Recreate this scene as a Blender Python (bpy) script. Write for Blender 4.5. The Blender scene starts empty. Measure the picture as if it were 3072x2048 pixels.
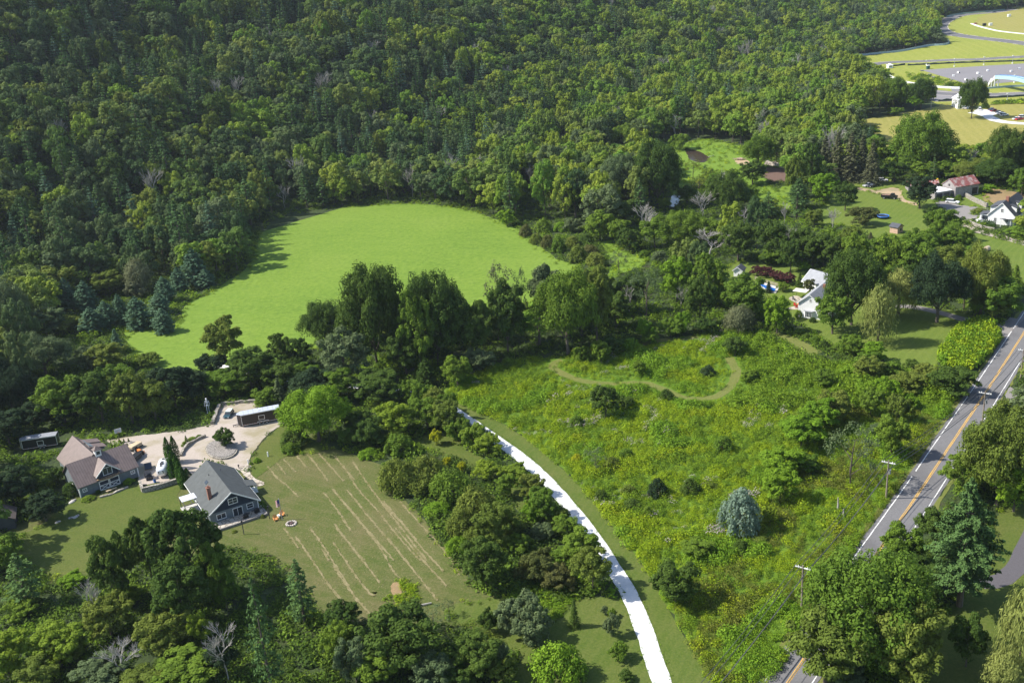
import bpy, math, random
import numpy as np
from mathutils import Vector, Matrix
from mathutils.geometry import tessellate_polygon
R = math.radians
rng = np.random.default_rng(7)
random.seed(7)
sc = bpy.context.scene
COL = sc.collection

# ------------------------------------------------------------------ camera
FPX, TILT, ROLL, CAMH = 3072.0, R(21), R(4.3), 106.0
cF = Vector((0, math.cos(TILT), -math.sin(TILT)))
r0 = Vector((1, 0, 0)); u0 = Vector((0, math.sin(TILT), math.cos(TILT)))
cR = r0 * math.cos(ROLL) - u0 * math.sin(ROLL)
cU = r0 * math.sin(ROLL) + u0 * math.cos(ROLL)
EYE = Vector((0, 0, CAMH))
cd = bpy.data.cameras.new('camera'); cam = bpy.data.objects.new('camera', cd); COL.objects.link(cam)
cd.sensor_width = 36; cd.lens = 36; cd.clip_start = 1; cd.clip_end = 20000
m3 = Matrix((cR, cU, -cF)).transposed()
cam.matrix_world = Matrix.Translation(EYE) @ m3.to_4x4()
sc.camera = cam

# ------------------------------------------------------------------ survey: the photograph was measured in
# enlarged tiles (origin x, origin y, photo pixels per tile pixel); gp() finds the ground point a tile point lies on
TILES = dict(A=(0,700,.43537),B=(900,700,.43537),C=(1000,1366,.43537),E=(1500,350,.43537),F=(1700,1000,.43537),
    G=(2350,500,.30697),H=(2200,700,.37122),J=(2400,0,.28571),K=(2650,150,.17942),L=(0,1200,.34057),M=(500,1150,.34057),
    N=(2300,1150,.57270),Q=(0,1600,.29762),D=(0,0,1.30612),P=(2400,448,.28571))
B0 = (-190., 330.); BD = (.6600, .7513)
def hill_t(x, y):
    return -(x - B0[0]) * BD[1] + (y - B0[1]) * BD[0] - .16 * max(0., y - 880)
def hz(x, y):
    t = hill_t(x, y)
    if t <= 0: return 0.
    t = t if t < 380 else 380 + 60 * math.tanh((t - 380) / 60)
    w = 1 + .10 * math.sin(x * .021 + y * .013) + .07 * math.sin(x * .05 - y * .031)
    return .50 * (math.sqrt(t * t + 1600) - 40) * w
def uv(t, x, y):
    a, b, s = TILES[t]; return a + x * s, b + y * s
def ray(t, x, y):
    X, Y = uv(t, x, y)
    return cF * FPX + cR * (X - 1536) - cU * (Y - 1024)
def gp(t, x, y, z=None):
    d = ray(t, x, y)
    if z is not None:
        return EYE + d * ((z - CAMH) / d.z)
    if d.z < 0:
        p = EYE + d * (-CAMH / d.z)
        if hill_t(p.x, p.y) <= 0: return Vector((p.x, p.y, 0))
    n = d.normalized(); s = 150.
    while s < 3000:
        p = EYE + n * s
        if p.z <= hz(p.x, p.y): break
        s += 2.
    return Vector((p.x, p.y, hz(p.x, p.y)))
def proj(p):
    d = Vector(p) - EYE; z = d.dot(cF)
    if z < 1: return None
    return 1536 + FPX * d.dot(cR) / z, 1024 - FPX * d.dot(cU) / z, z

# ------------------------------------------------------------------ light
SUN_EL, SUN_AZ = R(46), R(176)            # direction towards the sun, measured from +X
SV = Vector((math.cos(SUN_EL) * math.cos(SUN_AZ), math.cos(SUN_EL) * math.sin(SUN_AZ), math.sin(SUN_EL)))
w = bpy.data.worlds.new('World'); sc.world = w; w.use_nodes = True
nt = w.node_tree; sky = nt.nodes.new('ShaderNodeTexSky'); sky.sky_type = 'NISHITA'; sky.sun_disc = False
sky.sun_elevation = SUN_EL; sky.sun_rotation = math.pi / 2 - SUN_AZ
bg = nt.nodes['Background']; bg.inputs[1].default_value = .14
nt.links.new(sky.outputs[0], bg.inputs[0])
sl = bpy.data.lights.new('sun', 'SUN'); sl.energy = 5.0; sl.angle = R(.55); sl.color = (1, .95, .86)
so = bpy.data.objects.new('sun', sl); COL.objects.link(so); so.rotation_euler = (-SV).to_track_quat('-Z', 'Y').to_euler()
sc.view_settings.view_transform = 'Standard'; sc.view_settings.look = 'None'; sc.view_settings.gamma = 1
sc.view_settings.exposure = .58
sc.cycles.max_bounces = 5; sc.cycles.diffuse_bounces = 3; sc.cycles.transmission_bounces = 3; sc.cycles.transparent_max_bounces = 4

# ------------------------------------------------------------------ objects
def tag(o, label=None, cat=None, group=None, kind=None):
    if label: o['label'] = label
    if cat: o['category'] = cat
    if group: o['group'] = group
    if kind: o['kind'] = kind
    return o
def thing(name, loc, rz=0., label=None, cat=None, group=None):
    o = bpy.data.objects.new(name, None); COL.objects.link(o); o.empty_display_size = .5
    o.location = loc; o.rotation_euler = (0, 0, rz)
    return tag(o, label, cat, group)
def copy_tree(o, parent=None):
    c = o.copy(); COL.objects.link(c)
    if parent: c.parent = parent
    for ch in o.children: copy_tree(ch, c)
    return c
class MB:
    """collects simple solids into one mesh"""
    def __init__(s): s.v = []; s.f = []; s.m = []
    def add(s, vs, fs, mi=0):
        n = len(s.v); s.v += [tuple(p) for p in vs]; s.f += [tuple(n + i for i in f) for f in fs]; s.m += [mi] * len(fs); return s
    def box(s, c, d, rz=0., mi=0, ry=0., rx=0.):
        M = Matrix.Rotation(rz, 3, 'Z') @ Matrix.Rotation(ry, 3, 'Y') @ Matrix.Rotation(rx, 3, 'X'); c = Vector(c)
        vs = [c + M @ Vector((d[0] / 2 * a, d[1] / 2 * b, d[2] / 2 * e)) for e in (-1, 1) for a, b in ((-1, -1), (1, -1), (1, 1), (-1, 1))]
        return s.add(vs, [(3, 2, 1, 0), (4, 5, 6, 7), (0, 1, 5, 4), (1, 2, 6, 5), (2, 3, 7, 6), (3, 0, 4, 7)], mi)
    def bar(s, a, b, w, h, mi=0):
        a = Vector(a); b = Vector(b); d = b - a; z = Vector((0, 0, 1)); x = d.normalized()
        y = z.cross(x); y = y.normalized() if y.length > 1e-4 else Vector((0, 1, 0)); zz = x.cross(y)
        vs = [p + y * (w / 2 * i) + zz * (h / 2 * j) for p in (a, b) for i, j in ((-1, -1), (1, -1), (1, 1), (-1, 1))]
        return s.add(vs, [(0, 1, 2, 3), (7, 6, 5, 4), (0, 4, 5, 1), (1, 5, 6, 2), (2, 6, 7, 3), (3, 7, 4, 0)], mi)
    def tube(s, pts, rs, n=8, mi=0, cap=True):
        pts = [Vector(p) for p in pts]
        if not hasattr(rs, '__len__'): rs = [rs] * len(pts)
        rings = []
        for i, p in enumerate(pts):
            d = (pts[min(i + 1, len(pts) - 1)] - pts[max(i - 1, 0)]).normalized()
            x = d.cross(Vector((0, 0, 1)));  x = x.normalized() if x.length > 1e-3 else Vector((1, 0, 0)); y = x.cross(d)
            rings.append([p + (x * math.cos(2 * math.pi * k / n) + y * math.sin(2 * math.pi * k / n)) * rs[i] for k in range(n)])
        vs = [q for r in rings for q in r]; fs = []
        for i in range(len(pts) - 1):
            for k in range(n): fs.append((i * n + k, i * n + (k + 1) % n, (i + 1) * n + (k + 1) % n, (i + 1) * n + k))
        if cap: fs.append(tuple(range(n - 1, -1, -1))); fs.append(tuple((len(pts) - 1) * n + k for k in range(n)))
        return s.add(vs, fs, mi)
    def prism(s, poly, z0, z1, mi=0):
        n = len(poly); vs = [(p[0], p[1], z0) for p in poly] + [(p[0], p[1], z1) for p in poly]
        fs = [(i, (i + 1) % n, n + (i + 1) % n, n + i) for i in range(n)]
        tri = tessellate_polygon([[Vector((p[0], p[1], 0)) for p in poly]])
        fs += [tuple(t[::-1]) for t in tri] + [tuple(n + i for i in t) for t in tri]
        return s.add(vs, fs, mi)
    def extrude(s, prof, y0, y1, mi=0, inset=None):
        """profile in x,z extruded along y; inset(z) narrows it"""
        n = len(prof); f = inset or (lambda z: 0.)
        vs = [(p[0], y0 + f(p[1]), p[1]) for p in prof] + [(p[0], y1 - f(p[1]), p[1]) for p in prof]
        fs = [(i, n + i, n + (i + 1) % n, (i + 1) % n) for i in range(n)]
        tri = tessellate_polygon([[Vector((p[0], p[1], 0)) for p in prof]])
        fs += [tuple(t) for t in tri] + [tuple(n + i for i in t[::-1]) for t in tri]
        return s.add(vs, fs, mi)
    def ball(s, c, r, n=10, k=6, mi=0):
        if not hasattr(r, '__len__'): r = (r, r, r)
        pts = [(c[0], c[1], c[2] - r[2])]
        for i in range(1, k):
            a = -math.pi / 2 + math.pi * i / k
            for j in range(n):
                b = 2 * math.pi * j / n; pts.append((c[0] + r[0] * math.cos(a) * math.cos(b), c[1] + r[1] * math.cos(a) * math.sin(b), c[2] + r[2] * math.sin(a)))
        pts.append((c[0], c[1], c[2] + r[2])); L = len(pts) - 1; fs = []
        for j in range(n):
            fs.append((0, 1 + (j + 1) % n, 1 + j)); fs.append((L, L - n + j, L - n + (j + 1) % n))
            for i in range(k - 2):
                q = 1 + i * n; fs.append((q + j, q + (j + 1) % n, q + n + (j + 1) % n, q + n + j))
        return s.add(pts, fs, mi)
    def mesh(s, name, mats):
        me = bpy.data.meshes.new(name); me.from_pydata(s.v, [], s.f)
        for m in (mats if isinstance(mats, (list, tuple)) else [mats]): me.materials.append(m)
        if any(s.m): me.polygons.foreach_set('material_index', s.m)
        me.update(); return me
    def build(s, name, mats, parent=None, smooth=False, bevel=0., loc=None, rz=None):
        me = s.mesh(name, mats); o = bpy.data.objects.new(name, me); COL.objects.link(o)
        if smooth: me.polygons.foreach_set('use_smooth', [True] * len(me.polygons))
        if parent: o.parent = parent
        if loc is not None: o.location = loc
        if rz is not None: o.rotation_euler = (0, 0, rz)
        if bevel:
            b = o.modifiers.new('bevel', 'BEVEL'); b.width = bevel; b.segments = 2; b.limit_method = 'ANGLE'
        return o

# ------------------------------------------------------------------ materials
class NG:
    def __init__(s, name):
        s.m = bpy.data.materials.new(name); s.m.use_nodes = True; s.t = s.m.node_tree; s.b = s.t.nodes['Principled BSDF']; s.out = s.t.nodes['Material Output']
    def n(s, typ, **k):
        x = s.t.nodes.new('ShaderNode' + typ)
        for a, v in k.items(): setattr(x, a, v)
        return x
    def l(s, a, b): s.t.links.new(a, b)
    def geo(s): return s.n('NewGeometry').outputs['Position']
    def obj(s): return s.n('TexCoord').outputs['Object']
    def noise(s, scale, vec=None, detail=4, rough=.55, stretch=None):
        x = s.n('TexNoise'); x.inputs['Scale'].default_value = scale; x.inputs['Detail'].default_value = detail; x.inputs['Roughness'].default_value = rough
        v = vec if vec is not None else s.geo()
        if stretch is not None:
            mp = s.n('Mapping'); mp.inputs['Scale'].default_value = stretch[:3]
            if len(stretch) > 3: mp.inputs['Rotation'].default_value = (0, 0, stretch[3])
            s.l(v, mp.inputs[0]); v = mp.outputs[0]
        s.l(v, x.inputs['Vector']); return x.outputs[0]
    def ramp(s, f, stops):
        x = s.n('ValToRGB'); r = x.color_ramp
        while len(r.elements) < len(stops): r.elements.new(.5)
        for e, (p, c) in zip(r.elements, stops): e.position = p; e.color = (*c, 1) if len(c) == 3 else c
        s.l(f, x.inputs[0]); return x.outputs[0]
    def mix(s, f, a, b, mode='MIX'):
        x = s.n('MixRGB', blend_type=mode)
        for i, q in enumerate((f, a, b)):
            if hasattr(q, 'default_value'): s.l(q, x.inputs[i])
            else: x.inputs[i].default_value = q if i == 0 else (*q, 1)
        return x.outputs[0]
    def bump(s, h, strength=.3, dist=.1):
        x = s.n('Bump'); x.inputs['Strength'].default_value = strength; x.inputs['Distance'].default_value = dist
        s.l(h, x.inputs['Height']); s.l(x.outputs[0], s.b.inputs['Normal'])
    def fin(s, col, rough=.8, metal=0., spec=.3):
        if hasattr(col, 'default_value'): s.l(col, s.b.inputs['Base Color'])
        else: s.b.inputs['Base Color'].default_value = (*col, 1)
        s.b.inputs['Roughness'].default_value = rough; s.b.inputs['Metallic'].default_value = metal; s.b.inputs['Specular IOR Level'].default_value = spec
        return s.m
def gray(c, k): return tuple(x * k for x in c)
def plain(name, c, rough=.7, metal=0., var=.18, scale=1.3, spec=.3):
    g = NG(name); f = g.noise(scale, g.obj(), 5)
    return g.fin(g.ramp(f, [(.3, gray(c, 1 - var)), (.7, gray(c, 1 + var))]), rough, metal, spec)
def ribbed(name, c, step, axis=0, rough=.6, metal=0., dark=.72, var=.15, spec=.3, rust=None):
    """boards or seams running across an axis of the object's own coordinates"""
    g = NG(name); sp = g.n('SeparateXYZ'); g.l(g.obj(), sp.inputs[0])
    d = g.n('Math', operation='DIVIDE'); g.l(sp.outputs[axis], d.inputs[0]); d.inputs[1].default_value = step
    fr = g.n('Math', operation='FRACT'); g.l(d.outputs[0], fr.inputs[0])
    lt = g.n('Math', operation='LESS_THAN'); g.l(fr.outputs[0], lt.inputs[0]); lt.inputs[1].default_value = .13
    f = g.noise(.9, g.obj(), 6); col = g.ramp(f, [(.3, gray(c, 1 - var)), (.7, gray(c, 1 + var))])
    if rust:
        f2 = g.noise(.55, g.obj(), 8, .7); col = g.mix(g.ramp(f2, [(.47, (0, 0, 0)), (.6, (1, 1, 1))]), col, rust)
    col = g.mix(lt.outputs[0], col, gray(c, dark)); g.bump(fr.outputs[0], .25, .02)
    return g.fin(col, rough, metal, spec)
def stone(name, c1, c2, scale=1.6, rough=.9):
    g = NG(name); vo = g.n('TexVoronoi'); vo.inputs['Scale'].default_value = scale; g.l(g.geo(), vo.inputs['Vector'])
    ed = g.n('TexVoronoi', feature='DISTANCE_TO_EDGE'); ed.inputs['Scale'].default_value = scale; g.l(g.geo(), ed.inputs['Vector'])
    sp = g.n('SeparateColor'); g.l(vo.outputs['Color'], sp.inputs[0])
    col = g.mix(sp.outputs[0], c1, c2); col = g.mix(g.ramp(ed.outputs[0], [(.02, (1, 1, 1)), (.09, (0, 0, 0))]), col, gray(c1, .35))
    g.bump(ed.outputs[0], .6, .1); return g.fin(col, rough)

# ------------------------------------------------------------------ foliage
def leafmat(name, c1, c2, trans=.32, flower=None):
    """leaf colour differs from tree to tree (Object Info random) and from leaf to leaf (mesh attribute)"""
    g = NG(name); oi = g.n('ObjectInfo'); at = g.n('Attribute', attribute_name='tone')
    col = g.mix(oi.outputs['Random'], c1, c2)
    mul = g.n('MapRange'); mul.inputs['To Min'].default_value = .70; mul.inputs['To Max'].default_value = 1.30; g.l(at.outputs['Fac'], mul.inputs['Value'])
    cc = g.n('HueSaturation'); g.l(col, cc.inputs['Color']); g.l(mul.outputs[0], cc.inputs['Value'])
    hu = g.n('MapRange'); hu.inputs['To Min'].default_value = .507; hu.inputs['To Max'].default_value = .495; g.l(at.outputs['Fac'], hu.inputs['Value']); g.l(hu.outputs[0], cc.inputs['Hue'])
    col = cc.outputs[0]
    if flower:
        at2 = g.n('Attribute', attribute_name='bloom'); col = g.mix(at2.outputs['Fac'], col, flower)
    g.l(col, g.b.inputs['Base Color']); g.b.inputs['Roughness'].default_value = .7; g.b.inputs['Specular IOR Level'].default_value = .06
    tr = g.n('BsdfTranslucent'); g.l(col, tr.inputs[0]); ms = g.n('MixShader'); ms.inputs[0].default_value = trans
    g.l(g.b.outputs[0], ms.inputs[1]); g.l(tr.outputs[0], ms.inputs[2]); g.l(ms.outputs[0], g.out.inputs[0]); return g.m
LM = dict(
    dark=leafmat('leaf_dark', (0.064, 0.114, 0.022), (0.096, 0.150, 0.026)),
    vdark=leafmat('leaf_very_dark', (0.032, 0.060, 0.026), (0.045, 0.076, 0.030)),
    mid=leafmat('leaf_mid', (0.110, 0.190, 0.024), (0.160, 0.240, 0.028)),
    olive=leafmat('leaf_olive', (0.130, 0.182, 0.030), (0.175, 0.215, 0.038)),
    grey=leafmat('leaf_grey', (0.110, 0.160, 0.066), (0.145, 0.190, 0.080)),
    bright=leafmat('leaf_bright', (0.140, 0.260, 0.020), (0.185, 0.300, 0.024)),
    yellow=leafmat('leaf_yellow', (0.215, 0.290, 0.026), (0.170, 0.250, 0.028)),
    gold=leafmat('leaf_gold', (0.420, 0.420, 0.020), (0.380, 0.400, 0.020)),
    brown=leafmat('leaf_brown', (0.105, 0.125, 0.034), (0.130, 0.135, 0.042)),
    pale=leafmat('leaf_pale', (.186, .204, .096), (.162, .180, .090)),
    pine=leafmat('needle_pine', (0.066, 0.130, 0.040), (0.095, 0.165, 0.046), .1),
    blue=leafmat('needle_blue', (0.085, 0.155, 0.085), (0.105, 0.180, 0.098), .1),
    spruce=leafmat('needle_spruce', (0.095, 0.110, 0.055), (0.115, 0.122, 0.060), .1),
    willow=leafmat('leaf_willow', (0.250, 0.280, 0.075), (0.210, 0.250, 0.065)),
    cedar=leafmat('leaf_cedar', (0.034, 0.085, 0.012), (0.050, 0.110, 0.015), .1),
    silver=leafmat('leaf_silver', (0.165, 0.245, 0.175), (0.195, 0.275, 0.195)),
    hay=leafmat('leaf_hay', (.125, .225, .024), (.170, .275, .030)),
    red=leafmat('leaf_red', (.078, .029, .031), (.098, .039, .036)),
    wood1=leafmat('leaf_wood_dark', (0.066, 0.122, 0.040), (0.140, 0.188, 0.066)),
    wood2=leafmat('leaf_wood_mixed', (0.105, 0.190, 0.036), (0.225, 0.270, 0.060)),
    wood3=leafmat('leaf_wood_painted_sun', (0.150, 0.275, 0.034), (0.290, 0.350, 0.045)),  # lighter leaf colour standing in for sunlit crowns
    weed=leafmat('leaf_weed', (0.225, 0.335, 0.016), (0.300, 0.385, 0.020)),
    weed2=leafmat('leaf_weed_dark', (0.140, 0.245, 0.020), (0.200, 0.295, 0.024)),
    weed3=leafmat('leaf_weed_brown', (0.145, 0.180, 0.028), (0.180, 0.200, 0.036)),
    weedy=leafmat('leaf_weed_yellow', (0.260, 0.330, 0.018), (0.300, 0.340, 0.018)),
    bloom=leafmat('leaf_bloom', (0.150, 0.260, 0.030), (0.170, 0.270, 0.040), flower=(.52, .44, .42)),
)
BARK = plain('bark', (.115, .095, .075), .95, scale=3); BARK2 = plain('bark_pale', (.34, .32, .29), .95, scale=3)

def leaves_mesh(name, P, N, S, mats, aspect=.62, tone=None, bloom=None, along=None):
    n = len(P); N = N / np.maximum(np.linalg.norm(N, axis=1, keepdims=True), 1e-6)
    a = rng.normal(size=(n, 3)) if along is None else along + rng.normal(size=(n, 3)) * .25
    U = a - N * (a * N).sum(1, keepdims=True); U /= np.maximum(np.linalg.norm(U, axis=1, keepdims=True), 1e-6); V = np.cross(N, U)
    S = np.asarray(S).reshape(-1, 1) * .5; bend = N * S * rng.uniform(-.5, .1, (n, 1))
    q = np.stack([P - U * S + bend, P + V * S * aspect, P + U * S + bend, P - V * S * aspect], 1).reshape(-1, 3)
    me = bpy.data.meshes.new(name); me.vertices.add(4 * n); me.loops.add(4 * n); me.polygons.add(n)
    me.vertices.foreach_set('co', q.astype(np.float32).ravel()); me.loops.foreach_set('vertex_index', np.arange(4 * n, dtype=np.int32))
    me.polygons.foreach_set('loop_start', np.arange(0, 4 * n, 4, dtype=np.int32))
    t = rng.uniform(0, 1, n) if tone is None else tone
    at = me.attributes.new('tone', 'FLOAT', 'POINT'); at.data.foreach_set('value', np.repeat(t, 4).astype(np.float32))
    if bloom is not None:
        at = me.attributes.new('bloom', 'FLOAT', 'POINT'); at.data.foreach_set('value', np.repeat(bloom, 4).astype(np.float32))
    for m in (mats if isinstance(mats, list) else [mats]): me.materials.append(m)
    me.update(calc_edges=True); return me
def sph(n):
    v = rng.normal(size=(n, 3)); return v / np.linalg.norm(v, axis=1, keepdims=True)
def clumps(C, RC, per, size, down=-.5, spread=.22, tv=.2):
    """leaves on the upper skins of clumps; returns positions, normals, sizes, tones"""
    Ps, Ns, Ss, Ts = [], [], [], []
    for c, r in zip(C, RC):
        k = max(4, int(per * rng.uniform(.8, 1.2))); d = sph(k * 2); d = d[d[:, 2] > down][:k]; k = len(d)
        Ps.append(c + d * r * rng.uniform(.62, 1.08, (k, 1)) * np.array([1, 1, .85])); Ns.append(d * .85 + np.array([0, 0, .3]) + rng.normal(size=(k, 3)) * spread)
        Ss.append(size * rng.uniform(.65, 1.35, k)); Ts.append(np.clip(rng.normal(.5, tv, k) + rng.normal(0, tv * .7), 0, 1))
    return np.concatenate(Ps), np.concatenate(Ns), np.concatenate(Ss), np.concatenate(Ts)
def limbs(h, r0, tips, base_z=0., wob=.3):
    m = MB(); top = Vector((rng.normal() * .3, rng.normal() * .3, h))
    m.tube([(0, 0, -.3), (rng.normal() * .15, rng.normal() * .15, h * .4), top], [r0 * 1.25, r0 * .85, r0 * .35], 8)
    for t in tips:
        t = Vector(t); s = Vector((0, 0, max(h * .25, min(h * .85, t.z - t.xy.length * .8)))); mid = s.lerp(t, .5) + Vector((0, 0, .4)) + Vector(rng.normal(size=3)) * wob
        m.tube([s, mid, t], [r0 * .45, r0 * .28, r0 * .08], 5, cap=False)
    return m
def broad(style, nl, npl, per, size, Rr=5., Hh=13., name='crown', spread=.22, tv=.2):
    """lobed crown: nl big limbs' lobes, npl clumps on each"""
    zb = Hh * {'round': .10, 'tall': .05, 'spread': .18, 'low': .02, 'thin': .2}[style]; C, RC, L = [], [], []
    for i in range(nl):
        f = (i + .5) / nl; a = i * 2.39996 + rng.normal() * .35; el = math.asin(1 - (1.55 if style != 'low' else 1.2) * f)
        q = rng.uniform(.58, .74); z = zb + (Hh - zb) * (.50 + (.36 if style != 'spread' else .28) * math.sin(el)) + rng.normal() * .35
        rr = Rr * q * max(.12, math.cos(el)) * (1 if style != 'tall' else .8 + .35 * (1 - f))
        L.append((rr * math.cos(a), rr * math.sin(a), z)); lr = Rr * rng.uniform(.32, .44)
        for j in range(npl):
            d = sph(1)[0]; d[2] = abs(d[2]) * 1.2 - .5; d[:2] += np.array([math.cos(a), math.sin(a)]) * .35; C.append(np.array(L[-1]) + d * lr * rng.uniform(.65, 1.05)); RC.append(Rr * rng.uniform(.14, .23))
    if style != 'thin':
        for i in range(7): C.append(np.array([rng.normal() * Rr * .1, rng.normal() * Rr * .1, zb + (Hh - zb) * (.15 + .1 * i)])); RC.append(Rr * (.52 - .22 * abs(i - 2.5) / 3.5))
    P, N, S, T = clumps(C, RC, per, size, -.5, spread, tv)
    if style == 'thin':
        k = rng.uniform(size=len(P)) < .62; P, N, S, T = P[k], N[k], S[k], T[k]
    return leaves_mesh(name, P, N, S, LM['mid'], tone=T), limbs(Hh * .6, Rr * .055, [Vector(l) * .92 for l in L[::2]]).mesh('trunk', BARK)
def whorl(Rr, Hh, steps, nb, per, size, shape, droop=.1, name='crown', bare=.16, gap=.0):
    P, N, S, T, B = [], [], [], [], MB()
    B.tube([(0, 0, -.3), (0, 0, Hh * .5), (0, 0, Hh * .97)], [Rr * .085, Rr * .055, .03], 7)
    for i in range(steps):
        f = (i + rng.uniform(-.2, .2)) / (steps - 1); f = min(max(f, 0), 1); z = Hh * (bare + (1 - bare) * f); rad = Rr * shape(f)
        for b in range(nb):
            if rng.uniform() < gap: continue
            a = 2 * math.pi * b / nb + i * 1.1 + rng.normal() * .25; ln = rad * rng.uniform(.68, 1.12) + .15; k = max(3, int(per * (.3 + ln / Rr)))
            u = rng.uniform(.18, 1, k) ** .75; w = (rng.uniform(-1, 1, k)) * (.30 * ln * (1.15 - u)) + rng.normal(size=k) * .08
            zz = z - droop * ln * u * u + .10 * ln * u + rng.normal(size=k) * .10
            P.append(np.stack([np.cos(a) * ln * u - np.sin(a) * w, np.sin(a) * ln * u + np.cos(a) * w, zz], 1))
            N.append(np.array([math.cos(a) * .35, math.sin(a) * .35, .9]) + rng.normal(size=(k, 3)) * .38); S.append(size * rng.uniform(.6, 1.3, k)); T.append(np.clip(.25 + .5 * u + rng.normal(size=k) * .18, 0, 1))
            if i % 2 == 0 and b % 2 == 0: B.tube([(0, 0, z), (math.cos(a) * ln * .8, math.sin(a) * ln * .8, z - droop * ln * .5)], [Rr * .02, .015], 4, cap=False)
    P, N, S, T = map(np.concatenate, (P, N, S, T))
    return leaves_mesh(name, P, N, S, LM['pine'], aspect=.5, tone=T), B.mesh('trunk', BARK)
def willow(Rr, Hh, ns, per, size):
    P, N, S, T, A = [], [], [], [], []
    C = [np.array([Rr * .78 * math.cos(i * 2.4) * math.sqrt((i + .5) / ns), Rr * .78 * math.sin(i * 2.4) * math.sqrt((i + .5) / ns), 0]) + rng.normal(size=3) * .35 for i in range(ns)]
    for c in C:
        r = np.linalg.norm(c[:2]) / Rr; top = Hh * (1 - .42 * r ** 1.6) + rng.normal() * .6; ln = top * rng.uniform(.35, .92 if r > .4 else .5)
        o = c[:2] / max(np.linalg.norm(c[:2]), .1); k = int(per * (.4 + ln / Hh)); h = rng.uniform(0, 1, k) ** 1.2; sd = .5 + .35 * h
        P.append(np.stack([c[0] + o[0] * (.6 * h ** .5) + rng.normal(size=k) * sd, c[1] + o[1] * .6 * h ** .5 + rng.normal(size=k) * sd, top - ln * h + rng.normal(size=k) * .2], 1))
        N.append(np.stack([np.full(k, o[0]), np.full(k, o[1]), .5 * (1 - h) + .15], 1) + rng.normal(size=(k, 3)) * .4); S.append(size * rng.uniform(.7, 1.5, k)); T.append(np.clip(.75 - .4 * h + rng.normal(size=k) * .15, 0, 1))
        A.append(np.tile([0, 0, 1.], (k, 1)))
    P, N, S, T, A = map(np.concatenate, (P, N, S, T, A))
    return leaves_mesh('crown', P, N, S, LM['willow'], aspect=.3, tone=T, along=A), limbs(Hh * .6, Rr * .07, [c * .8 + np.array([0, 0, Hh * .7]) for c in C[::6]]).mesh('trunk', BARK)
def column(Rr, Hh, n, size):
    z = rng.uniform(0, 1, n); a = rng.uniform(0, 6.283, n); r = Rr * (.55 + .5 * np.sin(np.clip(z * 2.6 + .5, 0, 3.1))) * (1 - z ** 5 * .8) * (1 + .14 * np.sin(a * 3 + z * 4)) * rng.uniform(.75, 1.03, n)
    P = np.stack([r * np.cos(a), r * np.sin(a), .1 + z * Hh], 1); N = np.stack([np.cos(a), np.sin(a), np.full(n, .35)], 1) + rng.normal(size=(n, 3)) * .45
    return leaves_mesh('crown', P, N, size * rng.uniform(.6, 1.3, n), LM['cedar'], aspect=.45, along=np.tile([0, 0, 1.], (n, 1))), MB().tube([(0, 0, -.2), (0, 0, Hh * .8)], [.12, .03], 6).mesh('trunk', BARK)
def bare(Rr, Hh, n, depth=3):
    m = MB()
    def grow(p, d, ln, r, k):
        q = p + d * ln * .5 + Vector(rng.normal(size=3)) * ln * .05; e = p + d * ln + Vector(rng.normal(size=3)) * ln * .08
        m.tube([p, q, e], [r, r * .8, r * .55], 5 if k > 1 else 3, cap=False)
        if k <= 0: return
        for i in range(n if k > 1 else n + 1):
            a = rng.uniform(0, 6.28); s = rng.uniform(.35, .75); nd = (d + Vector((math.cos(a) * s, math.sin(a) * s, rng.uniform(-.1, .35)))).normalized()
            grow(p.lerp(e, rng.uniform(.45, 1.)), nd, ln * rng.uniform(.5, .78), max(r * .6, .022), k - 1)
    grow(Vector((0, 0, -.2)), Vector((0, 0, 1)), Hh * .42, Rr * .03 + .06, depth)
    me = m.mesh('trunk', BARK2); co = np.zeros(len(me.vertices) * 3); me.vertices.foreach_get('co', co); co = co.reshape(-1, 3)
    co[:, 2] *= Hh / co[:, 2].max(); rm = np.quantile(np.abs(co[:, :2]).max(1), .97); k = Rr / max(rm, .1); 
    f = np.clip(co[:, 2:3] / (Hh * .3), 0, 1); co[:, :2] *= (1 + (k - 1) * f); me.vertices.foreach_set('co', co.ravel()); me.update()
    return None, me
def mound(nl, per, size, Rr=2.5, Hh=3., dome=1.):
    C, RC = [], []
    for i in range(nl):
        f = (i + .5) / nl; a = i * 2.4 + rng.normal() * .3; r = Rr * .8 * math.sqrt(f); z = Hh * (.8 - .62 * dome * f) * rng.uniform(.85, 1.12)
        C.append(np.array([r * math.cos(a), r * math.sin(a), z])); RC.append(Rr * rng.uniform(.22, .36))
        if f > .55: C.append(np.array([r * math.cos(a) * 1.02, r * math.sin(a) * 1.02, z * .45])); RC.append(Rr * rng.uniform(.2, .3))
    P, N, S, T = clumps(C, RC, per, size, -.2); k = P[:, 2] > .02
    return leaves_mesh('crown', P[k], N[k], S[k], LM['mid'], tone=T[k]), limbs(Hh * .5, Rr * .03, [c * .8 for c in C[::5]]).mesh('trunk', BARK)

pineshape = lambda f: (1 - f ** 1.7) * (.62 + .38 * math.sin(min(1, f * 2.2) * 1.57)) * (1 + .16 * math.sin(f * 21))
coneshape = lambda f: (1 - f) ** .85 * (1 + .10 * math.sin(f * 30))
fatcone = lambda f: (1 - f ** 2.3) ** .85 * (.75 + .25 * min(1, f * 4)) * (1 + .08 * math.sin(f * 26))
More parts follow.
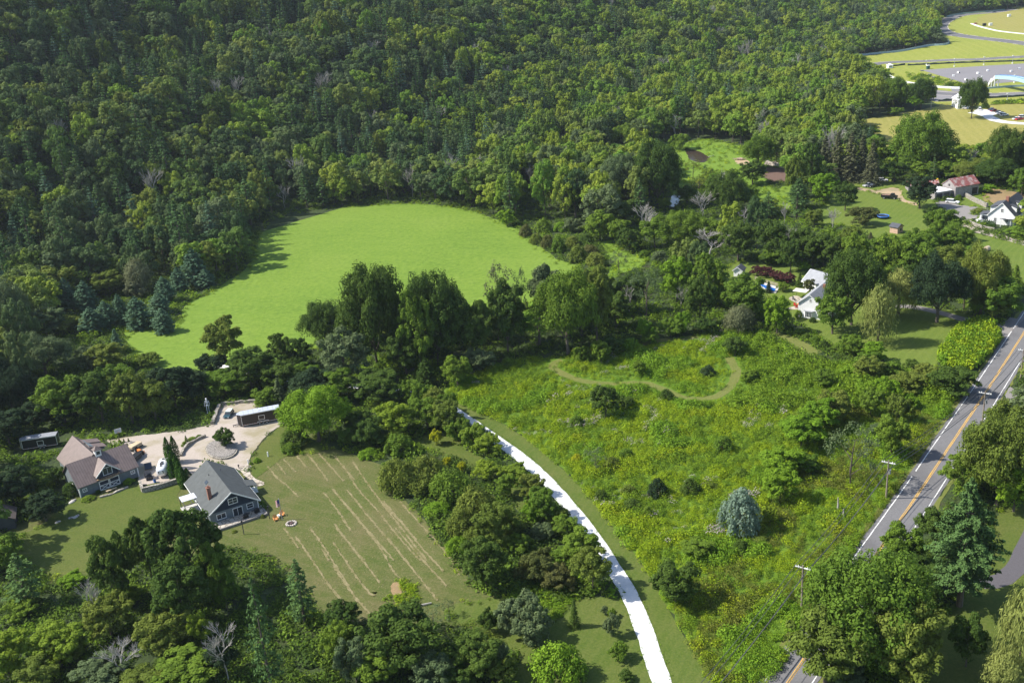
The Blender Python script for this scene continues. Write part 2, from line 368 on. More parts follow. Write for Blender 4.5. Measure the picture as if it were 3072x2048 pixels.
# kind -> list of (crown mesh, trunk mesh, nominal radius, nominal height)
PROTO = dict(
    broad=[(*broad(s, a, b, c, .52), 5., 13.) for s, a, b, c in (('round', 13, 10, 84), ('tall', 15, 9, 82), ('spread', 12, 10, 84), ('round', 16, 8, 84), ('tall', 13, 10, 82))],
    great=[(*broad(a, 26, 12, 95, .5, 9., 15.), 9., 15.) for a in ('round', 'spread', 'round')],
    greatpine=[(*whorl(8., 20., 24, 8, 150, .6, pineshape, .05, gap=.12), 8., 20.)],
    low=[(*broad('low', 12, 9, 70, .44, 4., 6.5), 4., 6.5) for _ in range(3)],
    thin=[(*broad('thin', 9, 7, 36, .40), 5., 13.) for _ in range(2)],
    pine=[(*whorl(4., 15., 17, 6, 34, .55, pineshape, .05, gap=.1), 4., 15.) for _ in range(3)],
    fat=[(*whorl(3.2, 9., 17, 11, 44, .42, fatcone, .06, bare=.03), 3.2, 9.) for _ in range(3)],
    cone=[(*whorl(3., 15., 26, 8, 24, .50, coneshape, .35, bare=.06), 3., 15.) for _ in range(2)],
    willow=[(*willow(5., 12., 70, 90, .6), 5., 12.) for _ in range(2)],
    column=[(*column(.7, 5., 1900, .24), .7, 5.) for _ in range(2)],
    bare=[(*bare(4., 13., 4, 4), 4., 13.) for _ in range(3)],
    shrub=[(*mound(26, 70, .30), 2.5, 3.) for _ in range(3)],
    hedge=[(*mound(34, 80, .32, 3.4, 3.4, .75), 3.4, 3.4) for _ in range(2)],
)
KIND = dict(broad=('broadleaf_tree', 'tree'), low=('broadleaf_tree', 'tree'), thin=('broadleaf_tree', 'tree'), pine=('pine_tree', 'tree'), fat=('pine_tree', 'tree'), cone=('spruce_tree', 'tree'),
            willow=('willow_tree', 'tree'), column=('cypress_tree', 'tree'), bare=('dead_tree', 'tree'), shrub=('shrub', 'shrub'), hedge=('shrub', 'shrub'))
WORD = dict(dark='dark green', vdark='very dark green', mid='mid green', olive='olive green', grey='grey green', bright='bright green', yellow='yellow green', gold='golden yellow', brown='brownish green',
            pale='pale tan', pine='deep green', blue='blue green', spruce='brownish dark', willow='pale yellow green', cedar='deep green', silver='silvery blue', red='dark red', wood1='dark green', wood2='mixed green', wood3='sunlit green')
NOUN = dict(broad='broadleaf tree', low='bushy tree', thin='sparse thin leaved tree', pine='pine', fat='dense pine', cone='spruce', willow='weeping willow', column='slim columnar cypress', bare='bare dead tree', shrub='rounded shrub', hedge='broad shrub mound')
PLACED = []
def put_tree(kind, p, Rr, Hh, tone, label, group, var=None):
    k, cat = KIND[kind]; pr = PROTO['great' if kind == 'broad' and Rr > 6.2 else 'greatpine' if kind == 'pine' and Rr > 5.5 else kind]; c, t, r0_, h0 = pr[rng.integers(len(pr)) if var is None else var % len(pr)]
    o = thing(k, p, rng.uniform(0, 6.28), label, cat, group); sx, sz = Rr / r0_, Hh / h0
    for nm, me in (('crown', c), ('trunk', t)):
        if me is None: continue
        x = bpy.data.objects.new(nm, me); COL.objects.link(x); x.parent = o; x.scale = (sx, sx, sz)
        if nm == 'crown': x.material_slots[0].link = 'OBJECT'; x.material_slots[0].material = LM[tone]
    PLACED.append((p[0], p[1], Rr, Hh)); return o
def plural(t): return t + ('es' if t.endswith('ss') else 's')
def short(t):
    for a, b_ in ((' filling the wood', ''), ('from the left', 'from left'), (' broadleaf ', ' '), (' one of ', ' of '), (' the ', ' '), ('deep in wood', 'deep in'), (' weeping ', ' '), (' beside ', ' by '), (' slim ', ' '), (' sparse thin leaved ', ' sparse '), (' pale ', ' '), (' tall ', ' '), (' rounded ', ' '), (' broad ', ' '), (' dense ', ' '), (' bright hay', ' hay'), (' overgrown ', ' '), (' bare dead', ' dead'), (' towards main road', ''), (' and white drive', ' and drive'), (' at far edge', ' far edge')):
        if len(t.split()) > 15: t = t.replace(a, b_)
    return t
ORD = ['leftmost', 'second from the left', 'third from the left', 'fourth from the left', 'fifth from the left', 'sixth from the left', 'seventh from the left', 'eighth from the left', 'ninth from the left', 'tenth from the left', 'eleventh from the left', 'twelfth from the left']
NUM = 'zero one two three four five six seven eight nine ten eleven twelve'.split()
def cluster(where, tile, rows):
    """rows: x, base y, top y, crown width (tile pixels), kind, tone. One label each: look, then rank in the group."""
    by = {}
    for q in rows: by.setdefault((q[4], q[5]), []).append(q)
    for (kind, tone), qs in by.items():
        qs.sort(key=lambda q: q[0]); n = len(qs)
        for i, (x, yb, yt, wd, *_ ) in enumerate(qs):
            p = gp(tile, x, yb); s = TILES[tile][2]; a = proj(p); X, Y = uv(tile, x, yt); lo, hi = .1, 45.
            for _k in range(24):
                m = (lo + hi) / 2
                if proj(p + Vector((0, 0, m)))[1] > Y: lo = m
                else: hi = m
            depth = a[2] - .35 * lo; Rr = wd * s * depth / FPX / 2; base = f'{WORD[tone]} {NOUN[kind]}'
            sh_k = dict(low=.8, shrub=.8, hedge=.75, willow=.7, broad=.55, thin=.4, fat=.45, pine=.3, cone=.25).get(kind, 0)
            if sh_k:                                        # what one sees lowest is the near skirt of the crown, not the trunk
                p = p + Vector((p.x, p.y, 0)).normalized() * Rr * sh_k; p.z = hz(p.x, p.y); lo, hi = .3, 45.
                for _k in range(24):
                    m = (lo + hi) / 2
                    if proj(p + Vector((0, 0, m)))[1] > Y: lo = m
                    else: hi = m
                lo = max(lo, Rr * (.9 if kind not in ('shrub', 'hedge', 'low') else .55))
            lab = f'{base} {where}' if n == 1 else (f'{("left" if i == 0 else "right")} one of two {plural(base)} {where}' if n == 2 else f'{ORD[i]} of {NUM[n]} {plural(base)} {where}')
            put_tree(kind, p, Rr, lo, tone, short(lab), f'{plural(NOUN[kind])} {where}')

# ------------------------------------------------------------------ trees one can point at, measured one by one
b, l, t_, pi, fa, co, wi, cl, ba, sh, he = 'broad', 'low', 'thin', 'pine', 'fat', 'cone', 'willow', 'column', 'bare', 'shrub', 'hedge'
cluster('on the shaded hay field edge', 'A', [
    (1360,370,110,210,fa,'blue'),(1245,410,235,140,fa,'blue'),(1425,380,245,165,fa,'blue'),(1150,490,300,155,fa,'blue'),(970,668,440,205,fa,'blue'),(1140,695,520,170,fa,'blue'),
    (1110,570,410,180,fa,'blue'),(850,645,420,135,fa,'blue'),(750,665,470,175,fa,'blue'),(650,700,510,195,fa,'blue'),(480,525,310,155,fa,'blue'),(610,540,330,175,fa,'blue'),
    (980,440,180,200,wi,'pale'),(950,460,330,130,l,'pale'),(770,440,250,210,b,'olive'),(1100,300,190,110,l,'olive'),(820,830,660,125,co,'blue')])
cluster('in the wood behind the brown roofed barn', 'A', [
    (460,1335,975,340,b,'mid'),(720,1345,935,330,b,'dark'),(920,1335,950,300,b,'olive'),(1080,1310,1005,240,b,'olive'),(1220,1235,915,330,b,'vdark'),(1340,1190,945,220,b,'vdark'),
    (330,1010,715,350,b,'grey'),(770,965,755,250,b,'olive'),(620,950,775,150,b,'grey'),(100,1260,925,350,b,'vdark'),(80,810,345,320,b,'grey'),(330,730,500,260,b,'grey'),(480,700,575,230,l,'olive'),(600,1210,960,240,b,'dark'),(820,1130,900,240,b,'mid')])
cluster('beside the near end of the bright hay field', 'A', [
    (1040,930,830,150,l,'olive'),(1570,930,578,255,b,'olive'),(1470,1000,845,210,l,'vdark'),(1745,1090,785,290,b,'dark'),(1560,1140,940,260,b,'mid'),(1960,950,690,190,b,'dark'),(2090,950,725,160,b,'dark'),(1850,1070,830,250,b,'dark'),(1690,1020,860,190,l,'mid'),(2110,1060,900,200,b,'mid')])
cluster('at the corner of the gravel lot by the long trailer', 'A', [
    (1935,1185,1000,140,co,'grey'),(1840,1215,1075,170,l,'mid'),(2150,1190,950,270,b,'vdark'),(2210,1480,1075,440,b,'bright'),(2040,1490,1325,220,sh,'dark'),(2010,1530,1440,140,sh,'mid')])
cluster('in the tall belt between the hay field and the meadow', 'B', [
    (540,960,245,440,b,'dark'),(190,830,480,310,b,'dark'),(330,1090,655,330,b,'grey'),(960,950,288,390,b,'dark'),(840,1000,380,250,b,'mid'),(1200,930,420,260,b,'dark'),(1440,860,318,270,b,'dark'),
    (1400,700,165,200,t_,'pale'),(1710,680,188,230,b,'grey'),(1850,870,275,400,b,'mid'),(2050,780,218,230,b,'olive'),(740,1000,640,280,b,'dark'),(1540,660,205,110,t_,'grey'),(640,820,400,280,b,'dark'),(1080,760,440,150,b,'olive')])
cluster('in front of the tall tree belt beside the white drive', 'B', [
    (1090,1075,838,200,b,'mid'),(880,1065,865,160,fa,'dark'),(1235,985,805,230,l,'grey'),(1440,935,850,130,sh,'mid'),(560,1190,955,330,b,'dark'),(120,1210,925,300,b,'vdark'),(770,1180,1020,170,l,'mid'),
    (680,1430,1165,280,b,'yellow'),(500,1510,1290,230,l,'dark'),(480,1566,1480,160,sh,'bright'),(330,1480,1345,130,l,'mid'),(690,1550,1375,240,sh,'mid'),(410,1420,1230,200,l,'dark')])
cluster('in the row along the white drive', 'B', [
    (880,1370,1125,240,b,'mid'),(850,1240,1035,160,l,'mid'),(950,1290,1080,180,l,'olive'),(1020,1320,1110,150,l,'mid'),(1030,1410,1145,220,b,'olive'),(1100,1460,1285,180,l,'mid'),(1200,1500,1330,190,l,'yellow'),(1300,1545,1400,190,l,'yellow')])
cluster('in the lower row along the white drive', 'C', [
    (1070,195,50,190,l,'yellow'),(1260,185,75,180,l,'yellow'),(1205,300,130,150,b,'mid'),(1370,310,140,170,l,'olive'),(1450,480,225,210,b,'mid'),(1390,490,330,160,l,'bright'),(1560,500,368,150,l,'olive'),
    (1605,590,425,190,b,'mid'),(1712,800,500,260,b,'mid'),(1790,980,625,280,b,'olive'),(1450,610,478,150,l,'grey'),(1430,920,680,250,l,'brown'),(1550,970,780,220,l,'brown'),(1620,760,640,180,l,'mid')])
cluster('in the thicket between the striped lawn and the white drive', 'C', [
    (460,290,20,300,he,'olive'),(650,230,0,290,he,'olive'),(820,350,108,310,he,'mid'),(610,290,110,270,he,'olive'),(1000,520,225,330,he,'olive'),(1130,660,325,270,b,'olive'),(900,580,375,240,he,'olive'),
    (720,430,330,200,he,'bright'),(860,700,560,180,he,'bright'),(1060,960,570,310,b,'dark'),(980,640,500,200,he,'olive'),(1220,580,420,200,l,'olive'),(1120,430,300,180,he,'mid'),(1280,700,560,180,l,'mid'),(1330,880,760,200,he,'brown')])
cluster('on the grass strip behind the thicket', 'C', [(790,82,12,55,l,'gold'),(890,128,48,62,l,'gold')])
cluster('on the grass below the row along the drive', 'B', [(945,1470,1358,85,l,'gold')])
cluster('on the grass at the foot of the striped lawn', 'C', [
    (1290,1290,985,310,l,'grey'),(1375,1385,1085,280,l,'grey'),(1080,1245,1075,135,l,'dark'),(1665,1188,985,95,co,'dark'),(1920,1275,1108,115,l,'grey'),(1970,1440,1300,130,l,'mid'),(2020,1580,1490,105,l,'dark'),
    (1870,1105,1040,50,l,'grey'),(1920,1130,1060,60,l,'mid'),(800,1115,988,90,t_,'grey'),(700,1240,1040,230,t_,'grey'),(960,1260,1140,140,t_,'olive'),(1560,1640,1318,420,he,'bright'),(1060,1330,1230,160,t_,'olive'),(935,885,855,40,sh,'mid')])
cluster('at the near edge of the striped lawn', 'C', [
    (490,1560,1048,520,b,'dark'),(700,1640,1370,280,b,'grey'),(1000,1580,1245,330,b,'dark'),(1140,1520,1285,150,l,'grey'),(80,1260,1005,240,b,'dark'),(60,1480,1160,220,b,'mid'),(170,1600,1260,260,b,'grey'),(320,1640,1360,300,b,'mid'),(860,1640,1440,260,b,'dark'),(1180,1600,1400,200,l,'olive')])
cluster('in the rough meadow beside the white drive', 'F', [
    (1195,1425,1085,320,he,'silver'),(630,1150,995,145,sh,'vdark'),(270,600,358,185,b,'dark'),(400,535,440,125,l,'dark'),(685,475,385,120,sh,'dark'),(975,303,218,115,sh,'vdark'),(500,305,180,85,b,'mid'),
    (1160,175,20,155,b,'dark'),(1260,355,258,115,l,'mid'),(240,1165,1070,105,sh,'dark'),(430,1135,1040,125,sh,'olive'),(450,1235,1140,155,sh,'dark'),(200,965,780,155,t_,'grey'),(320,955,850,135,sh,'olive'),(410,885,790,125,sh,'mid'),
    (70,895,830,85,sh,'gold'),(850,1135,1000,155,sh,'dark'),(990,1095,1020,125,sh,'olive'),(1080,835,700,155,sh,'mid'),(1200,1015,930,125,sh,'mid'),(910,1570,1420,205,b,'mid'),(1200,1535,1420,135,sh,'dark'),(1330,1480,1400,160,sh,'olive'),
    (1400,1330,1200,100,l,'yellow'),(560,1290,1190,100,sh,'mid'),(70,660,560,120,sh,'mid')])
cluster('in the overgrown side of the meadow towards the main road', 'F', [
    (1610,830,560,290,b,'bright'),(1750,700,450,240,b,'bright'),(1840,650,390,240,b,'olive'),(1490,1030,780,260,b,'bright'),(1470,1190,930,220,b,'bright'),(1640,980,830,190,b,'mid'),(1770,395,238,135,b,'mid'),(2080,340,160,200,b,'olive'),
    (2090,590,370,165,b,'mid'),(2230,880,555,220,b,'mid'),(1900,560,430,150,l,'bright'),(1700,780,640,160,l,'bright'),(1950,330,230,140,l,'bright'),(2200,520,300,180,b,'bright'),(2280,640,430,160,l,'olive'),(1560,700,560,150,l,'yellow'),(1380,900,800,120,sh,'bright'),(2140,740,640,150,l,'grey'),(2060,480,330,150,l,'bright')])
cluster('beside the roadside wires', 'F', [(1955,1090,600,330,t_,'grey')])
cluster('on the meadow beside the row of drive trees', 'D', [(1552,1405,1292,102,b,'dark')])
cluster('where the tree belt meets the meadow', 'F', [(110,210,100,125,l,'mid'),(240,220,45,130,b,'mid'),(310,165,20,150,b,'dark'),(430,140,45,130,l,'bright'),(120,270,215,70,sh,'yellow'),(580,90,0,110,l,'mid'),(500,150,90,60,l,'yellow')])
cluster('on the house side of the main road', 'N', [
    (500,1540,940,620,b,'mid'),(300,1640,1190,380,b,'olive'),(730,1640,1150,360,b,'olive'),(1005,1200,500,450,pi,'pine'),(700,1010,735,210,b,'mid'),(720,1080,890,270,b,'dark'),(1020,620,375,210,b,'mid'),(1200,680,175,370,b,'olive'),
    (1290,700,420,220,b,'bright'),(1240,330,85,200,b,'olive'),(1040,1510,1195,175,b,'dark'),(1310,1620,1050,290,wi,'willow'),(410,1600,1465,190,l,'grey'),(1230,1690,1400,230,wi,'willow'),(880,900,640,180,b,'dark'),(1110,560,420,150,b,'dark'),(810,1180,980,240,b,'dark'),(1330,560,300,160,b,'mid')])
cluster('around the white farmhouse with the pool', 'H', [
    (950,780,155,440,b,'dark'),(800,840,470,290,b,'mid'),(1160,940,430,300,wi,'willow'),(1330,700,295,330,wi,'willow'),(1640,760,200,430,b,'vdark'),(2085,720,465,300,b,'olive'),(2110,740,335,360,b,'mid'),(1990,700,115,380,b,'olive'),(2270,470,255,160,co,'mid'),
    (350,830,495,200,b,'bright'),(75,820,585,195,wi,'pale'),(60,700,345,260,b,'mid'),(285,480,385,75,co,'vdark'),(400,480,400,100,l,'mid'),(1240,440,0,280,b,'mid'),(1440,460,50,320,b,'mid'),(1720,460,70,280,b,'olive'),(960,440,0,220,b,'mid'),
    (535,435,312,75,co,'dark'),(610,500,375,90,l,'brown'),(1400,560,240,260,b,'dark'),(1860,640,180,280,b,'dark'),(640,280,0,180,b,'dark'),(460,330,40,180,b,'dark'),(560,310,240,110,l,'bright'),(300,270,140,160,b,'dark'),(2220,560,400,180,b,'bright'),(1960,680,520,110,l,'bright')])
cluster('beside the pool fence', 'H', [(195,350,268,95,l,'red'),(268,362,273,110,l,'red'),(350,392,313,125,l,'red'),(432,422,328,135,l,'red')])
cluster('at the foot of the white farmhouse wall', 'H', [(525,690,615,75,sh,'mid'),(640,725,675,65,sh,'dark')])
cluster('in the hedge line between the two mown strips', 'H', [(450,805,740,80,sh,'dark'),(520,835,775,85,sh,'mid'),(590,870,805,85,sh,'dark'),(660,900,830,90,sh,'mid'),(730,930,860,95,sh,'dark'),(320,800,740,90,sh,'mid')])
cluster('between the willow lawn and the meadow', 'H', [(960,1000,815,180,b,'mid'),(1125,1060,870,175,b,'bright'),(1090,1110,955,195,b,'mid'),(1270,1190,1035,175,b,'mid'),(1440,1120,1030,135,l,'dark'),(1540,1220,1055,190,b,'olive'),(1770,1340,1080,330,b,'dark'),(1400,1310,1120,250,b,'olive'),(1420,1440,1305,125,l,'bright'),(860,980,880,160,sh,'mid'),(1650,1250,1110,150,l,'mid')])
cluster('beside the old farm yard', 'G', [
    (390,380,50,260,b,'bright'),(600,445,140,200,b,'dark'),(770,600,405,260,l,'brown'),(1330,430,80,300,b,'vdark'),(860,180,-250,240,co,'spruce'),(650,150,-330,270,co,'spruce'),(520,150,-330,260,co,'spruce'),(760,110,-300,260,co,'spruce'),(400,140,-300,250,co,'spruce'),(120,330,-100,200,b,'olive'),
    (130,520,120,240,pi,'pine'),(1560,760,400,320,b,'mid'),(1650,900,560,330,b,'mid'),(1330,950,600,350,b,'mid'),(1000,1010,640,260,b,'mid'),(640,920,580,220,b,'olive'),(1080,170,-60,240,b,'dark'),(1350,150,-60,260,b,'mid'),(1600,140,-60,260,b,'mid'),
    (1850,170,-60,330,b,'olive'),(2080,210,-80,360,b,'dark'),(2330,300,0,250,b,'mid'),(2000,270,180,150,l,'bright'),(850,730,640,80,co,'spruce'),(1710,335,270,75,sh,'mid'),(1290,1080,640,330,b,'mid'),(300,600,430,170,l,'olive'),(1450,680,380,200,b,'dark'),(480,900,600,240,b,'mid'),(700,980,640,240,b,'mid'),(90,900,560,180,t_,'grey')])
cluster('by the creek meadow', 'E', [
    (1090,640,185,320,b,'dark'),(830,640,285,290,b,'grey'),(1780,385,130,200,b,'mid'),(1740,480,300,175,b,'dark'),(2060,640,420,200,pi,'pine'),(1850,710,515,160,pi,'pine'),(1560,690,400,260,b,'dark'),(1330,430,290,120,t_,'olive'),(1370,520,400,120,t_,'olive'),
    (860,240,60,180,b,'mid'),(1060,200,60,120,pi,'pine'),(800,220,110,140,pi,'pine'),(1700,600,480,150,l,'mid'),(1290,620,470,130,b,'dark'),(1130,650,565,90,l,'mid'),(1240,240,120,130,l,'mid')])
cluster('in the row along the far hay field side', 'E', [
    (180,835,742,105,sh,'brown'),(250,885,800,105,sh,'olive'),(330,915,808,110,sh,'brown'),(405,945,820,115,sh,'mid'),(500,905,820,105,sh,'olive'),(600,892,803,115,sh,'dark'),(500,805,700,120,l,'grey'),(300,805,700,130,sh,'mid'),(540,1015,880,150,sh,'olive'),(665,1045,930,165,sh,'olive'),(620,965,878,140,sh,'brown'),(420,800,720,110,sh,'bright')])
cluster('between the shrub row and the white shed', 'E', [
    (50,765,635,115,b,'bright'),(1070,920,680,225,b,'mid'),(1270,900,655,260,b,'mid'),(1440,900,690,220,b,'mid'),(830,900,700,150,b,'mid'),(890,945,765,160,b,'dark'),(870,770,565,210,b,'dark'),(690,870,640,200,b,'mid'),(820,1095,925,125,t_,'grey'),(1220,1310,955,225,b,'bright'),(1440,1340,940,240,b,'mid'),
    (1010,1400,1020,240,t_,'grey'),(890,1370,1090,210,b,'dark'),(1380,1460,1100,200,b,'dark'),(690,1390,1015,190,b,'olive'),(1690,1450,1085,270,b,'mid'),(1640,1520,1305,195,wi,'pale'),(1260,1510,1345,115,l,'bright'),(1000,1560,1400,115,l,'bright'),(1640,1010,715,220,b,'dark'),
    (1870,1010,700,210,b,'dark'),(2080,1020,750,180,b,'dark'),(2230,1050,800,200,b,'dark'),(1860,1040,920,130,l,'mid'),(1180,1540,1400,170,l,'mid'),(1420,1530,1390,140,l,'dark'),(990,980,920,80,sh,'mid'),(1100,1030,930,110,l,'grey'),(560,1300,1050,200,b,'dark'),(800,1480,1200,230,b,'dark')])
cluster('standing bare above the wood near the white shed', 'E', [(1390,700,508,195,ba,'mid'),(1440,960,785,265,ba,'mid'),(1680,760,620,90,ba,'mid'),(890,1390,1160,120,ba,'mid'),(1250,1330,1155,80,ba,'mid'),(2290,800,625,120,ba,'mid'),(210,480,330,110,ba,'mid'),(1990,1000,750,90,ba,'mid'),(1960,760,570,60,ba,'mid'),(430,190,100,90,ba,'mid')])
cluster('at the near wood edge below the grey house', 'Q', [
    (1240,830,-28,430,b,'dark'),(1990,760,-275,700,b,'dark'),(1900,1040,250,560,b,'dark'),(2250,760,100,330,b,'mid'),(1560,560,-190,340,b,'dark'),(640,1400,940,520,b,'yellow'),(60,420,30,400,b,'mid'),(300,760,200,480,pi,'pine'),(120,1500,1000,500,b,'yellow'),(1150,1100,640,430,b,'olive'),(1700,1250,800,480,b,'olive'),(2050,1180,790,220,b,'yellow'),(1900,1600,1270,640,b,'mid'),
    (1050,1600,1290,500,b,'grey'),(420,1660,1280,420,b,'olive'),(760,560,420,260,l,'bright'),(240,900,700,320,l,'mid'),(1300,740,540,300,b,'mid'),(2300,800,330,260,b,'mid'),(2290,1500,1050,300,b,'vdark'),(1480,1660,1380,420,b,'olive'),(780,1330,1000,280,b,'olive')])
cluster('standing bare in the near wood', 'Q', [(985,1000,430,260,ba,'mid'),(1260,1480,1070,400,ba,'mid'),(2310,1500,870,400,ba,'mid'),(895,1000,780,90,ba,'mid')])
cluster('beside the racetrack', 'K', [
    (1470,1170,500,420,b,'dark'),(150,1010,480,420,b,'mid'),(620,1010,480,420,b,'dark'),(520,1020,740,260,b,'bright'),(1725,990,890,100,sh,'dark'),(600,2120,1110,900,b,'mid'),(1250,620,540,130,sh,'yellow'),(1100,620,530,150,sh,'mid'),(1900,880,850,120,sh,'mid'),(2150,890,840,160,sh,'mid'),(2000,2160,1320,560,b,'dark'),(2300,2160,1300,420,b,'dark'),(200,1110,960,260,l,'mid')])
cluster('in the row beside the barn yard', 'L', [
    (1500,560,330,75,cl,'cedar'),(1555,545,318,75,cl,'cedar'),(1515,610,400,80,cl,'cedar'),(1550,650,440,80,cl,'cedar'),(1575,690,490,80,cl,'cedar'),(1600,730,540,80,cl,'cedar'),(1625,775,590,80,cl,'cedar'),(1662,730,600,75,cl,'cedar'),(1530,700,520,75,cl,'cedar')])
cluster('in the front garden of the white cape house', 'P', [(1945,795,730,26,cl,'cedar'),(1963,802,736,26,cl,'cedar'),(1982,808,740,26,cl,'cedar'),(2001,815,744,26,cl,'cedar'),(2020,822,748,26,cl,'cedar'),(2040,828,752,26,cl,'cedar'),(2085,880,840,70,sh,'dark'),(1880,680,635,180,sh,'olive')])
cluster('on the round stone planter in the drive', 'M', [(525,590,410,175,l,'dark')])
cluster('on the lawn edge beside the round gravel drive', 'M', [(800,705,655,75,sh,'bright'),(745,720,690,40,sh,'mid'),(1105,610,545,130,sh,'mid')])
cluster('in the kerbed bed by the drive', 'M', [(175,515,455,40,co,'mid'),(230,510,470,90,sh,'mid'),(290,490,450,70,sh,'mid'),(160,560,510,60,sh,'mid')])
cluster('along the yard side of the barn', 'L', [(985,410,355,30,co,'dark'),(1055,380,335,26,co,'dark'),(1095,375,335,26,co,'dark'),(1135,368,330,26,co,'dark'),(870,830,790,60,sh,'dark'),(1140,745,690,110,sh,'bright'),(790,900,840,130,sh,'yellow'),(640,860,720,160,sh,'dark')])
cluster('beside the grey house patio', 'M', [(850,1110,1030,80,sh,'mid'),(600,1320,1290,60,sh,'olive'),(850,1190,1150,45,sh,'olive')])
cluster('in the dim wood beside the dark trailer', 'L', [(150,1000,600,420,b,'vdark'),(420,1100,820,300,b,'vdark'),(330,880,640,260,l,'dark'),(520,760,600,180,l,'dark'),(100,430,100,360,b,'vdark'),(330,300,20,300,b,'vdark'),(560,260,20,260,b,'vdark')])
cluster('over the hidden stretch of the white drive', 'D', [(650,905,830,80,b,'dark'),(775,930,845,95,b,'mid'),(600,880,815,60,b,'mid')])

# ------------------------------------------------------------------ ground
def smooth_pts(P, closed, step):
    P = [Vector((p[0], p[1])) for p in P]; n = len(P); out = []
    for i in range(n if closed else n - 1):
        a = P[(i - 1) % n] if closed or i > 0 else P[0]; b_ = P[i]; c = P[(i + 1) % n]; d = P[(i + 2) % n] if closed or i + 2 < n else P[-1]
        k = max(1, int((c - b_).length / step))
        for j in range(k):
            t = j / k; out.append(.5 * ((2 * b_) + (c - a) * t + (2 * a - 5 * b_ + 4 * c - d) * t * t + (3 * b_ - a - 3 * c + d) * t ** 3))
    if not closed: out.append(P[-1])
    return out
def struct(o, kind='structure'): o['kind'] = kind; return o
CLEAR = []; SOFT = []
for ox, oy, rz_, x0, x1, y0, y1 in ((-91.9, 204.45, 39, -8, 8, -1.5, 24), (-59.9, 186.6, 30, -8, 8, -2, 22), (86.2, 276.6, -37, -5, 6, -2, 26), (179.6, 356.6, -42, -8, 6, -2, 26), (180.2, 402.5, -72, -6, 6, -1, 22), (-117.2, 228.4, 10, -6, 6, -4, 5)):
    ca, sa = math.cos(R(rz_)), math.sin(R(rz_)); CLEAR.append(np.array([(ox + ca * x - sa * y, oy + sa * x + ca * y) for x, y in ((x0, y0), (x1, y0), (x1, y1), (x0, y1))]))
def world(tile, pts): return [gp(tile, x, y).xy for x, y in pts]
def sheet(name, pts, mat, z, rag=.25, step=1.5, clear=True, sm=True):
    P = smooth_pts(pts, True, step) if sm else [Vector(p) for p in pts]
    if clear: CLEAR.append(np.array([(p.x, p.y) for p in P])); SOFT.append(len(CLEAR) - 1) if name == 'creek_meadow' else None
    if rag: P = [p + Vector((random.gauss(0, rag), random.gauss(0, rag))) for p in P]
    tri = tessellate_polygon([[Vector((p.x, p.y, 0)) for p in P]])
    me = bpy.data.meshes.new(name); me.from_pydata([(p.x, p.y, z) for p in P], [], [tuple(t) for t in tri]); me.materials.append(mat); me.update()
    if me.polygons and me.polygons[0].normal.z < 0: me.flip_normals()
    o = bpy.data.objects.new(name, me); COL.objects.link(o); return struct(o)
def offset_line(C, d):
    out = []
    for i, p in enumerate(C):
        t = (C[min(i + 1, len(C) - 1)] - C[max(i - 1, 0)]).normalized(); out.append(p + Vector((-t.y, t.x)) * d)
    return out
def strip(name, C, d0, d1, mat, z, rag=0., gaps=0., build=True, mb=None):
    A = offset_line(C, d0); Bq = offset_line(C, d1); m = mb or MB(); n = len(C)
    ja = [random.gauss(0, rag) for _ in C]; jb = [random.gauss(0, rag) for _ in C]; vs = []
    for i in range(n):
        t = (Bq[i] - A[i]).normalized(); p = A[i] + t * ja[i]; q = Bq[i] + t * jb[i]; vs += [(p.x, p.y, z), (q.x, q.y, z)]
    m.add(vs, [(2 * i, 2 * i + 2, 2 * i + 3, 2 * i + 1) if d1 < d0 else (2 * i, 2 * i + 1, 2 * i + 3, 2 * i + 2) for i in range(n - 1) if random.random() >= gaps])
    if not build: return m
    o = m.build(name, mat); o.data.validate()
    bmflip = o.data.polygons[0].normal.z < 0
    if bmflip: o.data.flip_normals()
    return struct(o)

g = NG('woodland_floor'); f = g.noise(.12, detail=6); f2 = g.noise(1.1, detail=5)
c = g.ramp(f, [(.35, (.022, .036, .012)), (.55, (.035, .055, .015)), (.7, (.05, .045, .022))]); c = g.mix(g.ramp(f2, [(.4, (0, 0, 0)), (.75, (1, 1, 1))]), c, (.055, .085, .02)); g.bump(f2, .8, .4); M_floor = g.fin(c, .95)
xs = np.concatenate([np.arange(-1500, -460, 60), np.arange(-460, 760, 9), np.arange(760, 2600, 60)]); ys = np.concatenate([np.arange(-60, 1500, 10), np.arange(1500, 4200, 100)])
X, Y = np.meshgrid(xs, ys); Z = np.vectorize(hz)(X, Y); nx, ny = len(xs), len(ys); idx = np.arange(nx * ny).reshape(ny, nx)
me = bpy.data.meshes.new('ground'); me.from_pydata(np.stack([X, Y, Z], -1).reshape(-1, 3).tolist(), [], np.stack([idx[:-1, :-1], idx[:-1, 1:], idx[1:, 1:], idx[1:, :-1]], -1).reshape(-1, 4).tolist())
me.materials.append(M_floor); me.polygons.foreach_set('use_smooth', [True] * len(me.polygons)); gr = bpy.data.objects.new('ground', me); COL.objects.link(gr); struct(gr)

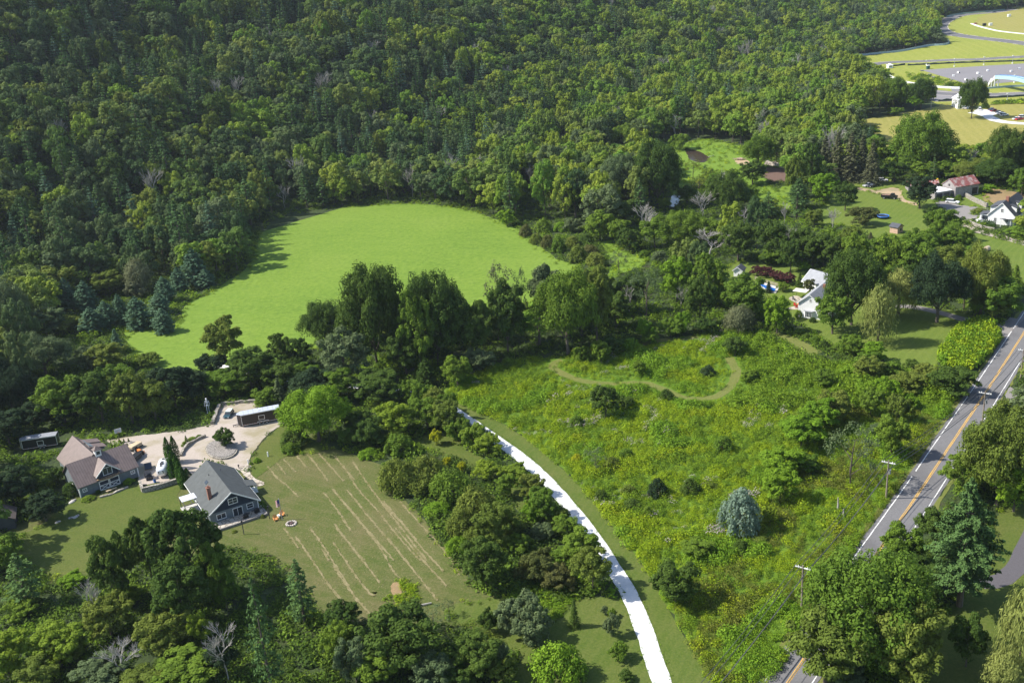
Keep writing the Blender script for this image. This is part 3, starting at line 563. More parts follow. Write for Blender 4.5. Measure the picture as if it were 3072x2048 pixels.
def grass(name, c1, c2, c3, big=.035, fine=1.7, stripe=None, bumps=.5):
    g = NG(name); f = g.noise(big, detail=5, rough=.6); f2 = g.noise(fine, detail=6, rough=.7); f3 = g.noise(.25, detail=4)
    col = g.ramp(f, [(.32, c1), (.5, c2), (.68, c3)]); col = g.mix(g.ramp(f3, [(.42, (0, 0, 0)), (.72, (.55, .55, .55))]), col, gray(c3, 1.12)); col = g.mix(.55, col, g.ramp(f2, [(.28, gray(c1, .62)), (.5, c2), (.72, gray(c3, 1.25))]))
    if stripe:
        step, ang, k = stripe; mp = g.n('Mapping'); mp.inputs['Rotation'].default_value = (0, 0, ang); g.l(g.geo(), mp.inputs[0]); sp = g.n('SeparateXYZ'); g.l(mp.outputs[0], sp.inputs[0])
        wv = g.noise(.06, detail=3); ad = g.n('Math', operation='MULTIPLY_ADD'); g.l(wv, ad.inputs[0]); ad.inputs[1].default_value = 4; g.l(sp.outputs[0], ad.inputs[2])
        s = g.n('Math', operation='SINE'); q = g.n('Math', operation='MULTIPLY'); g.l(ad.outputs[0], q.inputs[0]); q.inputs[1].default_value = 6.283 / step; g.l(q.outputs[0], s.inputs[0])
        col = g.mix(g.ramp(s.outputs[0], [(.1, (0, 0, 0)), (.9, (k, k, k))]), col, gray(c3, 1.3))
    g.bump(f2, bumps, .25); return g.fin(col, .9, spec=.15)
G_hay = grass('hay_grass', (.100, .182, .020), (.135, .220, .025), (.172, .244, .036), .022, .6, (11., R(-72), .05), .8)
G_lawn = grass('lawn_grass', (.056, .098, .015), (.084, .106, .024), (.165, .132, .068), .055, 2.2, (2.6, R(-60), .10))
G_lawn2 = grass('green_lawn', (.088, .145, .020), (.112, .162, .025), (.140, .170, .034), .05, 2.2, (2.2, R(38), .2))
G_side = grass('side_lawn', (.058, .100, .013), (.080, .112, .019), (.118, .122, .034), .06, 2.2, (1.8, R(-65), .07))
G_verge = grass('mown_verge', (.062, .108, .014), (.084, .122, .020), (.128, .134, .040), .08, 2.4, (1.6, R(25), .12))
G_gold = grass('dry_field', (.215, .220, .050), (.260, .245, .060), (.300, .260, .085), .02, .7, (5., R(15), .15))
G_track = grass('track_grass', (.190, .240, .035), (.235, .265, .042), (.290, .285, .070), .012, .5, (9., R(10), .13))
G_path = grass('mown_path', (.115, .150, .028), (.140, .160, .038), (.170, .172, .055), .2, 2.5)
G_mead = grass('meadow_soil', (.080, .150, .014), (.095, .170, .016), (.11, .17, .02), .1, 1.2)
G_creek = grass('creek_grass', (.105, .200, .022), (.135, .225, .024), (.175, .235, .035), .05, .9, None, 1.)
def gravelmat(name, c, var=.14, fine=3.5, big=.12, patch=None):
    g = NG(name); f = g.noise(fine, detail=7, rough=.75); fb = g.noise(big, detail=5, rough=.6)
    col = g.ramp(f, [(.3, gray(c, 1 - var)), (.7, gray(c, 1 + var))])
    if patch: col = g.mix(g.ramp(fb, [(.48, (0, 0, 0)), (.66, (.75, .75, .75))]), col, patch)
    g.bump(f, .5, .05); return g.fin(col, .95, spec=.15)
S_gravel = gravelmat('pink_gravel', (.41, .355, .305), patch=(.25, .22, .12)); S_white = gravelmat('crushed_marble', (.68, .675, .67), .12, patch=(.55, .54, .52)); S_dirt = gravelmat('bare_dirt', (.40, .30, .19), patch=(.26, .22, .13)); S_brown = gravelmat('brown_slope', (.27, .19, .10), .2, 2., .2, (.16, .15, .06))
S_asph = gravelmat('asphalt', (.165, .162, .165), .2, 2.5, .09, (.12, .117, .12)); S_track = gravelmat('track_asphalt', (.15, .147, .152), .1, 1., .02, (.205, .2, .205)); S_pad = gravelmat('paddock_asphalt', (.225, .215, .222), .08, .8, .02, (.195, .188, .195)); S_lot = gravelmat('old_asphalt', (.24, .225, .215), .1, 2., .08, (.20, .19, .18)); S_mud = gravelmat('creek_mud', (.145, .095, .075), .2, 1.5)
S_flag = stone('flagstones', (.42, .36, .28), (.52, .47, .40), .9); S_wall = stone('field_stone', (.30, .27, .23), (.42, .39, .33), 1.6); S_cobble = stone('cobbles', (.26, .24, .22), (.36, .33, .30), 3.)
def watermat(name, c, rough=.06):
    g = NG(name); f = g.noise(.8, detail=4); g.bump(f, .08, .05); g.fin(c, rough, spec=.5); return g.m
W_dark = watermat('creek_water', (.05, .032, .026), .12); W_blue = watermat('stream_water', (.012, .022, .035), .03)

# fields and lawns
sheet('hay_field', world('D', [(283,757),(300,800),(330,842),(440,862),(530,852),(620,838),(700,805),(850,765),(1000,740),(1140,720),(1250,690),(1350,646),(1330,612),(1280,595),(1235,562),(1200,535),(1172,518),(1100,489),(1030,475),(960,468),(880,470),(760,479),(650,497),(605,522),(590,560),(578,600),(545,632),(515,650),(470,680),(432,695),(405,740),(370,762),(330,752)]), G_hay, .04, .35, 2.)
sheet('lawn', world('D', [(20,1215),(110,1180),(160,1165),(190,1128),(330,1110),(430,1080),(590,1080),(640,985),(700,980),(760,1022),(850,1060),(885,1070),(880,1110),(950,1170),(1010,1245),(1060,1310),(1130,1366),(1230,1385),(1290,1375),(1180,1425),(1000,1440),(870,1435),(760,1425),(690,1360),(640,1300),(540,1262),(440,1290),(330,1290),(240,1312),(140,1345),(60,1290)]), G_lawn, .04, .3)
sheet('side_lawn', world('L', [(470,1010),(560,960),(640,890),(720,850),(880,860),(1000,820),(1240,760),(1280,820),(1540,740),(1600,770),(1560,860),(1640,1000),(1500,1160),(1300,1300),(900,1450),(560,1560),(200,1500),(120,1250),(330,1120)]), G_side, .08, .2)
sheet('side_lawn', world('M', [(1150,300),(1010,370),(890,470),(800,580),(730,690),(720,730),(790,830),(880,760),(960,700),(1050,640),(1300,610),(1420,560),(1200,480),(1180,380)]), G_side, .085, .2)
sheet('lawn', world('C', [(1215,965),(1500,1000),(1690,960),(1960,985),(2010,1000),(2200,1580),(1200,1620),(1220,1460),(1310,1380),(1020,1240),(760,1060)]), G_verge, .06, .2)
sheet('lawn', world('B', [(760,1450),(960,1370),(1120,1450),(1300,1580),(1480,1700),(1590,1860),(1660,1990),(1500,1900),(1350,1750),(1150,1600),(960,1520)]), G_side, .06, .2)
sheet('lawn', world('H', [(-70,400),(0,235),(180,235),(560,280),(760,300),(1000,560),(1500,575),(2000,680),(2070,720),(1830,770),(1750,900),(1680,1000),(1600,1110),(1270,1070),(1200,990),(1000,940),(800,900),(640,800),(560,740),(440,690),(400,560),(150,480)]), G_lawn2, .04, .25)
sheet('path', world('H', [(90,755),(180,740),(270,780),(350,830),(440,905),(490,940),(545,975),(600,985),(680,975),(735,955),(660,925),(590,890),(500,845),(420,815),(310,790),(200,760)]), G_path, .05, .2)
sheet('lawn', world('G', [(200,470),(370,390),(560,200),(680,150),(820,110),(960,100),(1270,160),(1400,200),(1500,400),(1560,560),(1400,640),(1240,700),(1120,710),(900,710),(700,600),(540,570),(380,560)]), G_lawn2, .04, .4)
sheet('lawn', world('G', [(1800,610),(1850,640),(2050,690),(2400,780),(2700,860),(2700,1200),(2380,1160),(2260,1100),(2130,1040),(1950,850),(1800,720)]), G_lawn2, .04, .4)
sheet('lawn', world('G', [(1700,370),(1770,300),(1850,230),(1920,230),(2000,330),(2010,410),(1900,395)]), G_lawn2, .045, .3)
sheet('bank', world('G', [(1950,300),(2000,250),(2080,215),(2352,270),(2500,300),(2500,500),(2330,420),(2150,390),(2000,360)]), S_brown, .05, .4)
sheet('dirt_yard', world('G', [(680,205),(790,212),(900,232),(1000,215),(1090,205),(1150,230),(1170,300),(1240,340),(1330,370),(1300,382),(1170,348),(1060,300),(960,278),(860,250),(760,236)]), S_dirt, .07, .25)
sheet('parking_lot', world('G', [(1490,350),(1600,342),(1700,368),(1800,385),(2010,418),(1900,440),(1830,468),(1960,485),(1990,505),(1850,525),(1730,545),(1640,490),(1560,430)]), S_lot, .07, .1)
sheet('creek_meadow', world('E', [(1095,210),(1190,185),(1300,178),(1420,155),(1560,180),(1680,210),(1810,300),(1840,450),(1900,500),(2010,470),(2110,560),(2000,640),(1750,560),(1650,450),(1550,400),(1420,400),(1330,460),(1270,520),(1190,545),(1170,450),(1140,330)]), G_creek, .04, .5)
sheet('creek_meadow', world('E', [(690,870),(760,860),(860,930),(1000,980),(960,1040),(820,1090),(760,1140),(740,1070),(770,1000)]), G_creek, .04, .5)
sheet('water', world('E', [(1275,222),(1330,228),(1390,250),(1446,290),(1392,318),(1310,296),(1290,262)]), W_dark, .07, .15, clear=False)
sheet('water', world('E', [(1165,615),(1180,555),(1205,538),(1245,540),(1228,600),(1190,625)]), W_blue, .07, .15)
sheet('dirt', world('E', [(1130,345),(1220,338),(1215,352),(1140,378)]), S_mud, .075, .2, clear=False)
sheet('dirt', world('E', [(1815,365),(1880,352),(2000,378),(2000,430),(1925,452),(1820,425)]), S_mud, .075, .3)
sheet('dirt', world('E', [(1620,300),(1690,300),(1720,318),(1660,335)]), S_dirt, .075, .3, clear=False)
sheet('dry_field', world('J', [(545,1285),(700,1250),(900,1215),(1200,1165),(1480,1118),(1640,1130),(1900,1150),(2000,1105),(2200,1090),(2500,1070),(2600,1350),(2400,1560),(1750,1600),(850,1600),(830,1450),(600,1330)]), G_gold, .04, .8, 4.)
sheet('track_grass', world('J', [(470,650),(700,590),(1130,525),(1350,490),(1560,462),(1545,430),(1470,380),(1430,310),(1500,200),(1580,165),(1800,140),(2150,112),(2500,80),(2800,300),(2700,1060),(2100,1085),(1900,1110),(1480,1100),(1400,1075),(1300,960),(900,880),(860,760),(700,700)]), G_track, .03, .8, 5.)
sheet('dry_field', world('J', [(1900,180),(2150,118),(2500,84),(2600,360),(2350,350),(1950,280),(1850,250)]), G_gold, .06, 1.2, 5., clear=False)
sheet('paddock', world('J', [(1275,740),(1500,722),(2000,690),(2600,655),(2600,850),(2250,862),(2050,880),(1740,882),(1600,835)]), S_pad, .08, .0, clear=False, sm=False)
sheet('runoff', world('J', [(1410,950),(1700,972),(1960,978),(2000,1010),(1700,1056),(1400,1066),(1380,1010)]), S_pad, .07, .0, clear=False)
sheet('runoff', world('J', [(1620,905),(1780,905),(1780,960),(1600,960)]), S_pad, .06, 0, clear=False)

# roads
def line(tile, pts, step=2.): return smooth_pts(world(tile, pts), False, step)
YC = world('N', [(550,930),(785,590),(985,290),(1175,5)]) + world('H', [(2347,805)])
d0 = (YC[0] - YC[1]).normalized(); d1 = (YC[-1] - YC[-2]).normalized()
road = smooth_pts([YC[0] + d0 * 130, YC[0] + d0 * 70] + YC + [YC[-1] + d1 * 50, YC[-1] + d1 * 120], False, 2.5)
strip('road', road, -3.75, 3.75, S_asph, .06, .06); CLEAR.append(np.array([(p.x, p.y) for p in offset_line(road, -6) + offset_line(road, 6)[::-1]]))
def paintmat(name, c, wear):
    g = NG(name); f = g.noise(2.2, detail=8, rough=.8); return g.fin(g.mix(g.ramp(f, [(.46, (0, 0, 0)), (.60, (wear, wear, wear))]), c, (.21, .205, .20)), .8)
P_white = paintmat('white_road_paint', (.78, .78, .76), .75); P_yell = paintmat('yellow_road_paint', (.62, .36, .06), .6)
strip('road_marking', road, 2.92, 3.12, P_white, .075, .02, .02); strip('road_marking', road, -3.0, -3.18, P_white, .075, .02, .08)
strip('road_marking', road, .06, .24, P_yell, .075, .02); strip('road_marking', road, -.24, -.06, P_yell, .075, .02)
strip('road_shoulder', road, 3.7, 4.5, G_path, .055, .25); strip('road_shoulder', road, -4.4, -3.7, G_path, .055, .35)
dr = line('D', [(1560,1720),(1520,1568),(1452,1379),(1380,1260),(1315,1172),(1215,1066),(1072,963),(1000,922),(900,895),(790,885),(690,876),(610,858),(548,853),(500,840)])
CLEAR.append(np.array([(p.x, p.y) for p in offset_line(dr, -2.5) + offset_line(dr, 2.5)[::-1]]))
strip('driveway', dr, -1.5, 1.5, S_white, .09, .07)
sheet('verge', [p for p in dr[:len(dr) * 7 // 13]] + [gp('D', x, y).xy for x, y in [(985,893),(1009,909),(1085,940),(1156,973),(1210,1010),(1266,1056),(1302,1086),(1352,1139),(1402,1202),(1435,1246),(1471,1288),(1520,1370),(1560,1440),(1600,1510),(1640,1568),(1720,1700)]], G_verge, .055, .12, sm=False)
strip('driveway', line('G', [(1600,470),(1690,520),(1760,570),(1850,612),(1950,642),(2060,672),(2352,748),(2700,840)]), -2., 2., S_gravel, .08, .15)
strip('driveway', line('H', [(2290,690),(2180,745),(2080,735),(1960,712),(1830,688),(1700,650),(1560,615),(1430,592),(1300,590)]), -1.6, 1.6, S_lot, .06, .1)
sheet('driveway', world('H', [(2085,738),(2180,745),(2290,690),(2352,660),(2352,690),(2240,800),(2195,838),(2140,800)]), S_lot, .065, .05)
strip('driveway', line('N', [(1120,1045),(1180,1042),(1240,1025),(1300,975),(1348,890),(1420,740)]), -1.7, 1.7, gravelmat('dark_asphalt', (.105, .098, .105), .12, 2.5), .06, .06)
sheet('driveway', world('H', [(2220,1255),(2240,1240),(2290,1290),(2300,1340),(2260,1365),(2205,1335)]), S_lot, .06, .06)
sheet('lawn', world('N', [(1000,1120),(1120,980),(1180,800),(1200,680),(1500,560),(1700,900),(1600,1500),(1200,1660),(860,1660),(880,1300)]), G_side, .04, .3)
strip('driveway', line('J', [(1800,1180),(1870,1190),(1950,1212),(2050,1262),(2150,1283),(2352,1300),(2600,1310)], 4.), -3., 3., S_white, .09, .2)
sheet('driveway', world('J', [(1830,1165),(1900,1150),(1990,1160),(2060,1195),(2010,1215),(1920,1215)]), S_white, .085, .2)
T1 = [(2700,560),(2352,597),(2100,610),(1900,625),(1600,632),(1300,645),(1000,655),(830,668),(735,690),(690,720),(700,770),(780,850),(900,915),(1100,945),(1420,980),(1700,992),(1950,996),(2352,985),(2700,970)]
T2 = [(2700,520),(2352,458),(2050,420),(1850,398),(1660,372),(1560,350),(1490,325),(1468,285),(1500,240),(1580,195),(1700,163),(1850,147),(2000,136),(2130,118),(2240,100)]
for T, wd in ((T1, 6.), (T2, 7.)):
    L = line('J', T, 4.); strip('racetrack', L, -wd, wd, S_track, .10, .1); strip('racetrack_kerb', L, wd, wd + .8, plain('kerb_paint', (.6, .52, .46)), .11, 0, .35); strip('racetrack_kerb', L, -wd - .8, -wd, plain('kerb_paint', (.6, .52, .46)), .11, 0, .35)
for pts in ([(510,75),(570,62),(640,50),(720,42),(800,36),(900,20)], [(1118,165),(1145,215),(1168,265),(1155,320),(1125,370),(1080,408),(1040,430),(980,445),(920,452),(850,450),(790,440),(740,420),(680,390),(620,368),(570,352),(520,343),(430,342),(350,346),(270,346),(200,341),(100,325),(20,300),(-40,270),(-95,235),(-80,200),(-30,185)]):
    L = line('F', pts, 1.); strip('path', L, -1.2, 1.2, G_path, .065, .12); CLEAR.append(np.array([(p.x, p.y) for p in offset_line(L, -1.9) + offset_line(L, 1.9)[::-1]]))
PATHS = CLEAR[-2:]
# homestead gravel
sheet('gravel_yard', world('L', [(950,350),(1100,330),(1240,312),(1400,295),(1560,275),(1700,250),(1850,212),(1895,140),(1935,50),(2100,30),(2250,20),(2300,90),(2468,132),(2560,128),(2590,178),(2500,215),(2428,253),(2370,295),(2318,343),(2270,405),(2228,463),(2190,545),(2200,590),(2120,620),(1850,560),(1700,700),(1560,690),(1400,725),(1240,745),(1215,650),(1180,540),(1130,400),(1000,395)]), S_gravel, .095, .15, .8)
sheet('path', world('M', [(640,740),(700,735),(730,780),(770,830),(860,880),(830,905),(770,905),(740,860),(680,810)]), S_flag, .11, .08, .6)
# meadow
MEAD = world('D', [(1014,907),(1085,940),(1156,973),(1210,1010),(1266,1056),(1302,1086),(1352,1139),(1402,1202),(1435,1246),(1471,1288),(1520,1370),(1560,1440),(1600,1510),(1640,1568),(1770,1568),(1835,1460),(1965,1262),(2080,1090),(2180,940),(2200,900),(2150,880),(2040,845),(1940,840),(1900,836),(1860,830),(1820,816),(1790,795),(1765,776),(1735,768),(1690,762),(1640,765),(1470,790),(1380,800),(1290,820),(1200,830),(1130,845),(1060,870)])
sheet('meadow', MEAD, G_mead, .03, .3)
THICK = world('H', [(1660,1010),(1700,960),(1760,870),(1830,780),(1920,740),(2030,735),(2090,760),(2140,820),(2130,870),(2060,980),(1960,1090),(1900,1120),(1800,1110),(1700,1090)])
CLEAR.append(np.array(THICK))
FERN = world('C', [(1205,935),(1270,880),(1350,860),(1500,930),(1720,960),(1650,1020),(1580,1090),(1520,1165),(1460,1120),(1390,1040),(1260,985)])

# ------------------------------------------------------------------ scattered growth (far too many to count)
def inpoly(P, poly):
    x, y = P[:, 0], P[:, 1]; r = np.zeros(len(P), bool); n = len(poly); j = n - 1
    for i in range(n):
        xi, yi = poly[i]; xj, yj = poly[j]
        if yi != yj: r ^= ((yi > y) != (yj > y)) & (x < (xj - xi) * (y - yi) / (yj - yi) + xi)
        j = i
    return r
def vnoise(P, s, seed):
    q = np.asarray(P)[:, :2] / s + seed * 17.3; i = np.floor(q).astype(int); f = q - i; f = f * f * (3 - 2 * f)
    h = lambda a, b_: (np.sin(a * 127.1 + b_ * 311.7 + seed * 74.7) * 43758.5453) % 1
    return (h(i[:, 0], i[:, 1]) * (1 - f[:, 0]) + h(i[:, 0] + 1, i[:, 1]) * f[:, 0]) * (1 - f[:, 1]) + (h(i[:, 0], i[:, 1] + 1) * (1 - f[:, 0]) + h(i[:, 0] + 1, i[:, 1] + 1) * f[:, 0]) * f[:, 1]
def scatter(name, meshes, P, S, I, ROT=None):
    col = bpy.data.collections.new(name + '_sources')
    for k, me in enumerate(meshes):
        col.objects.link(bpy.data.objects.new(f'{name}_{k:03d}', me))
    n = len(P); me = bpy.data.meshes.new(name); me.vertices.add(n); me.vertices.foreach_set('co', np.asarray(P, np.float32).ravel())
    rot = np.zeros((n, 3), np.float32); rot[:, 2] = rng.uniform(0, 6.283, n)
    for nm, ty, v in (('size', 'FLOAT_VECTOR', np.asarray(S, np.float32)), ('turn', 'FLOAT_VECTOR', rot), ('pick', 'INT', np.asarray(I, np.int32))):
        a = me.attributes.new(nm, ty, 'POINT'); a.data.foreach_set('vector' if ty == 'FLOAT_VECTOR' else 'value', v.ravel())
    o = bpy.data.objects.new(name, me); COL.objects.link(o); struct(o, 'stuff')
    t = bpy.data.node_groups.new(name, 'GeometryNodeTree'); t.interface.new_socket('Geometry', in_out='INPUT', socket_type='NodeSocketGeometry'); t.interface.new_socket('Geometry', in_out='OUTPUT', socket_type='NodeSocketGeometry')
    N = t.nodes.new; gi, go, ip, ci = N('NodeGroupInput'), N('NodeGroupOutput'), N('GeometryNodeInstanceOnPoints'), N('GeometryNodeCollectionInfo')
    ci.inputs['Collection'].default_value = col; ci.inputs['Separate Children'].default_value = True; ci.inputs['Reset Children'].default_value = True
    ip.inputs['Pick Instance'].default_value = True
    def attr(nm, ty):
        x = N('GeometryNodeInputNamedAttribute'); x.data_type = ty; x.inputs['Name'].default_value = nm; return next(q for q in x.outputs if q.enabled and q.name == 'Attribute')
    L = t.links.new; L(gi.outputs[0], ip.inputs['Points']); L(ci.outputs[0], ip.inputs['Instance']); L(attr('pick', 'INT'), ip.inputs['Instance Index']); L(attr('size', 'FLOAT_VECTOR'), ip.inputs['Scale'])
    e = N('FunctionNodeEulerToRotation'); L(attr('turn', 'FLOAT_VECTOR'), e.inputs[0]); L(e.outputs[0], ip.inputs['Rotation']); L(ip.outputs[0], go.inputs[0])
    md = o.modifiers.new('growth', 'NODES'); md.node_group = t; return o
def weed(mat, n=46, r=.75, h=1.0, size=.30, bloom=0.):
    a = rng.uniform(0, 6.283, n); q = r * np.sqrt(rng.uniform(0, 1, n)); z = h * (1 - .55 * (q / r) ** 2) * rng.uniform(.35, 1.05, n)
    P = np.stack([q * np.cos(a), q * np.sin(a), z], 1); N = np.stack([np.cos(a) * q / r * .8, np.sin(a) * q / r * .8, np.full(n, 1.)], 1) + rng.normal(size=(n, 3)) * .38
    bl = (z > h * .62) & (rng.uniform(size=n) < bloom) if bloom else None
    return leaves_mesh('weed', P, N, size * rng.uniform(.6, 1.4, n), LM[mat], aspect=.5, bloom=None if bl is None else bl.astype(float))
def grid_pts(poly, dens):
    poly = np.array([(p[0], p[1]) for p in poly]); lo, hi = poly.min(0), poly.max(0); n = int((hi - lo).prod() * dens); P = rng.uniform(lo, hi, (n, 2)); return P[inpoly(P, poly)]
WEEDS = [weed('weed', 80, .8, 1., .22), weed('weed2', 80, .8, 1., .22), weed('weed3', 70, .75, 1., .2), weed('weedy', 70, .75, 1., .18), weed('bloom', 80, .8, 1., .2, .8), weed('weed2', 100, 1., 1.6, .28), weed('bright', 100, 1., 1.2, .28)]
P = grid_pts(MEAD, 1.75)
for q in PATHS + [c for c in CLEAR if len(c) > 20 and np.hypot(*(c.mean(0) - np.array(gp('H', 420, 880).xy))) < 12]: P = P[~inpoly(P, q)]
n = len(P); n1, n2, n3, n4 = vnoise(P, 9, 1), vnoise(P, 4, 2), vnoise(P, 14, 3), vnoise(P, 2.5, 4); u = rng.uniform(size=n)
rc = np.array([(p.x, p.y) for p in road]); dR = np.min(np.hypot(P[:, None, 0] - rc[None, ::3, 0], P[:, None, 1] - rc[None, ::3, 1]), 1)
I = np.where(u < .12 + .75 * (n1 > .62), 1, 0); I = np.where((n2 > .80) & (u > .6), 3, I); I = np.where((dR < 24) & (n3 > .35) & (u < .75), 2, I); I = np.where((n4 > .70) & (n3 > .5) & (u > .55) & (dR > 25), 4, I); I = np.where((n2 < .2) & (u < .6), 5, I); I = np.where((n1 < .28) & (u < .7), 6, I)
top = np.array([proj((x, y, 0))[1] for x, y in P]); I = np.where((top < 1230) & (np.array([proj((x, y, 0))[0] for x, y in P]) > 2180) & (u < .85), np.where(u < .5, 5, 1), I)
s = rng.uniform(.6, 1.2, n) * (.5 + 1.15 * n2) * np.where((I == 5) | (I == 6), 1.2, 1.); pc = np.concatenate(PATHS); dP = np.min(np.hypot(P[:, None, 0] - pc[None, ::2, 0], P[:, None, 1] - pc[None, ::2, 1]), 1); s = s * np.clip(.42 + dP * .12, .42, 1.); scatter('meadow_weeds', WEEDS, np.c_[P, np.full(n, .02)], np.stack([s, s, s * rng.uniform(.8, 1.4, n)], 1), I)
P = grid_pts(THICK, 2.); n = len(P); s = rng.uniform(.9, 1.6, n); scatter('thicket_growth', [weed('bright', 60, .9, 1.3, .42), weed('weed', 60, .9, 1.3, .4)], np.c_[P, np.full(n, .3)], np.stack([s, s, s * 1.7], 1), rng.integers(0, 2, n))
P = grid_pts(FERN, 2.2); n = len(P); s = rng.uniform(.7, 1.1, n); scatter('fern_growth', [weed('bright', 46, .8, .8, .3), weed('weed2', 46, .8, .9, .3)], np.c_[P, np.full(n, .02)], np.stack([s, s, s], 1), rng.integers(0, 2, n))
# dry clippings left in rows by the mower
rows = [('M', q) for q in ([(1150,640),(1230,740)], [(890,730),(980,840),(1060,900),(1160,1000)], [(1030,670),(1140,780)], [(970,700),(1050,800)], [(1240,630),(1330,730),(1420,860)], [(1340,620),(1470,760),(1560,860)], [(1480,640),(1570,750),(1650,850)], [(1640,690),(1760,870),(1900,1060),(2050,1250),(2200,1450),(2290,1560)], [(1580,760),(1700,950),(1850,1110),(2000,1300),(2120,1440),(2240,1560)],
    [(1590,940),(1720,1100),(1850,1260),(2000,1430),(2100,1560)], [(1460,930),(1600,1090),(1750,1270),(1900,1440),(2000,1560)], [(1380,960),(1500,1110),(1620,1300)], [(1480,1240),(1600,1400),(1740,1560)], [(1370,1460),(1430,1560)], [(1910,1040),(2050,1200),(2200,1380)])] + \
    [('C', q) for q in ([(400,600),(600,850),(720,1000)], [(430,500),(600,700),(780,900)], [(0,240),(150,420),(310,620),(430,820),(520,870)], [(340,330),(480,480),(620,650),(760,800)], [(460,320),(640,520),(780,680),(870,830)], [(0,600),(120,780),(250,950),(290,960)], [(0,760),(130,950),(260,1100)], [(0,920),(100,1050)], [(20,500),(150,660),(300,850),(310,880)], [(-160,500),(-60,640),(60,830),(170,1010)], [(-260,560),(-160,700),(-40,880),(60,1010)], [(-340,500),(-240,640)])]
g = NG('mown_rows'); f = g.noise(.5, detail=7, rough=.75); S_row = g.fin(g.ramp(f, [(.36, (.115, .118, .034)), (.46, (.19, .168, .08)), (.66, (.275, .235, .13))]), .95, spec=.1)
G_band = grass('lawn_band', (.066, .108, .018), (.096, .115, .028), (.165, .140, .070), .055, 2.2)
m1, m2 = MB(), MB()
for i_, (tl, q) in enumerate(rows):
    L = line(tl, q, .5); strip('', L, .17, -.17, None, .100 + .002 * i_, .09, build=False, mb=m1); strip('', L, 1.1, .2, None, .045 + .0018 * i_, .06, build=False, mb=m2)
for m_, nm_, mt_, kd_ in ((m1, 'grass_clippings', S_row, 'stuff'), (m2, 'lawn_band', G_band, 'structure')):
    o = m_.build(nm_, mt_); struct(o, kd_)
    if o.data.polygons[0].normal.z < 0: o.data.flip_normals()
P = []
for tl, q in rows:
    for p in line(tl, q, .05): P.append((p.x + random.gauss(0, .25), p.y + random.gauss(0, .25), .08 + random.random() * .04))
for _ in range(7000):
    q = rows[random.randrange(len(rows))]; i = random.randrange(len(q[1])); p = gp(q[0], *q[1][i]); P.append((p.x + random.gauss(0, 3.), p.y + random.gauss(0, 3.), .08))
P = np.array(P); k = len(P); S_hay = plain('dry_clippings', (.36, .31, .18), .9)
o = bpy.data.objects.new('scattered_clippings', leaves_mesh('scattered_clippings', P, np.tile([0, 0, 1.], (k, 1)) + rng.normal(size=(k, 3)) * .3, rng.uniform(.07, .18, k), S_hay, .3)); COL.objects.link(o); struct(o, 'stuff')

P = np.array([(p.x, p.y) for d in (-1.55, 1.55) for p in offset_line(smooth_pts(dr, False, .35), d)]); P = P[rng.uniform(size=len(P)) < .5]; P += rng.normal(size=P.shape) * .14; n = len(P)
scatter('verge_tufts', [weed('weed2', 16, .45, .22, .16), weed('hay', 16, .45, .2, .16)], np.c_[P, np.full(n, .07)], np.tile(rng.uniform(.5, 1.2, (n, 1)), (1, 3)), rng.integers(0, 2, n))

# ------------------------------------------------------------------ the woods: the nearest trees one by one, the rest as one mass
CL = [(c, c.min(0), c.max(0), i in SOFT[1:]) for i, c in enumerate(CLEAR)]
def clear_at(P, grow=0., hard=False):
    r = np.zeros(len(P), bool)
    for c, lo, hi, soft in CL:
        if soft and hard: continue
        k = np.where(((P >= lo - grow) & (P <= hi + grow)).all(1))[0]
        if len(k): r[k] |= inpoly(P[k], c)
    return r
ax = np.arange(-420, 900, 8.6); ay = np.arange(95, 1550, 8.6); gx, gy = np.meshgrid(ax, ay); gx = gx + (np.arange(len(ay)) % 2)[:, None] * 4.3
P = np.c_[gx.ravel(), gy.ravel()]; P += rng.uniform(-3.2, 3.2, P.shape)
dx = P[:, 0]; dy = P[:, 1]
t = np.array([hill_t(x, y) for x, y in P])
P = P[(np.abs(P[:, 0]) < .56 * P[:, 1] + 30) & (t < 430)]
Q = np.array([proj((x, y, hz(x, y) + 12)) or (0, 0, 0) for x, y in P]); keep = (Q[:, 0] > -130) & (Q[:, 0] < 3200) & (Q[:, 1] < 2250) & (Q[:, 1] > -160) & (Q[:, 2] > 0); P, Q = P[keep], Q[keep]
NOFILL = [(p.x, p.y) for p in world('D', [(870,1040),(900,990),(960,960),(1060,960),(1250,1120),(1440,1330),(1440,1400),(1300,1400),(1130,1375),(1055,1312),(945,1180),(875,1112)])]
k = ~clear_at(P) & ~inpoly(P, [(p.x, p.y) for p in MEAD]) & ~inpoly(P, NOFILL) & ~inpoly(P, [(p.x, p.y) for p in world('D', [(1170,500),(1290,500),(1420,570),(1510,620),(1440,660),(1340,650),(1230,575)])]); P, Q = P[k], Q[k]
# not inside the open yards and lawns: keep a margin so that crowns do not hang far over them
for a in np.linspace(0, 2 * math.pi, 9)[:-1]:
    k = ~clear_at(P + np.array([math.cos(a), math.sin(a)]) * 2.6); P, Q = P[k], Q[k]
Hh = 14 + 7 * vnoise(P, 22, 5) + rng.normal(size=len(P)) * 2.6; Rr = 4.9 + 2.0 * vnoise(P, 15, 6) + np.clip(rng.normal(size=len(P)), -1.6, 2.2) * 1.15
pl = np.array(PLACED); ok = np.ones(len(P), bool)
for i in range(len(P)):
    d = np.hypot(pl[:, 0] - P[i, 0], pl[:, 1] - P[i, 1]); ok[i] = not (d < pl[:, 2] * .62 + 2.2).any()
P, Q, Hh, Rr = P[ok], Q[ok], Hh[ok], Rr[ok]
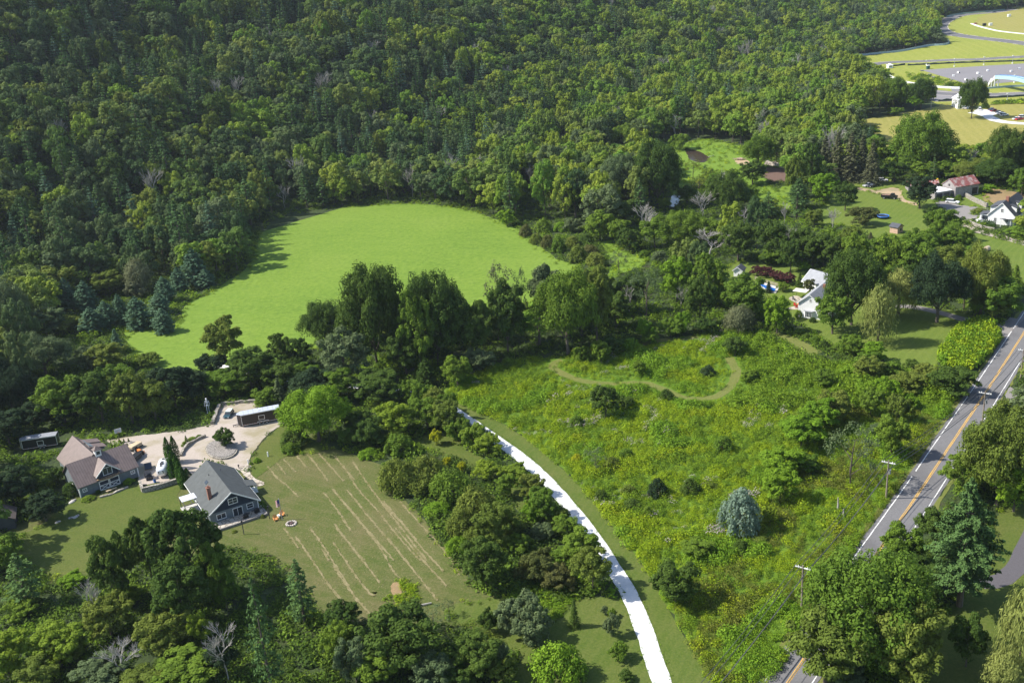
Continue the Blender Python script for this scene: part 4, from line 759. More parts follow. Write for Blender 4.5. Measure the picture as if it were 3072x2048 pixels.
# and none that would stand right in front of one of the measured trees
TS = np.array([proj((x, y, hz(x, y) + h * .72)) for x, y, r, h in PLACED]); ok = np.ones(len(P), bool)
for i in range(len(P)):
    q = proj((P[i, 0], P[i, 1], hz(P[i, 0], P[i, 1]) + Hh[i] * .6)); rr = FPX * Rr[i] / q[2] * 1.05
    ok[i] = not ((np.abs(TS[:, 0] - q[0]) < rr) & (np.abs(TS[:, 1] - q[1]) < rr * 1.35) & (TS[:, 2] > q[2] + 3)).any()
P, Q, Hh, Rr = P[ok], Q[ok], Hh[ok], Rr[ok]
# a tree that would hide open ground the photograph shows is lower, or is left out
hill = np.array([hill_t(x, y) for x, y in P]); zz = np.array([hz(x, y) for x, y in P])
for f in (.85, .55, .3):
    px = [proj((x, y, z + h * f)) for x, y, z, h in zip(P[:, 0], P[:, 1], zz, Hh)]; gpt = np.array([gp_full.x and (gp_full.x, gp_full.y) for gp_full in (EYE + (cF * FPX + cR * (q[0] - 1536) - cU * (q[1] - 1024)) * (-CAMH / min(-1e-3, (cF * FPX + cR * (q[0] - 1536) - cU * (q[1] - 1024)).z)) for q in px)])
    hid = clear_at(gpt, hard=True) | inpoly(gpt, [(p.x, p.y) for p in MEAD]); hid &= hill <= 0
    Hh = np.where(hid, Hh * f * .8, Hh); Rr = np.where(hid, Rr * (.55 + .4 * f), Rr)
small = Hh < 3.2
def cats(P, Q, hill):
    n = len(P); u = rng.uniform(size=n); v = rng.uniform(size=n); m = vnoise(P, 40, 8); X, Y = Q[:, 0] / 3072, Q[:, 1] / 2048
    painted_sun = np.clip((X - .22) * 2.2, 0, 1) * np.clip(1.2 - np.abs(Y - .22) * 2.2, 0, 1); tone = np.where(u < .50 - .50 * painted_sun + .3 * (m - .5), 'wood1', np.where(v < .35 + .35 * painted_sun, 'wood3', 'wood2'))  # leaf tones by frame position imitate a sunlit centre and cloud-shadowed left
    tone = np.where((u > .93) & (painted_sun > .4), 'yellow', np.where((u > .9) & (painted_sun <= .4), 'olive', np.where((v > .9) & (u < .9), 'grey', np.where((v > .84) & (v < .9), 'dark', tone))))
    con = rng.uniform(size=n) < np.where(hill > -25, .20 + .30 * (m > .5) * (X < .5), .05); kind = np.where(con, 'pine', 'broad'); tone = np.where(con, np.where(v < .12, 'blue', 'pine'), tone)
    d = rng.uniform(size=n) < .03; kind = np.where(d & ~con, 'bare', kind); return kind, tone
kinds, tones = cats(P, Q, hill); kinds = np.where(small, 'low', kinds); tones = np.where(small & np.isin(tones, ['pine', 'blue']), 'dark', tones)
dist = np.hypot(P[:, 0], P[:, 1]); order = np.argsort(dist)
LMK = [('dark trailer', 'L', 320, 450), ('brown roofed barn', 'L', 850, 640), ('long black trailer', 'M', 810, 370), ('near end of the hay field', 'D', 420, 850), ('shaded pine edge', 'D', 400, 720), ('upper field corner', 'D', 590, 520), ('far edge of the hay field', 'D', 900, 468), ('far corner of the hay field', 'D', 1100, 490),
    ('shrub row by the hay field', 'E', 450, 900), ('creek meadow', 'E', 1400, 350), ('blue stream bend', 'E', 1205, 580), ('white shed', 'E', 1620, 1110), ('white farmhouse', 'H', 600, 650), ('rusty barn', 'P', 1690, 450), ('trampoline', 'P', 870, 710), ('white cape house', 'P', 2140, 740), ('main road', 'N', 785, 590), ('striped lawn', 'M', 1500, 1100), ('grey house', 'L', 1950, 900), ('side lawn below the barn', 'L', 600, 1300), ('loop path in the meadow', 'F', 900, 300), ('white drive', 'C', 1700, 500), ('dry field by the racetrack', 'J', 1200, 1350), ('asphalt side drive', 'N', 1200, 1040)]
LMW = [(a, gp(t_l, x, y)) for a, t_l, x, y in LMK]
cnt = {}
for o in bpy.data.objects:
    if o.parent is None and o.type == 'EMPTY': s_ = o.name.split('.')[0]; cnt[s_] = cnt.get(s_, 0) + 1
single, mass = [], []
for i in order:
    k = KIND[kinds[i]][0]
    if cnt.get(k, 0) < (295 if k != 'pine_tree' else 140) and Hh[i] > 1.5 and dist[i] < 420: cnt[k] = cnt.get(k, 0) + 1; single.append(i)
    elif dist[i] > 150: mass.append(i)
names = {}
for i in single:
    q = Vector((P[i, 0], P[i, 1], 0)); nm, lp = min(LMW, key=lambda a: (a[1] - q).length); r = q - lp
    rel = ('beyond' if r.y > 0 else 'in front of') if abs(r.y) > abs(r.x) else ('right of' if r.x > 0 else 'left of'); far = r.length
    names.setdefault((kinds[i], tones[i], f'{rel} the {nm}' if far < 60 else f'deeper {rel} the {nm}'), []).append(i)
for (kd, tn, wh), ii in names.items():
    ii.sort(key=lambda i: Q[i, 0]); n = len(ii); base = f'{WORD[tn]} {NOUN[kd]}' if kd != 'bare' else NOUN[kd]
    for j, i in enumerate(ii):
        lab = f'{base} filling the wood {wh}' if n == 1 else (f'{ORD[j]} of {NUM[n]} {plural(base)} filling the wood {wh}' if n < 13 else f'{base} in the crowded wood {wh}')
        lab = short(lab)
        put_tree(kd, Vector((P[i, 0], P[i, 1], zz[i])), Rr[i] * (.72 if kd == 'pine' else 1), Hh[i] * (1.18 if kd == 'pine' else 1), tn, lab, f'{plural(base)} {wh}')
# mass
mass = np.array(mass); FM = []; 
def joined(cr, tk, mat):
    a = cr.copy(); n = len(a.vertices); b_ = tk; co = np.zeros(len(b_.vertices) * 3); b_.vertices.foreach_get('co', co)
    import bmesh
    bm = bmesh.new(); bm.from_mesh(a); 
    lay = bm.verts.layers.float.get('tone'); f0 = len(bm.faces); bm.from_mesh(b_); bm.faces.ensure_lookup_table()
    for f in bm.faces[f0:]: f.material_index = 1
    m = bpy.data.meshes.new('tree'); bm.to_mesh(m); bm.free(); m.materials.append(mat); m.materials.append(BARK); return m
fb = [(*broad(s, a, b_, c, .64, spread=.12, tv=.12), 5., 13.) for s, a, b_, c in (('round', 11, 8, 44), ('tall', 12, 8, 42), ('spread', 10, 8, 44))]; fp = [(*whorl(4., 15., 15, 6, 24, .66, pineshape, .05, gap=.1), 4., 15.) for _ in range(2)]
SPEC = []
for tn in ('wood1', 'wood2', 'wood3', 'olive', 'grey', 'dark', 'yellow'):
    for q in fb: SPEC.append(('broad', tn, joined(q[0], q[1], LM[tn]), 5., 13.))
for tn in ('pine', 'blue'):
    for q in fp: SPEC.append(('pine', tn, joined(q[0], q[1], LM[tn]), 4., 15.))
for q in PROTO['bare'][:2]: SPEC.append(('bare', 'mid', q[1], 4., 13.))
look = {}
for j, s_ in enumerate(SPEC): look.setdefault((s_[0], s_[1] if s_[0] != 'bare' else 0), []).append(j)
Pp, Ss, Ii = [], [], []
for i in mass:
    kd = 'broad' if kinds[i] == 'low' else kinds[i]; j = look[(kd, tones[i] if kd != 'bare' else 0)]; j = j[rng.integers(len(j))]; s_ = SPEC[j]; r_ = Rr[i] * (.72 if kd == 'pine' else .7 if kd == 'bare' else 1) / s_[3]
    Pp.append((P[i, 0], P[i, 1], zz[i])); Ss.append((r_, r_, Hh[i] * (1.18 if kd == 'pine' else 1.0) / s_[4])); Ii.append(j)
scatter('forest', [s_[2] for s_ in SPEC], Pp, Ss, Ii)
# low growth on the open woodland floor and along the edges
n = 60000; U = rng.uniform(size=(n, 2)); yy = 100 + 420 * U[:, 1]; P2 = np.c_[(U[:, 0] - .5) * 1.1 * (yy + 40), yy]
P2 = P2[~clear_at(P2) & ~inpoly(P2, [(p.x, p.y) for p in MEAD])]; hh = np.array([hz(x, y) for x, y in P2]); n = len(P2)
for c in (gp('L', 1000, 640), gp('L', 2000, 860)):
    k = np.hypot(P2[:, 0] - c.x, P2[:, 1] - c.y) > 12; P2, hh = P2[k], hh[k]
n = len(P2); s = rng.uniform(.6, 1.7, n) * (.7 + .6 * vnoise(P2, 12, 9)); scatter('undergrowth', [weed('dark', 40, 1., 1.1, .42), weed('mid', 40, 1., 1., .4), weed('weed2', 40, 1., 1.1, .4)], np.c_[P2, hh], np.stack([s, s, s * rng.uniform(.6, 1.3, n)], 1), np.where(vnoise(P2, 25, 11) > .55, rng.integers(1, 3, n), rng.integers(0, 2, n)))

# ragged fringe of weeds along the field and lawn edges, scrub over the creek meadow
E_ = []; HAYP = max((c for c in CLEAR[:10]), key=len); WET = [np.array([tuple(gp('E', x, y).xy) for x, y in q]) for q in ([(1230,250),(1330,205),(1460,280),(1400,345),(1290,330)], [(1800,350),(2020,350),(2020,470),(1800,450)], [(1560,260),(1720,270),(1740,360),(1600,350)])]
for poly in CLEAR:
    d = np.linalg.norm(np.roll(poly, -1, 0) - poly, axis=1).sum()
    if len(poly) < 40 or d > 1500: continue
    ctr = poly.mean(0)
    if np.hypot(*ctr) > 560: continue
    k = int(d * (1.6 if poly is HAYP else .5)); i = rng.integers(0, len(poly), k); e = poly[i] + rng.normal(size=(k, 2)) * (1.5 if poly is HAYP else .6); E_.append(e)
E_ = np.concatenate(E_); rd = np.array([(p.x, p.y) for p in road] + [(p.x, p.y) for p in dr]); k = np.min(np.hypot(E_[:, None, 0] - rd[None, :, 0], E_[:, None, 1] - rd[None, :, 1]), 1) > 6.5
for c, r_ in ((gp('L', 1400, 560), 30), (gp('L', 2000, 860), 14), (gp('L', 1000, 640), 14)): k &= np.hypot(E_[:, 0] - c.x, E_[:, 1] - c.y) > r_
E_ = E_[k]
C_ = np.concatenate([grid_pts(CLEAR[i], .12) for i in SOFT]); C_ = C_[~np.any([inpoly(C_, q) for q in WET], 0)]; PP = np.concatenate([E_, C_]); n = len(PP); s = rng.uniform(.35, 1.1, n); s[len(E_):] *= 1.5
scatter('edge_weeds', [weed('weed2', 40, .9, .9, .36), weed('weed', 40, .9, .9, .36), weed('mid', 40, 1., 1.1, .4)], np.c_[PP, np.array([hz(x, y) for x, y in PP])], np.stack([s, s, s], 1), rng.integers(0, 3, n))

# ------------------------------------------------------------------ buildings
M_trim = plain('white_trim', (.78, .78, .76), .5, var=.04); M_glass = plain('window_glass', (.035, .045, .055), .08, var=.2, spec=.6); M_black = plain('black_paint', (.02, .02, .022), .45, var=.1); M_dark = plain('dark_metal', (.06, .06, .065), .5)
M_shin = ribbed('grey_shingle', (.17, .20, .215), .22, 2, .85); M_navy = ribbed('navy_siding', (.032, .045, .07), .2, 2, .8); M_roofg = ribbed('grey_roof_shingle', (.092, .100, .100), .3, 1, .9, dark=.85); M_brownroof = ribbed('brown_metal_roof', (.185, .140, .125), .55, 0, .5, dark=.5, spec=.5); M_brownroof2 = ribbed('brown_metal_roof_cross', (.185, .140, .125), .55, 1, .5, dark=.5, spec=.5)
M_brick = ribbed('brick', (.30, .14, .10), .25, 2, .9); M_white = ribbed('white_clapboard', (.80, .80, .80), .2, 2, .6, dark=.86, var=.04); M_slate = ribbed('pale_grey_roof', (.30, .31, .33), .35, 1, .8, dark=.88); M_darkroof = ribbed('charcoal_roof', (.085, .09, .105), .3, 1, .85)
M_rust = ribbed('rusty_red_roof', (.26, .085, .075), .6, 1, .6, dark=.75, rust=(.42, .36, .33)); M_board = ribbed('weathered_boards', (.30, .28, .275), .3, 0, .95, dark=.55, var=.25); M_wood = plain('raw_wood', (.40, .27, .15), .8, scale=4); M_conc = plain('concrete', (.50, .48, .45), .9); M_glassroof = plain('clear_roof_panel', (.62, .64, .68), .3, var=.1, spec=.5)
M_alu = plain('polished_aluminium', (.84, .84, .85), .3, .3, .05); M_silver = ribbed('aluminium_roof', (.62, .65, .70), 1.2, 0, .35, .35, dark=.8, var=.05); M_tyre = plain('tyre_rubber', (.015, .015, .016), .8); M_rim = plain('wheel_rim', (.45, .45, .47), .35, .6); M_orange = plain('orange_paint', (.72, .24, .06), .6); M_blue = plain('blue_plastic', (.03, .16, .52), .4); M_tan = plain('tan_canvas', (.52, .42, .28), .8); M_redp = plain('red_paint', (.48, .04, .035), .45); M_yellow = plain('yellow_paint', (.75, .52, .02), .5)
M_ltb = plain('pale_blue_paint', (.36, .52, .60), .6); M_bone = plain('bone_white_plastic', (.82, .82, .80), .6, var=.06); M_tin = plain('grey_tin', (.35, .36, .37), .5, .3); M_pole = plain('weathered_pole', (.24, .20, .16), .9); M_wire = plain('cable', (.10, .10, .10), .6); M_whitep = plain('white_gloss_paint', (.82, .82, .82), .35, var=.03, spec=.5)
def facept(face, a, at, s, d, z):
    return {'S': (a + s, at - d, z), 'N': (a + s, at + d, z), 'E': (at + d, a + s, z), 'W': (at - d, a + s, z)}[face]
def fbox(m, face, a, at, s, d, z, ws, wd, wz):
    m.box(facept(face, a, at, s, d, z), (ws, wd, wz) if face in 'SN' else (wd, ws, wz)); return m
def window(par, face, a, z, w, h, at, nv=1, nh=1, name='window', fr=None, t=.12):
    m = MB()
    for s in (-1, 1): fbox(m, face, a, at, s * (w / 2 - t / 2), .035, z, t, .07, h)
    for s in (-1, 1): fbox(m, face, a, at, 0, .035, z + s * (h / 2 - t / 2), w - 2 * t, .07, t)
    for i in range(1, nv + 1): fbox(m, face, a, at, -w / 2 + w * i / (nv + 1), .032, z, t * .55, .05, h - 2 * t)
    for i in range(1, nh + 1): fbox(m, face, a, at, 0, .028, z - h / 2 + h * i / (nh + 1), w - 2 * t, .04, t * .45)
    o = m.build(name, fr or M_trim, par); p = MB(); fbox(p, face, a, at, 0, .008, z, w - 2 * t, .012, h - 2 * t); p.build('pane', M_glass, o); return o
def roofslabs(x0, x1, y0, y1, ze, zr, oh=.4, th=.18, og=.35, lift=.02):
    """gable roof, ridge along y"""
    m = MB(); xm = (x0 + x1) / 2; sl = (zr - ze) / (xm - x0)
    for s in (-1, 1):
        xe = (x0 - oh) if s < 0 else (x1 + oh); zo = ze - oh * sl + lift; zt = zr + lift
        prof = [(xe, zo), (xm, zt), (xm, zt + th), (xe, zo + th)]
        m.extrude(prof if s < 0 else prof[::-1], y0 - og, y1 + og)
    return m
def gablewall(x0, x1, y0, y1, ze, zr, z0=-.2):
    xm = (x0 + x1) / 2; return MB().extrude([(x0, z0), (x1, z0), (x1, ze), (xm, zr), (x0, ze)], y0, y1)
def rake(x0, x1, y, ze, zr, oh, w=.24, th=.1):
    m = MB(); xm = (x0 + x1) / 2; sl = (zr - ze) / (xm - x0)
    for s in (-1, 1): m.bar(((x0 - oh) if s < 0 else (x1 + oh), y, ze - oh * sl + .04), (xm, y, zr + .04), th, w)
    return m
def frame(o, p, rz): o.location = p; o.rotation_euler = (0, 0, rz); return o

# grey house by the drive
hs = thing('grey_house', (-59.9, 186.6, 0), R(30), 'grey shingled house with big slate grey gable roof and navy front gable', 'house')
W, Lh, ze, zr = 5.1, 17., 2.6, 6.1
gablewall(-W, W, 0, Lh, ze, zr).build('wall', M_shin, hs)
MB().extrude([(-W, ze - .05), (W, ze - .05), (W, ze), (0, zr), (-W, ze)], -.06, 0.02).build('gable', M_navy, hs)
rf = roofslabs(-W, W, 0, Lh, ze, zr, .5, .16, .5).build('roof', M_roofg, hs)
rake(-W, W, -.56, ze, zr, .5).build('trim', M_trim, hs); m = MB()
for s in (-1, 1): m.box((s * W, -.02, ze / 2), (.2, .2, ze)); m.box((s * (W + .52), Lh / 2, ze - .30), (.1, Lh + 1, .2))
m.build('corner_board', M_trim, hs)
window(hs, 'S', .1, 4.0, 2.0, 1.35, -.06, 1, 1); window(hs, 'S', -2.7, 1.4, 2.0, 1.3, 0, 1, 0); window(hs, 'S', 3.4, 1.65, 1.45, 1.25, 0, 0, 1); window(hs, 'S', .75, 1.15, 2.1, 2.15, 0, 1, 0, 'patio_door')
window(hs, 'E', 4., 1.5, 1.2, 1.2, W); window(hs, 'E', 13., 1.5, 1.2, 1.2, W); window(hs, 'W', 5., 1.5, 1.3, 1.2, -W); window(hs, 'N', 0, 4., 1.6, 1.2, Lh)
c = MB().box((-3.4, 4.2, 4.7), (.75, .75, 3.4)).box((-3.4, 4.2, 6.44), (.95, .95, .14)).build('chimney', M_brick, rf); MB().tube([(-3.4, 4.2, 6.5), (-3.4, 4.2, 6.9)], .16, 8).build('chimney_pot', M_brick, rf)
MB().box((-2.35, 10.2, 4.72), (.75, 1.2, .1), ry=-R(34)).build('skylight', M_glass, rf); m = MB(); m.tube([(-1.3, 11.6, 5.), (-1.3, 11.6, 5.75)], .07, 6); m.tube([(1.6, 12.8, 4.8), (1.6, 12.8, 5.5)], .07, 6); m.build('vent_pipe', M_dark, rf)
m = MB().box((6.2, 8.2, .5), (2.2, 2.6, .25)); 
for x, y in ((7.2, 7.0), (7.2, 9.4), (5.3, 7.0)): m.box((x, y, 1.1), (.1, .1, 1.1))
for z in (1.2, 1.6): m.box((7.2, 8.2, z), (.07, 2.4, .07)); m.box((6.2, 7., z), (2., .07, .07))
m.build('porch', M_trim, hs); MB().box((6.1, 8.4, 2.45), (2.6, 3.2, .12), ry=R(16)).build('porch_roof', M_roofg, hs)
pt = MB().box((.4, -1.6, .1), (10.4, 3.1, .6)).build('patio', S_flag); frame(pt, (-59.9, 186.6, 0), R(30)); tag(pt, 'raised flagstone patio along the gable front of the grey house', 'patio')
m = MB(); m.box((.4, -3.3, .2), (10.9, .4, .66)); m.box((5.75, -1.6, .2), (.4, 3., .66)); o = m.build('stone_wall', S_cobble, bevel=.04); frame(o, (-59.9, 186.6, 0), R(30)); tag(o, 'low stone edging wall round the patio of the grey house', 'wall')
def local(o, x, y, z=0): a = o.rotation_euler.z; return Vector((o.location.x + math.cos(a) * x - math.sin(a) * y, o.location.y + math.sin(a) * x + math.cos(a) * y, z))
def grill(p, rz, label):
    o = thing('barbecue_grill', p, rz, label, 'grill', 'grills on the patio'); MB().box((0, 0, .45), (1.1, .55, .6)).build('cart', M_black, o); MB().ball((0, 0, .82), (.6, .34, .32), 12, 6).build('lid', M_black, o); MB().box((.85, 0, .78), (.5, .5, .05)).box((-.85, 0, .78), (.5, .5, .05)).build('side_shelf', M_dark, o)
grill(local(hs, 1.6, -2.3, .4), R(50), 'black covered grill at the patio edge nearest the dark lawn post'); grill(local(hs, 4.2, -1.6, .4), R(30), 'black covered grill on the patio below the small square window')
o = thing('air_conditioner', local(hs, 5.9, .4), R(30), 'white outdoor air conditioner unit at the corner of the grey house', 'air conditioner'); MB().box((0, 0, .5), (.8, .8, 1)).build('casing', M_whitep, o, bevel=.05); MB().tube([(0, 0, 1.), (0, 0, 1.04)], .3, 12).build('fan_grille', M_dark, o)
pg = thing('pergola', local(hs, -6.6, 9.2), R(30), 'dark framed pergola with clear panel roof against the grey house', 'pergola'); m = MB()
for x in (-1.6, 1.6):
    for y in (-2.2, 2.): m.box((x, y, 1.25), (.14, .14, 2.5))
for y in (-2.2, 2.): m.box((0, y, 2.5), (3.4, .14, .16))
for x in (-1.6, 0, 1.6): m.box((x, -.1, 2.6), (.12, 4.5, .14))
m.build('frame', M_dark, pg); MB().box((0, .75, 2.72), (3.4, 2.6, .05)).build('roof_panel', M_glassroof, pg); MB().box((0, -.1, .1), (3.6, 4.6, .25)).build('deck', M_conc, pg)

# barn
bn = thing('brown_roofed_barn', (-91.9, 204.45, 0), R(39), 'grey barn with brown standing seam metal roofs, cupola and white crossed doors', 'barn')
Lx, D, ze, zr = 6.55, 9.6, 2.75, 6.5
m = MB(); prof = [(0, -.2), (D, -.2), (D, ze), (D / 2, zr), (0, ze)]; n = 5
vs = [(-Lx, y, z) for y, z in prof] + [(Lx, y, z) for y, z in prof]; m.add(vs, [(0, 5, 6, 1)[::-1], (1, 2, 7, 6), (2, 3, 8, 7), (3, 4, 9, 8), (4, 0, 5, 9), (0, 1, 2, 3, 4)[::-1], (5, 6, 7, 8, 9)]); m.build('wall', M_shin, bn)
def roof_x(x0, x1, y0, y1, ze, zr, oh=.4, th=.14, og=.35):
    m = MB(); ym = (y0 + y1) / 2; sl = (zr - ze) / (ym - y0)
    for s in (-1, 1):
        ye = (y0 - oh) if s < 0 else (y1 + oh); zo = ze - oh * sl + .02; zt = zr + .02
        q = [(ye, zo), (ym, zt), (ym, zt + th), (ye, zo + th)]; vs = [(x0 - og, a, b_) for a, b_ in q] + [(x1 + og, a, b_) for a, b_ in q]
        m.add(vs, [(0, 1, 2, 3), (7, 6, 5, 4), (0, 4, 5, 1), (1, 5, 6, 2), (2, 6, 7, 3), (3, 7, 4, 0)])
    return m
roof_x(-Lx, Lx, 0, D, ze, zr).build('roof', M_brownroof, bn)
xw = -.75; m = MB().extrude([(xw - 4.2, -.2), (xw + 4.2, -.2), (xw + 4.2, 3.), (xw, 6.8), (xw - 4.2, 3.)], 6., 18.2); m.build('rear_wing', M_shin, bn); roofslabs(xw - 4.2, xw + 4.2, 4.9, 18.2, 3., 6.85, .4, .14, .3).build('rear_roof', M_brownroof2, bn)
m = MB().extrude([(xw + 1.2, 4.4), (xw + 4.6, 4.4), (xw + 4.6, 4.5), (xw + 1.2, 6.3)], 11.2, 15.6); m.build('shed_dormer', M_shin, bn); MB().box((xw + 2.7, 15., 5.75), (4., 2.6, .12), ry=R(15)).box((xw + 2.9, 12., 5.55), (4., 2.6, .12), ry=R(15)).build('dormer_roof', M_brownroof2, bn)
dm = thing('front_dormer', (0, 0, 0)); dm.parent = bn
m = MB().extrude([(-2.3, 2.7), (2.3, 2.7), (2.3, 3.9), (0, 6.0), (-2.3, 3.9)], -.12, 4.); m.build('dormer_wall', M_navy, dm); roofslabs(-2.3, 2.3, -.12, 4.4, 3.9, 6., .4, .12, .5).build('dormer_roof', M_brownroof2, dm); rake(-2.3, 2.3, -.66, 3.9, 6., .4, .18).build('dormer_trim', M_trim, dm)
window(bn, 'S', .1, 4.15, 2.1, 1.8, -.13, 1, 0, 'balcony_door')
m = MB(); cv = [(x, -.3 - 1.15 * (1 - (x / 2.6) ** 2)) for x in np.linspace(-2.6, 2.6, 11)]; m.prism([(x, y) for x, y in cv] + [(2.6, -.1), (-2.6, -.1)], 2.78, 2.9); m.build('balcony', M_wood, bn); m = MB()
for z in (3.2, 3.55): m.tube([(x, y, z) for x, y in cv], .04, 5)
for x, y in cv: m.box((x, y, 3.22), (.05, .05, .66))
m.build('balcony_rail', M_dark, bn); m = MB().box((0, -.2, 2.5), (7.2, .14, .22)); m.build('door_track', M_trim, bn)
for s in (-1, 1):
    m = MB(); x = s * 1.15
    for e in (-1, 1): m.box((x + e * 1.02, -.16, 1.15), (.18, .1, 2.3)); m.box((x, -.16, 1.15 + e * 1.06), (1.86, .1, .18))
    m.box((x, -.155, 1.2), (1.86, .08, .14))
    for e in (-1, 1): m.bar((x - .93, -.15, 1.15 - e * .0 + (-1.0 if e > 0 else -.02)), (x + .93, -.15, 1.15 + (-.02 if e > 0 else -1.0)), .06, .14)
    d = m.build('barn_door', M_trim, bn); MB().box((x, -.09, 1.15), (1.9, .06, 2.2)).build('door_panel', M_navy, d)
window(bn, 'S', -5.4, 1.5, 1.0, .9, 0, 1, 1, t=.16); window(bn, 'S', 5.4, 1.6, 1.0, .9, 0, 1, 1, t=.16); window(bn, 'E', 3., 1.6, 1., 1., Lx); window(bn, 'E', 4.8, 4.6, 1.2, 1., Lx); window(bn, 'W', 4., 1.6, 1., 1., -Lx); window(bn, 'E', 10., 1.4, .9, 2., xw + 4.2, 0, 0, 'side_door'); window(bn, 'E', 15., 1.6, 1.2, 1., xw + 4.2)
m = MB()
for s in (-1, 1): m.box((s * Lx, -.02, ze / 2), (.22, .22, ze)); m.box((s * 4.3, -.02, ze - .35), (3.6, .1, .2))
m.build('corner_board', M_trim, bn)
cp = MB().box((.2, D / 2, 6.95), (1.3, 1.3, 1.5)).build('cupola', M_trim, bn); MB().add([(-.7, D / 2 - .9, 7.7), (1.1, D / 2 - .9, 7.7), (1.1, D / 2 + .9, 7.7), (-.7, D / 2 + .9, 7.7), (.2, D / 2, 8.6)], [(0, 1, 4), (1, 2, 4), (2, 3, 4), (3, 0, 4), (3, 2, 1, 0)]).build('cupola_roof', M_brownroof, cp)
m = MB(); fbox(m, 'S', .2, D / 2 - .65, 0, .01, 7.05, .8, .03, .75); fbox(m, 'E', D / 2, .85, 0, .01, 7.05, .8, .03, .75); m.build('cupola_window', M_glass, cp)

# other houses
def gable_house(name, p, rz, Wd, Ln, ze, zr, wall, roof, label, cat, trim=None, oh=.35):
    o = thing(name, p, rz, label, cat); gablewall(-Wd / 2, Wd / 2, 0, Ln, ze, zr).build('wall', wall, o); r = roofslabs(-Wd / 2, Wd / 2, 0, Ln, ze, zr, oh, .16, .3).build('roof', roof, o)
    if trim: rake(-Wd / 2, Wd / 2, -.36, ze, zr, oh, .2).build('trim', trim, o)
    return o, r
a = gp('H', 590, 680); fh, fr_ = gable_house('white_farmhouse', (86.2, 276.6, 0), R(-37), 6.6, 13., 4.6, 7.2, M_white, M_slate, 'white clapboard farmhouse with pale grey metal roof and bay window', 'house', M_trim)
window(fh, 'S', .2, 5.5, .7, 1., 0); window(fh, 'S', 2.2, 3.6, .8, 1.4, 0); window(fh, 'W', 3., 3.6, .8, 1.3, -3.3); window(fh, 'W', 6., 3.6, .8, 1.3, -3.3); window(fh, 'W', 9., 1.5, .8, 1.3, -3.3); window(fh, 'E', 4., 3.6, .8, 1.3, 3.3); window(fh, 'E', 8., 3.6, .8, 1.3, 3.3)
bw = MB().prism([(-1.6, 0), (-1., -.8), (1., -.8), (1.6, 0)], .3, 2.3).build('bay_window', M_trim, fh); MB().prism([(-1.8, .02), (-1.1, -1.), (1.1, -1.), (1.8, .02)], 2.3, 2.5).build('bay_roof', M_slate, bw); m = MB()
for x in (-.72, -.24, .24, .72): m.box((x, -.81, 1.4), (.36, .03, 1.3))
m.build('bay_pane', M_glass, bw); MB().box((1., 9., 7.), (.7, .7, 1.6)).build('chimney', M_brick, fr_)
MB().extrude([(3.3, -.2), (5.6, -.2), (5.6, 3.), (3.3, 4.4)], .6, 6.).build('side_wing', M_white, fh); MB().box((4.5, 3.3, 3.85), (3., 6., .14), ry=R(31)).build('side_roof', M_slate, fh)
gg, gr_ = gable_house('white_garage', (98.2, 297.6, 0), R(50), 7., 9.5, 2.8, 5.4, M_white, M_slate, 'white outbuilding with slate grey gable roof behind the white farmhouse', 'garage', M_trim)
gg.location = (95.3, 305.2, 0); gg.rotation_euler.z = R(-149); window(gg, 'E', 3., 1.5, .9, 1.3, 3.5); window(gg, 'E', 6.5, 1.2, 1.1, 2., 3.5, 0, 0, 'door'); window(gg, 'S', 0, 1.5, 1., 1.2, 0)
s1, _ = gable_house('garden_shed', gp('H', 36, 350), R(-30), 2.8, 3.6, 2.2, 3.2, M_white, M_darkroof, 'small white shed with dark roof at the pool lawn edge', 'shed', M_trim); window(s1, 'E', 1.8, 1.1, 1.3, 1.8, 1.4, 1, 1, 'door', M_black)
s2, _ = gable_house('wooden_shed', gp('P', 1050, 880), R(35), 3.2, 3.2, 2.4, 3.3, plain('pale_cedar_boards', (.50, .34, .25), .85), M_darkroof, 'small tan wooden shed with dark roof on the mown lawn', 'shed'); window(s2, 'S', .3, 1.3, .9, .9, 0, 0, 0, 'window', M_black)
ch, cr_ = gable_house('cape_house', (180.3, 355.2, 0), R(-14), 8.2, 17., 3.2, 7.3, M_white, M_darkroof, 'white cape house with charcoal roof, dormers and brick chimney', 'house', M_trim); ch.location = (179.6, 356.6, 0); ch.rotation_euler.z = R(-42); ch.scale = (1.1, 1.05, 1.1)
for x, z in ((-1.8, 1.6), (1.8, 1.6), (.1, 4.8)): window(ch, 'S', x, z, .95, 1.3, 0)
for y in (3., 7., 11.): window(ch, 'E', y, 1.5, .9, 1.3, 4.1)
for y in (4., 9.5):
    d = MB().extrude([(2., 3.9), (3.7, 3.9), (3.7, 5.2), (2., 5.9)], y - .8, y + .8).build('dormer', M_white, ch); MB().box((2.7, y, 5.75), (2.4, 2., .12), ry=R(22)).build('dormer_roof', M_darkroof, d); m = MB(); fbox(m, 'E', y, 3.7, 0, .01, 4.7, .8, .04, .8); m.build('dormer_window', M_glass, d)
MB().extrude([(-4., 2.8), (-1., 2.8), (-.6, 6.2), (-3.9, 5.3)], 1.2, 9.).build('rear_dormer', M_white, ch); MB().box((-2.2, 5.1, 6.), (3.9, 8.6, .14), ry=-R(15)).build('rear_dormer_roof', M_darkroof, ch); MB().box((.2, 4.5, 7.7), (.9, .9, 1.8)).build('chimney', M_brick, cr_)
MB().box((-5.6, 3.5, 1.3), (3., 4., 2.7)).build('side_porch', M_white, ch); MB().box((-5.6, 3.5, 2.9), (3.6, 4.6, .14), ry=-R(9)).build('side_porch_roof', M_darkroof, ch); m = MB(); fbox(m, 'S', -5.6, 1.5, 0, .01, 1.6, 2.2, .04, 1.3); m.build('porch_window', M_glass, ch)
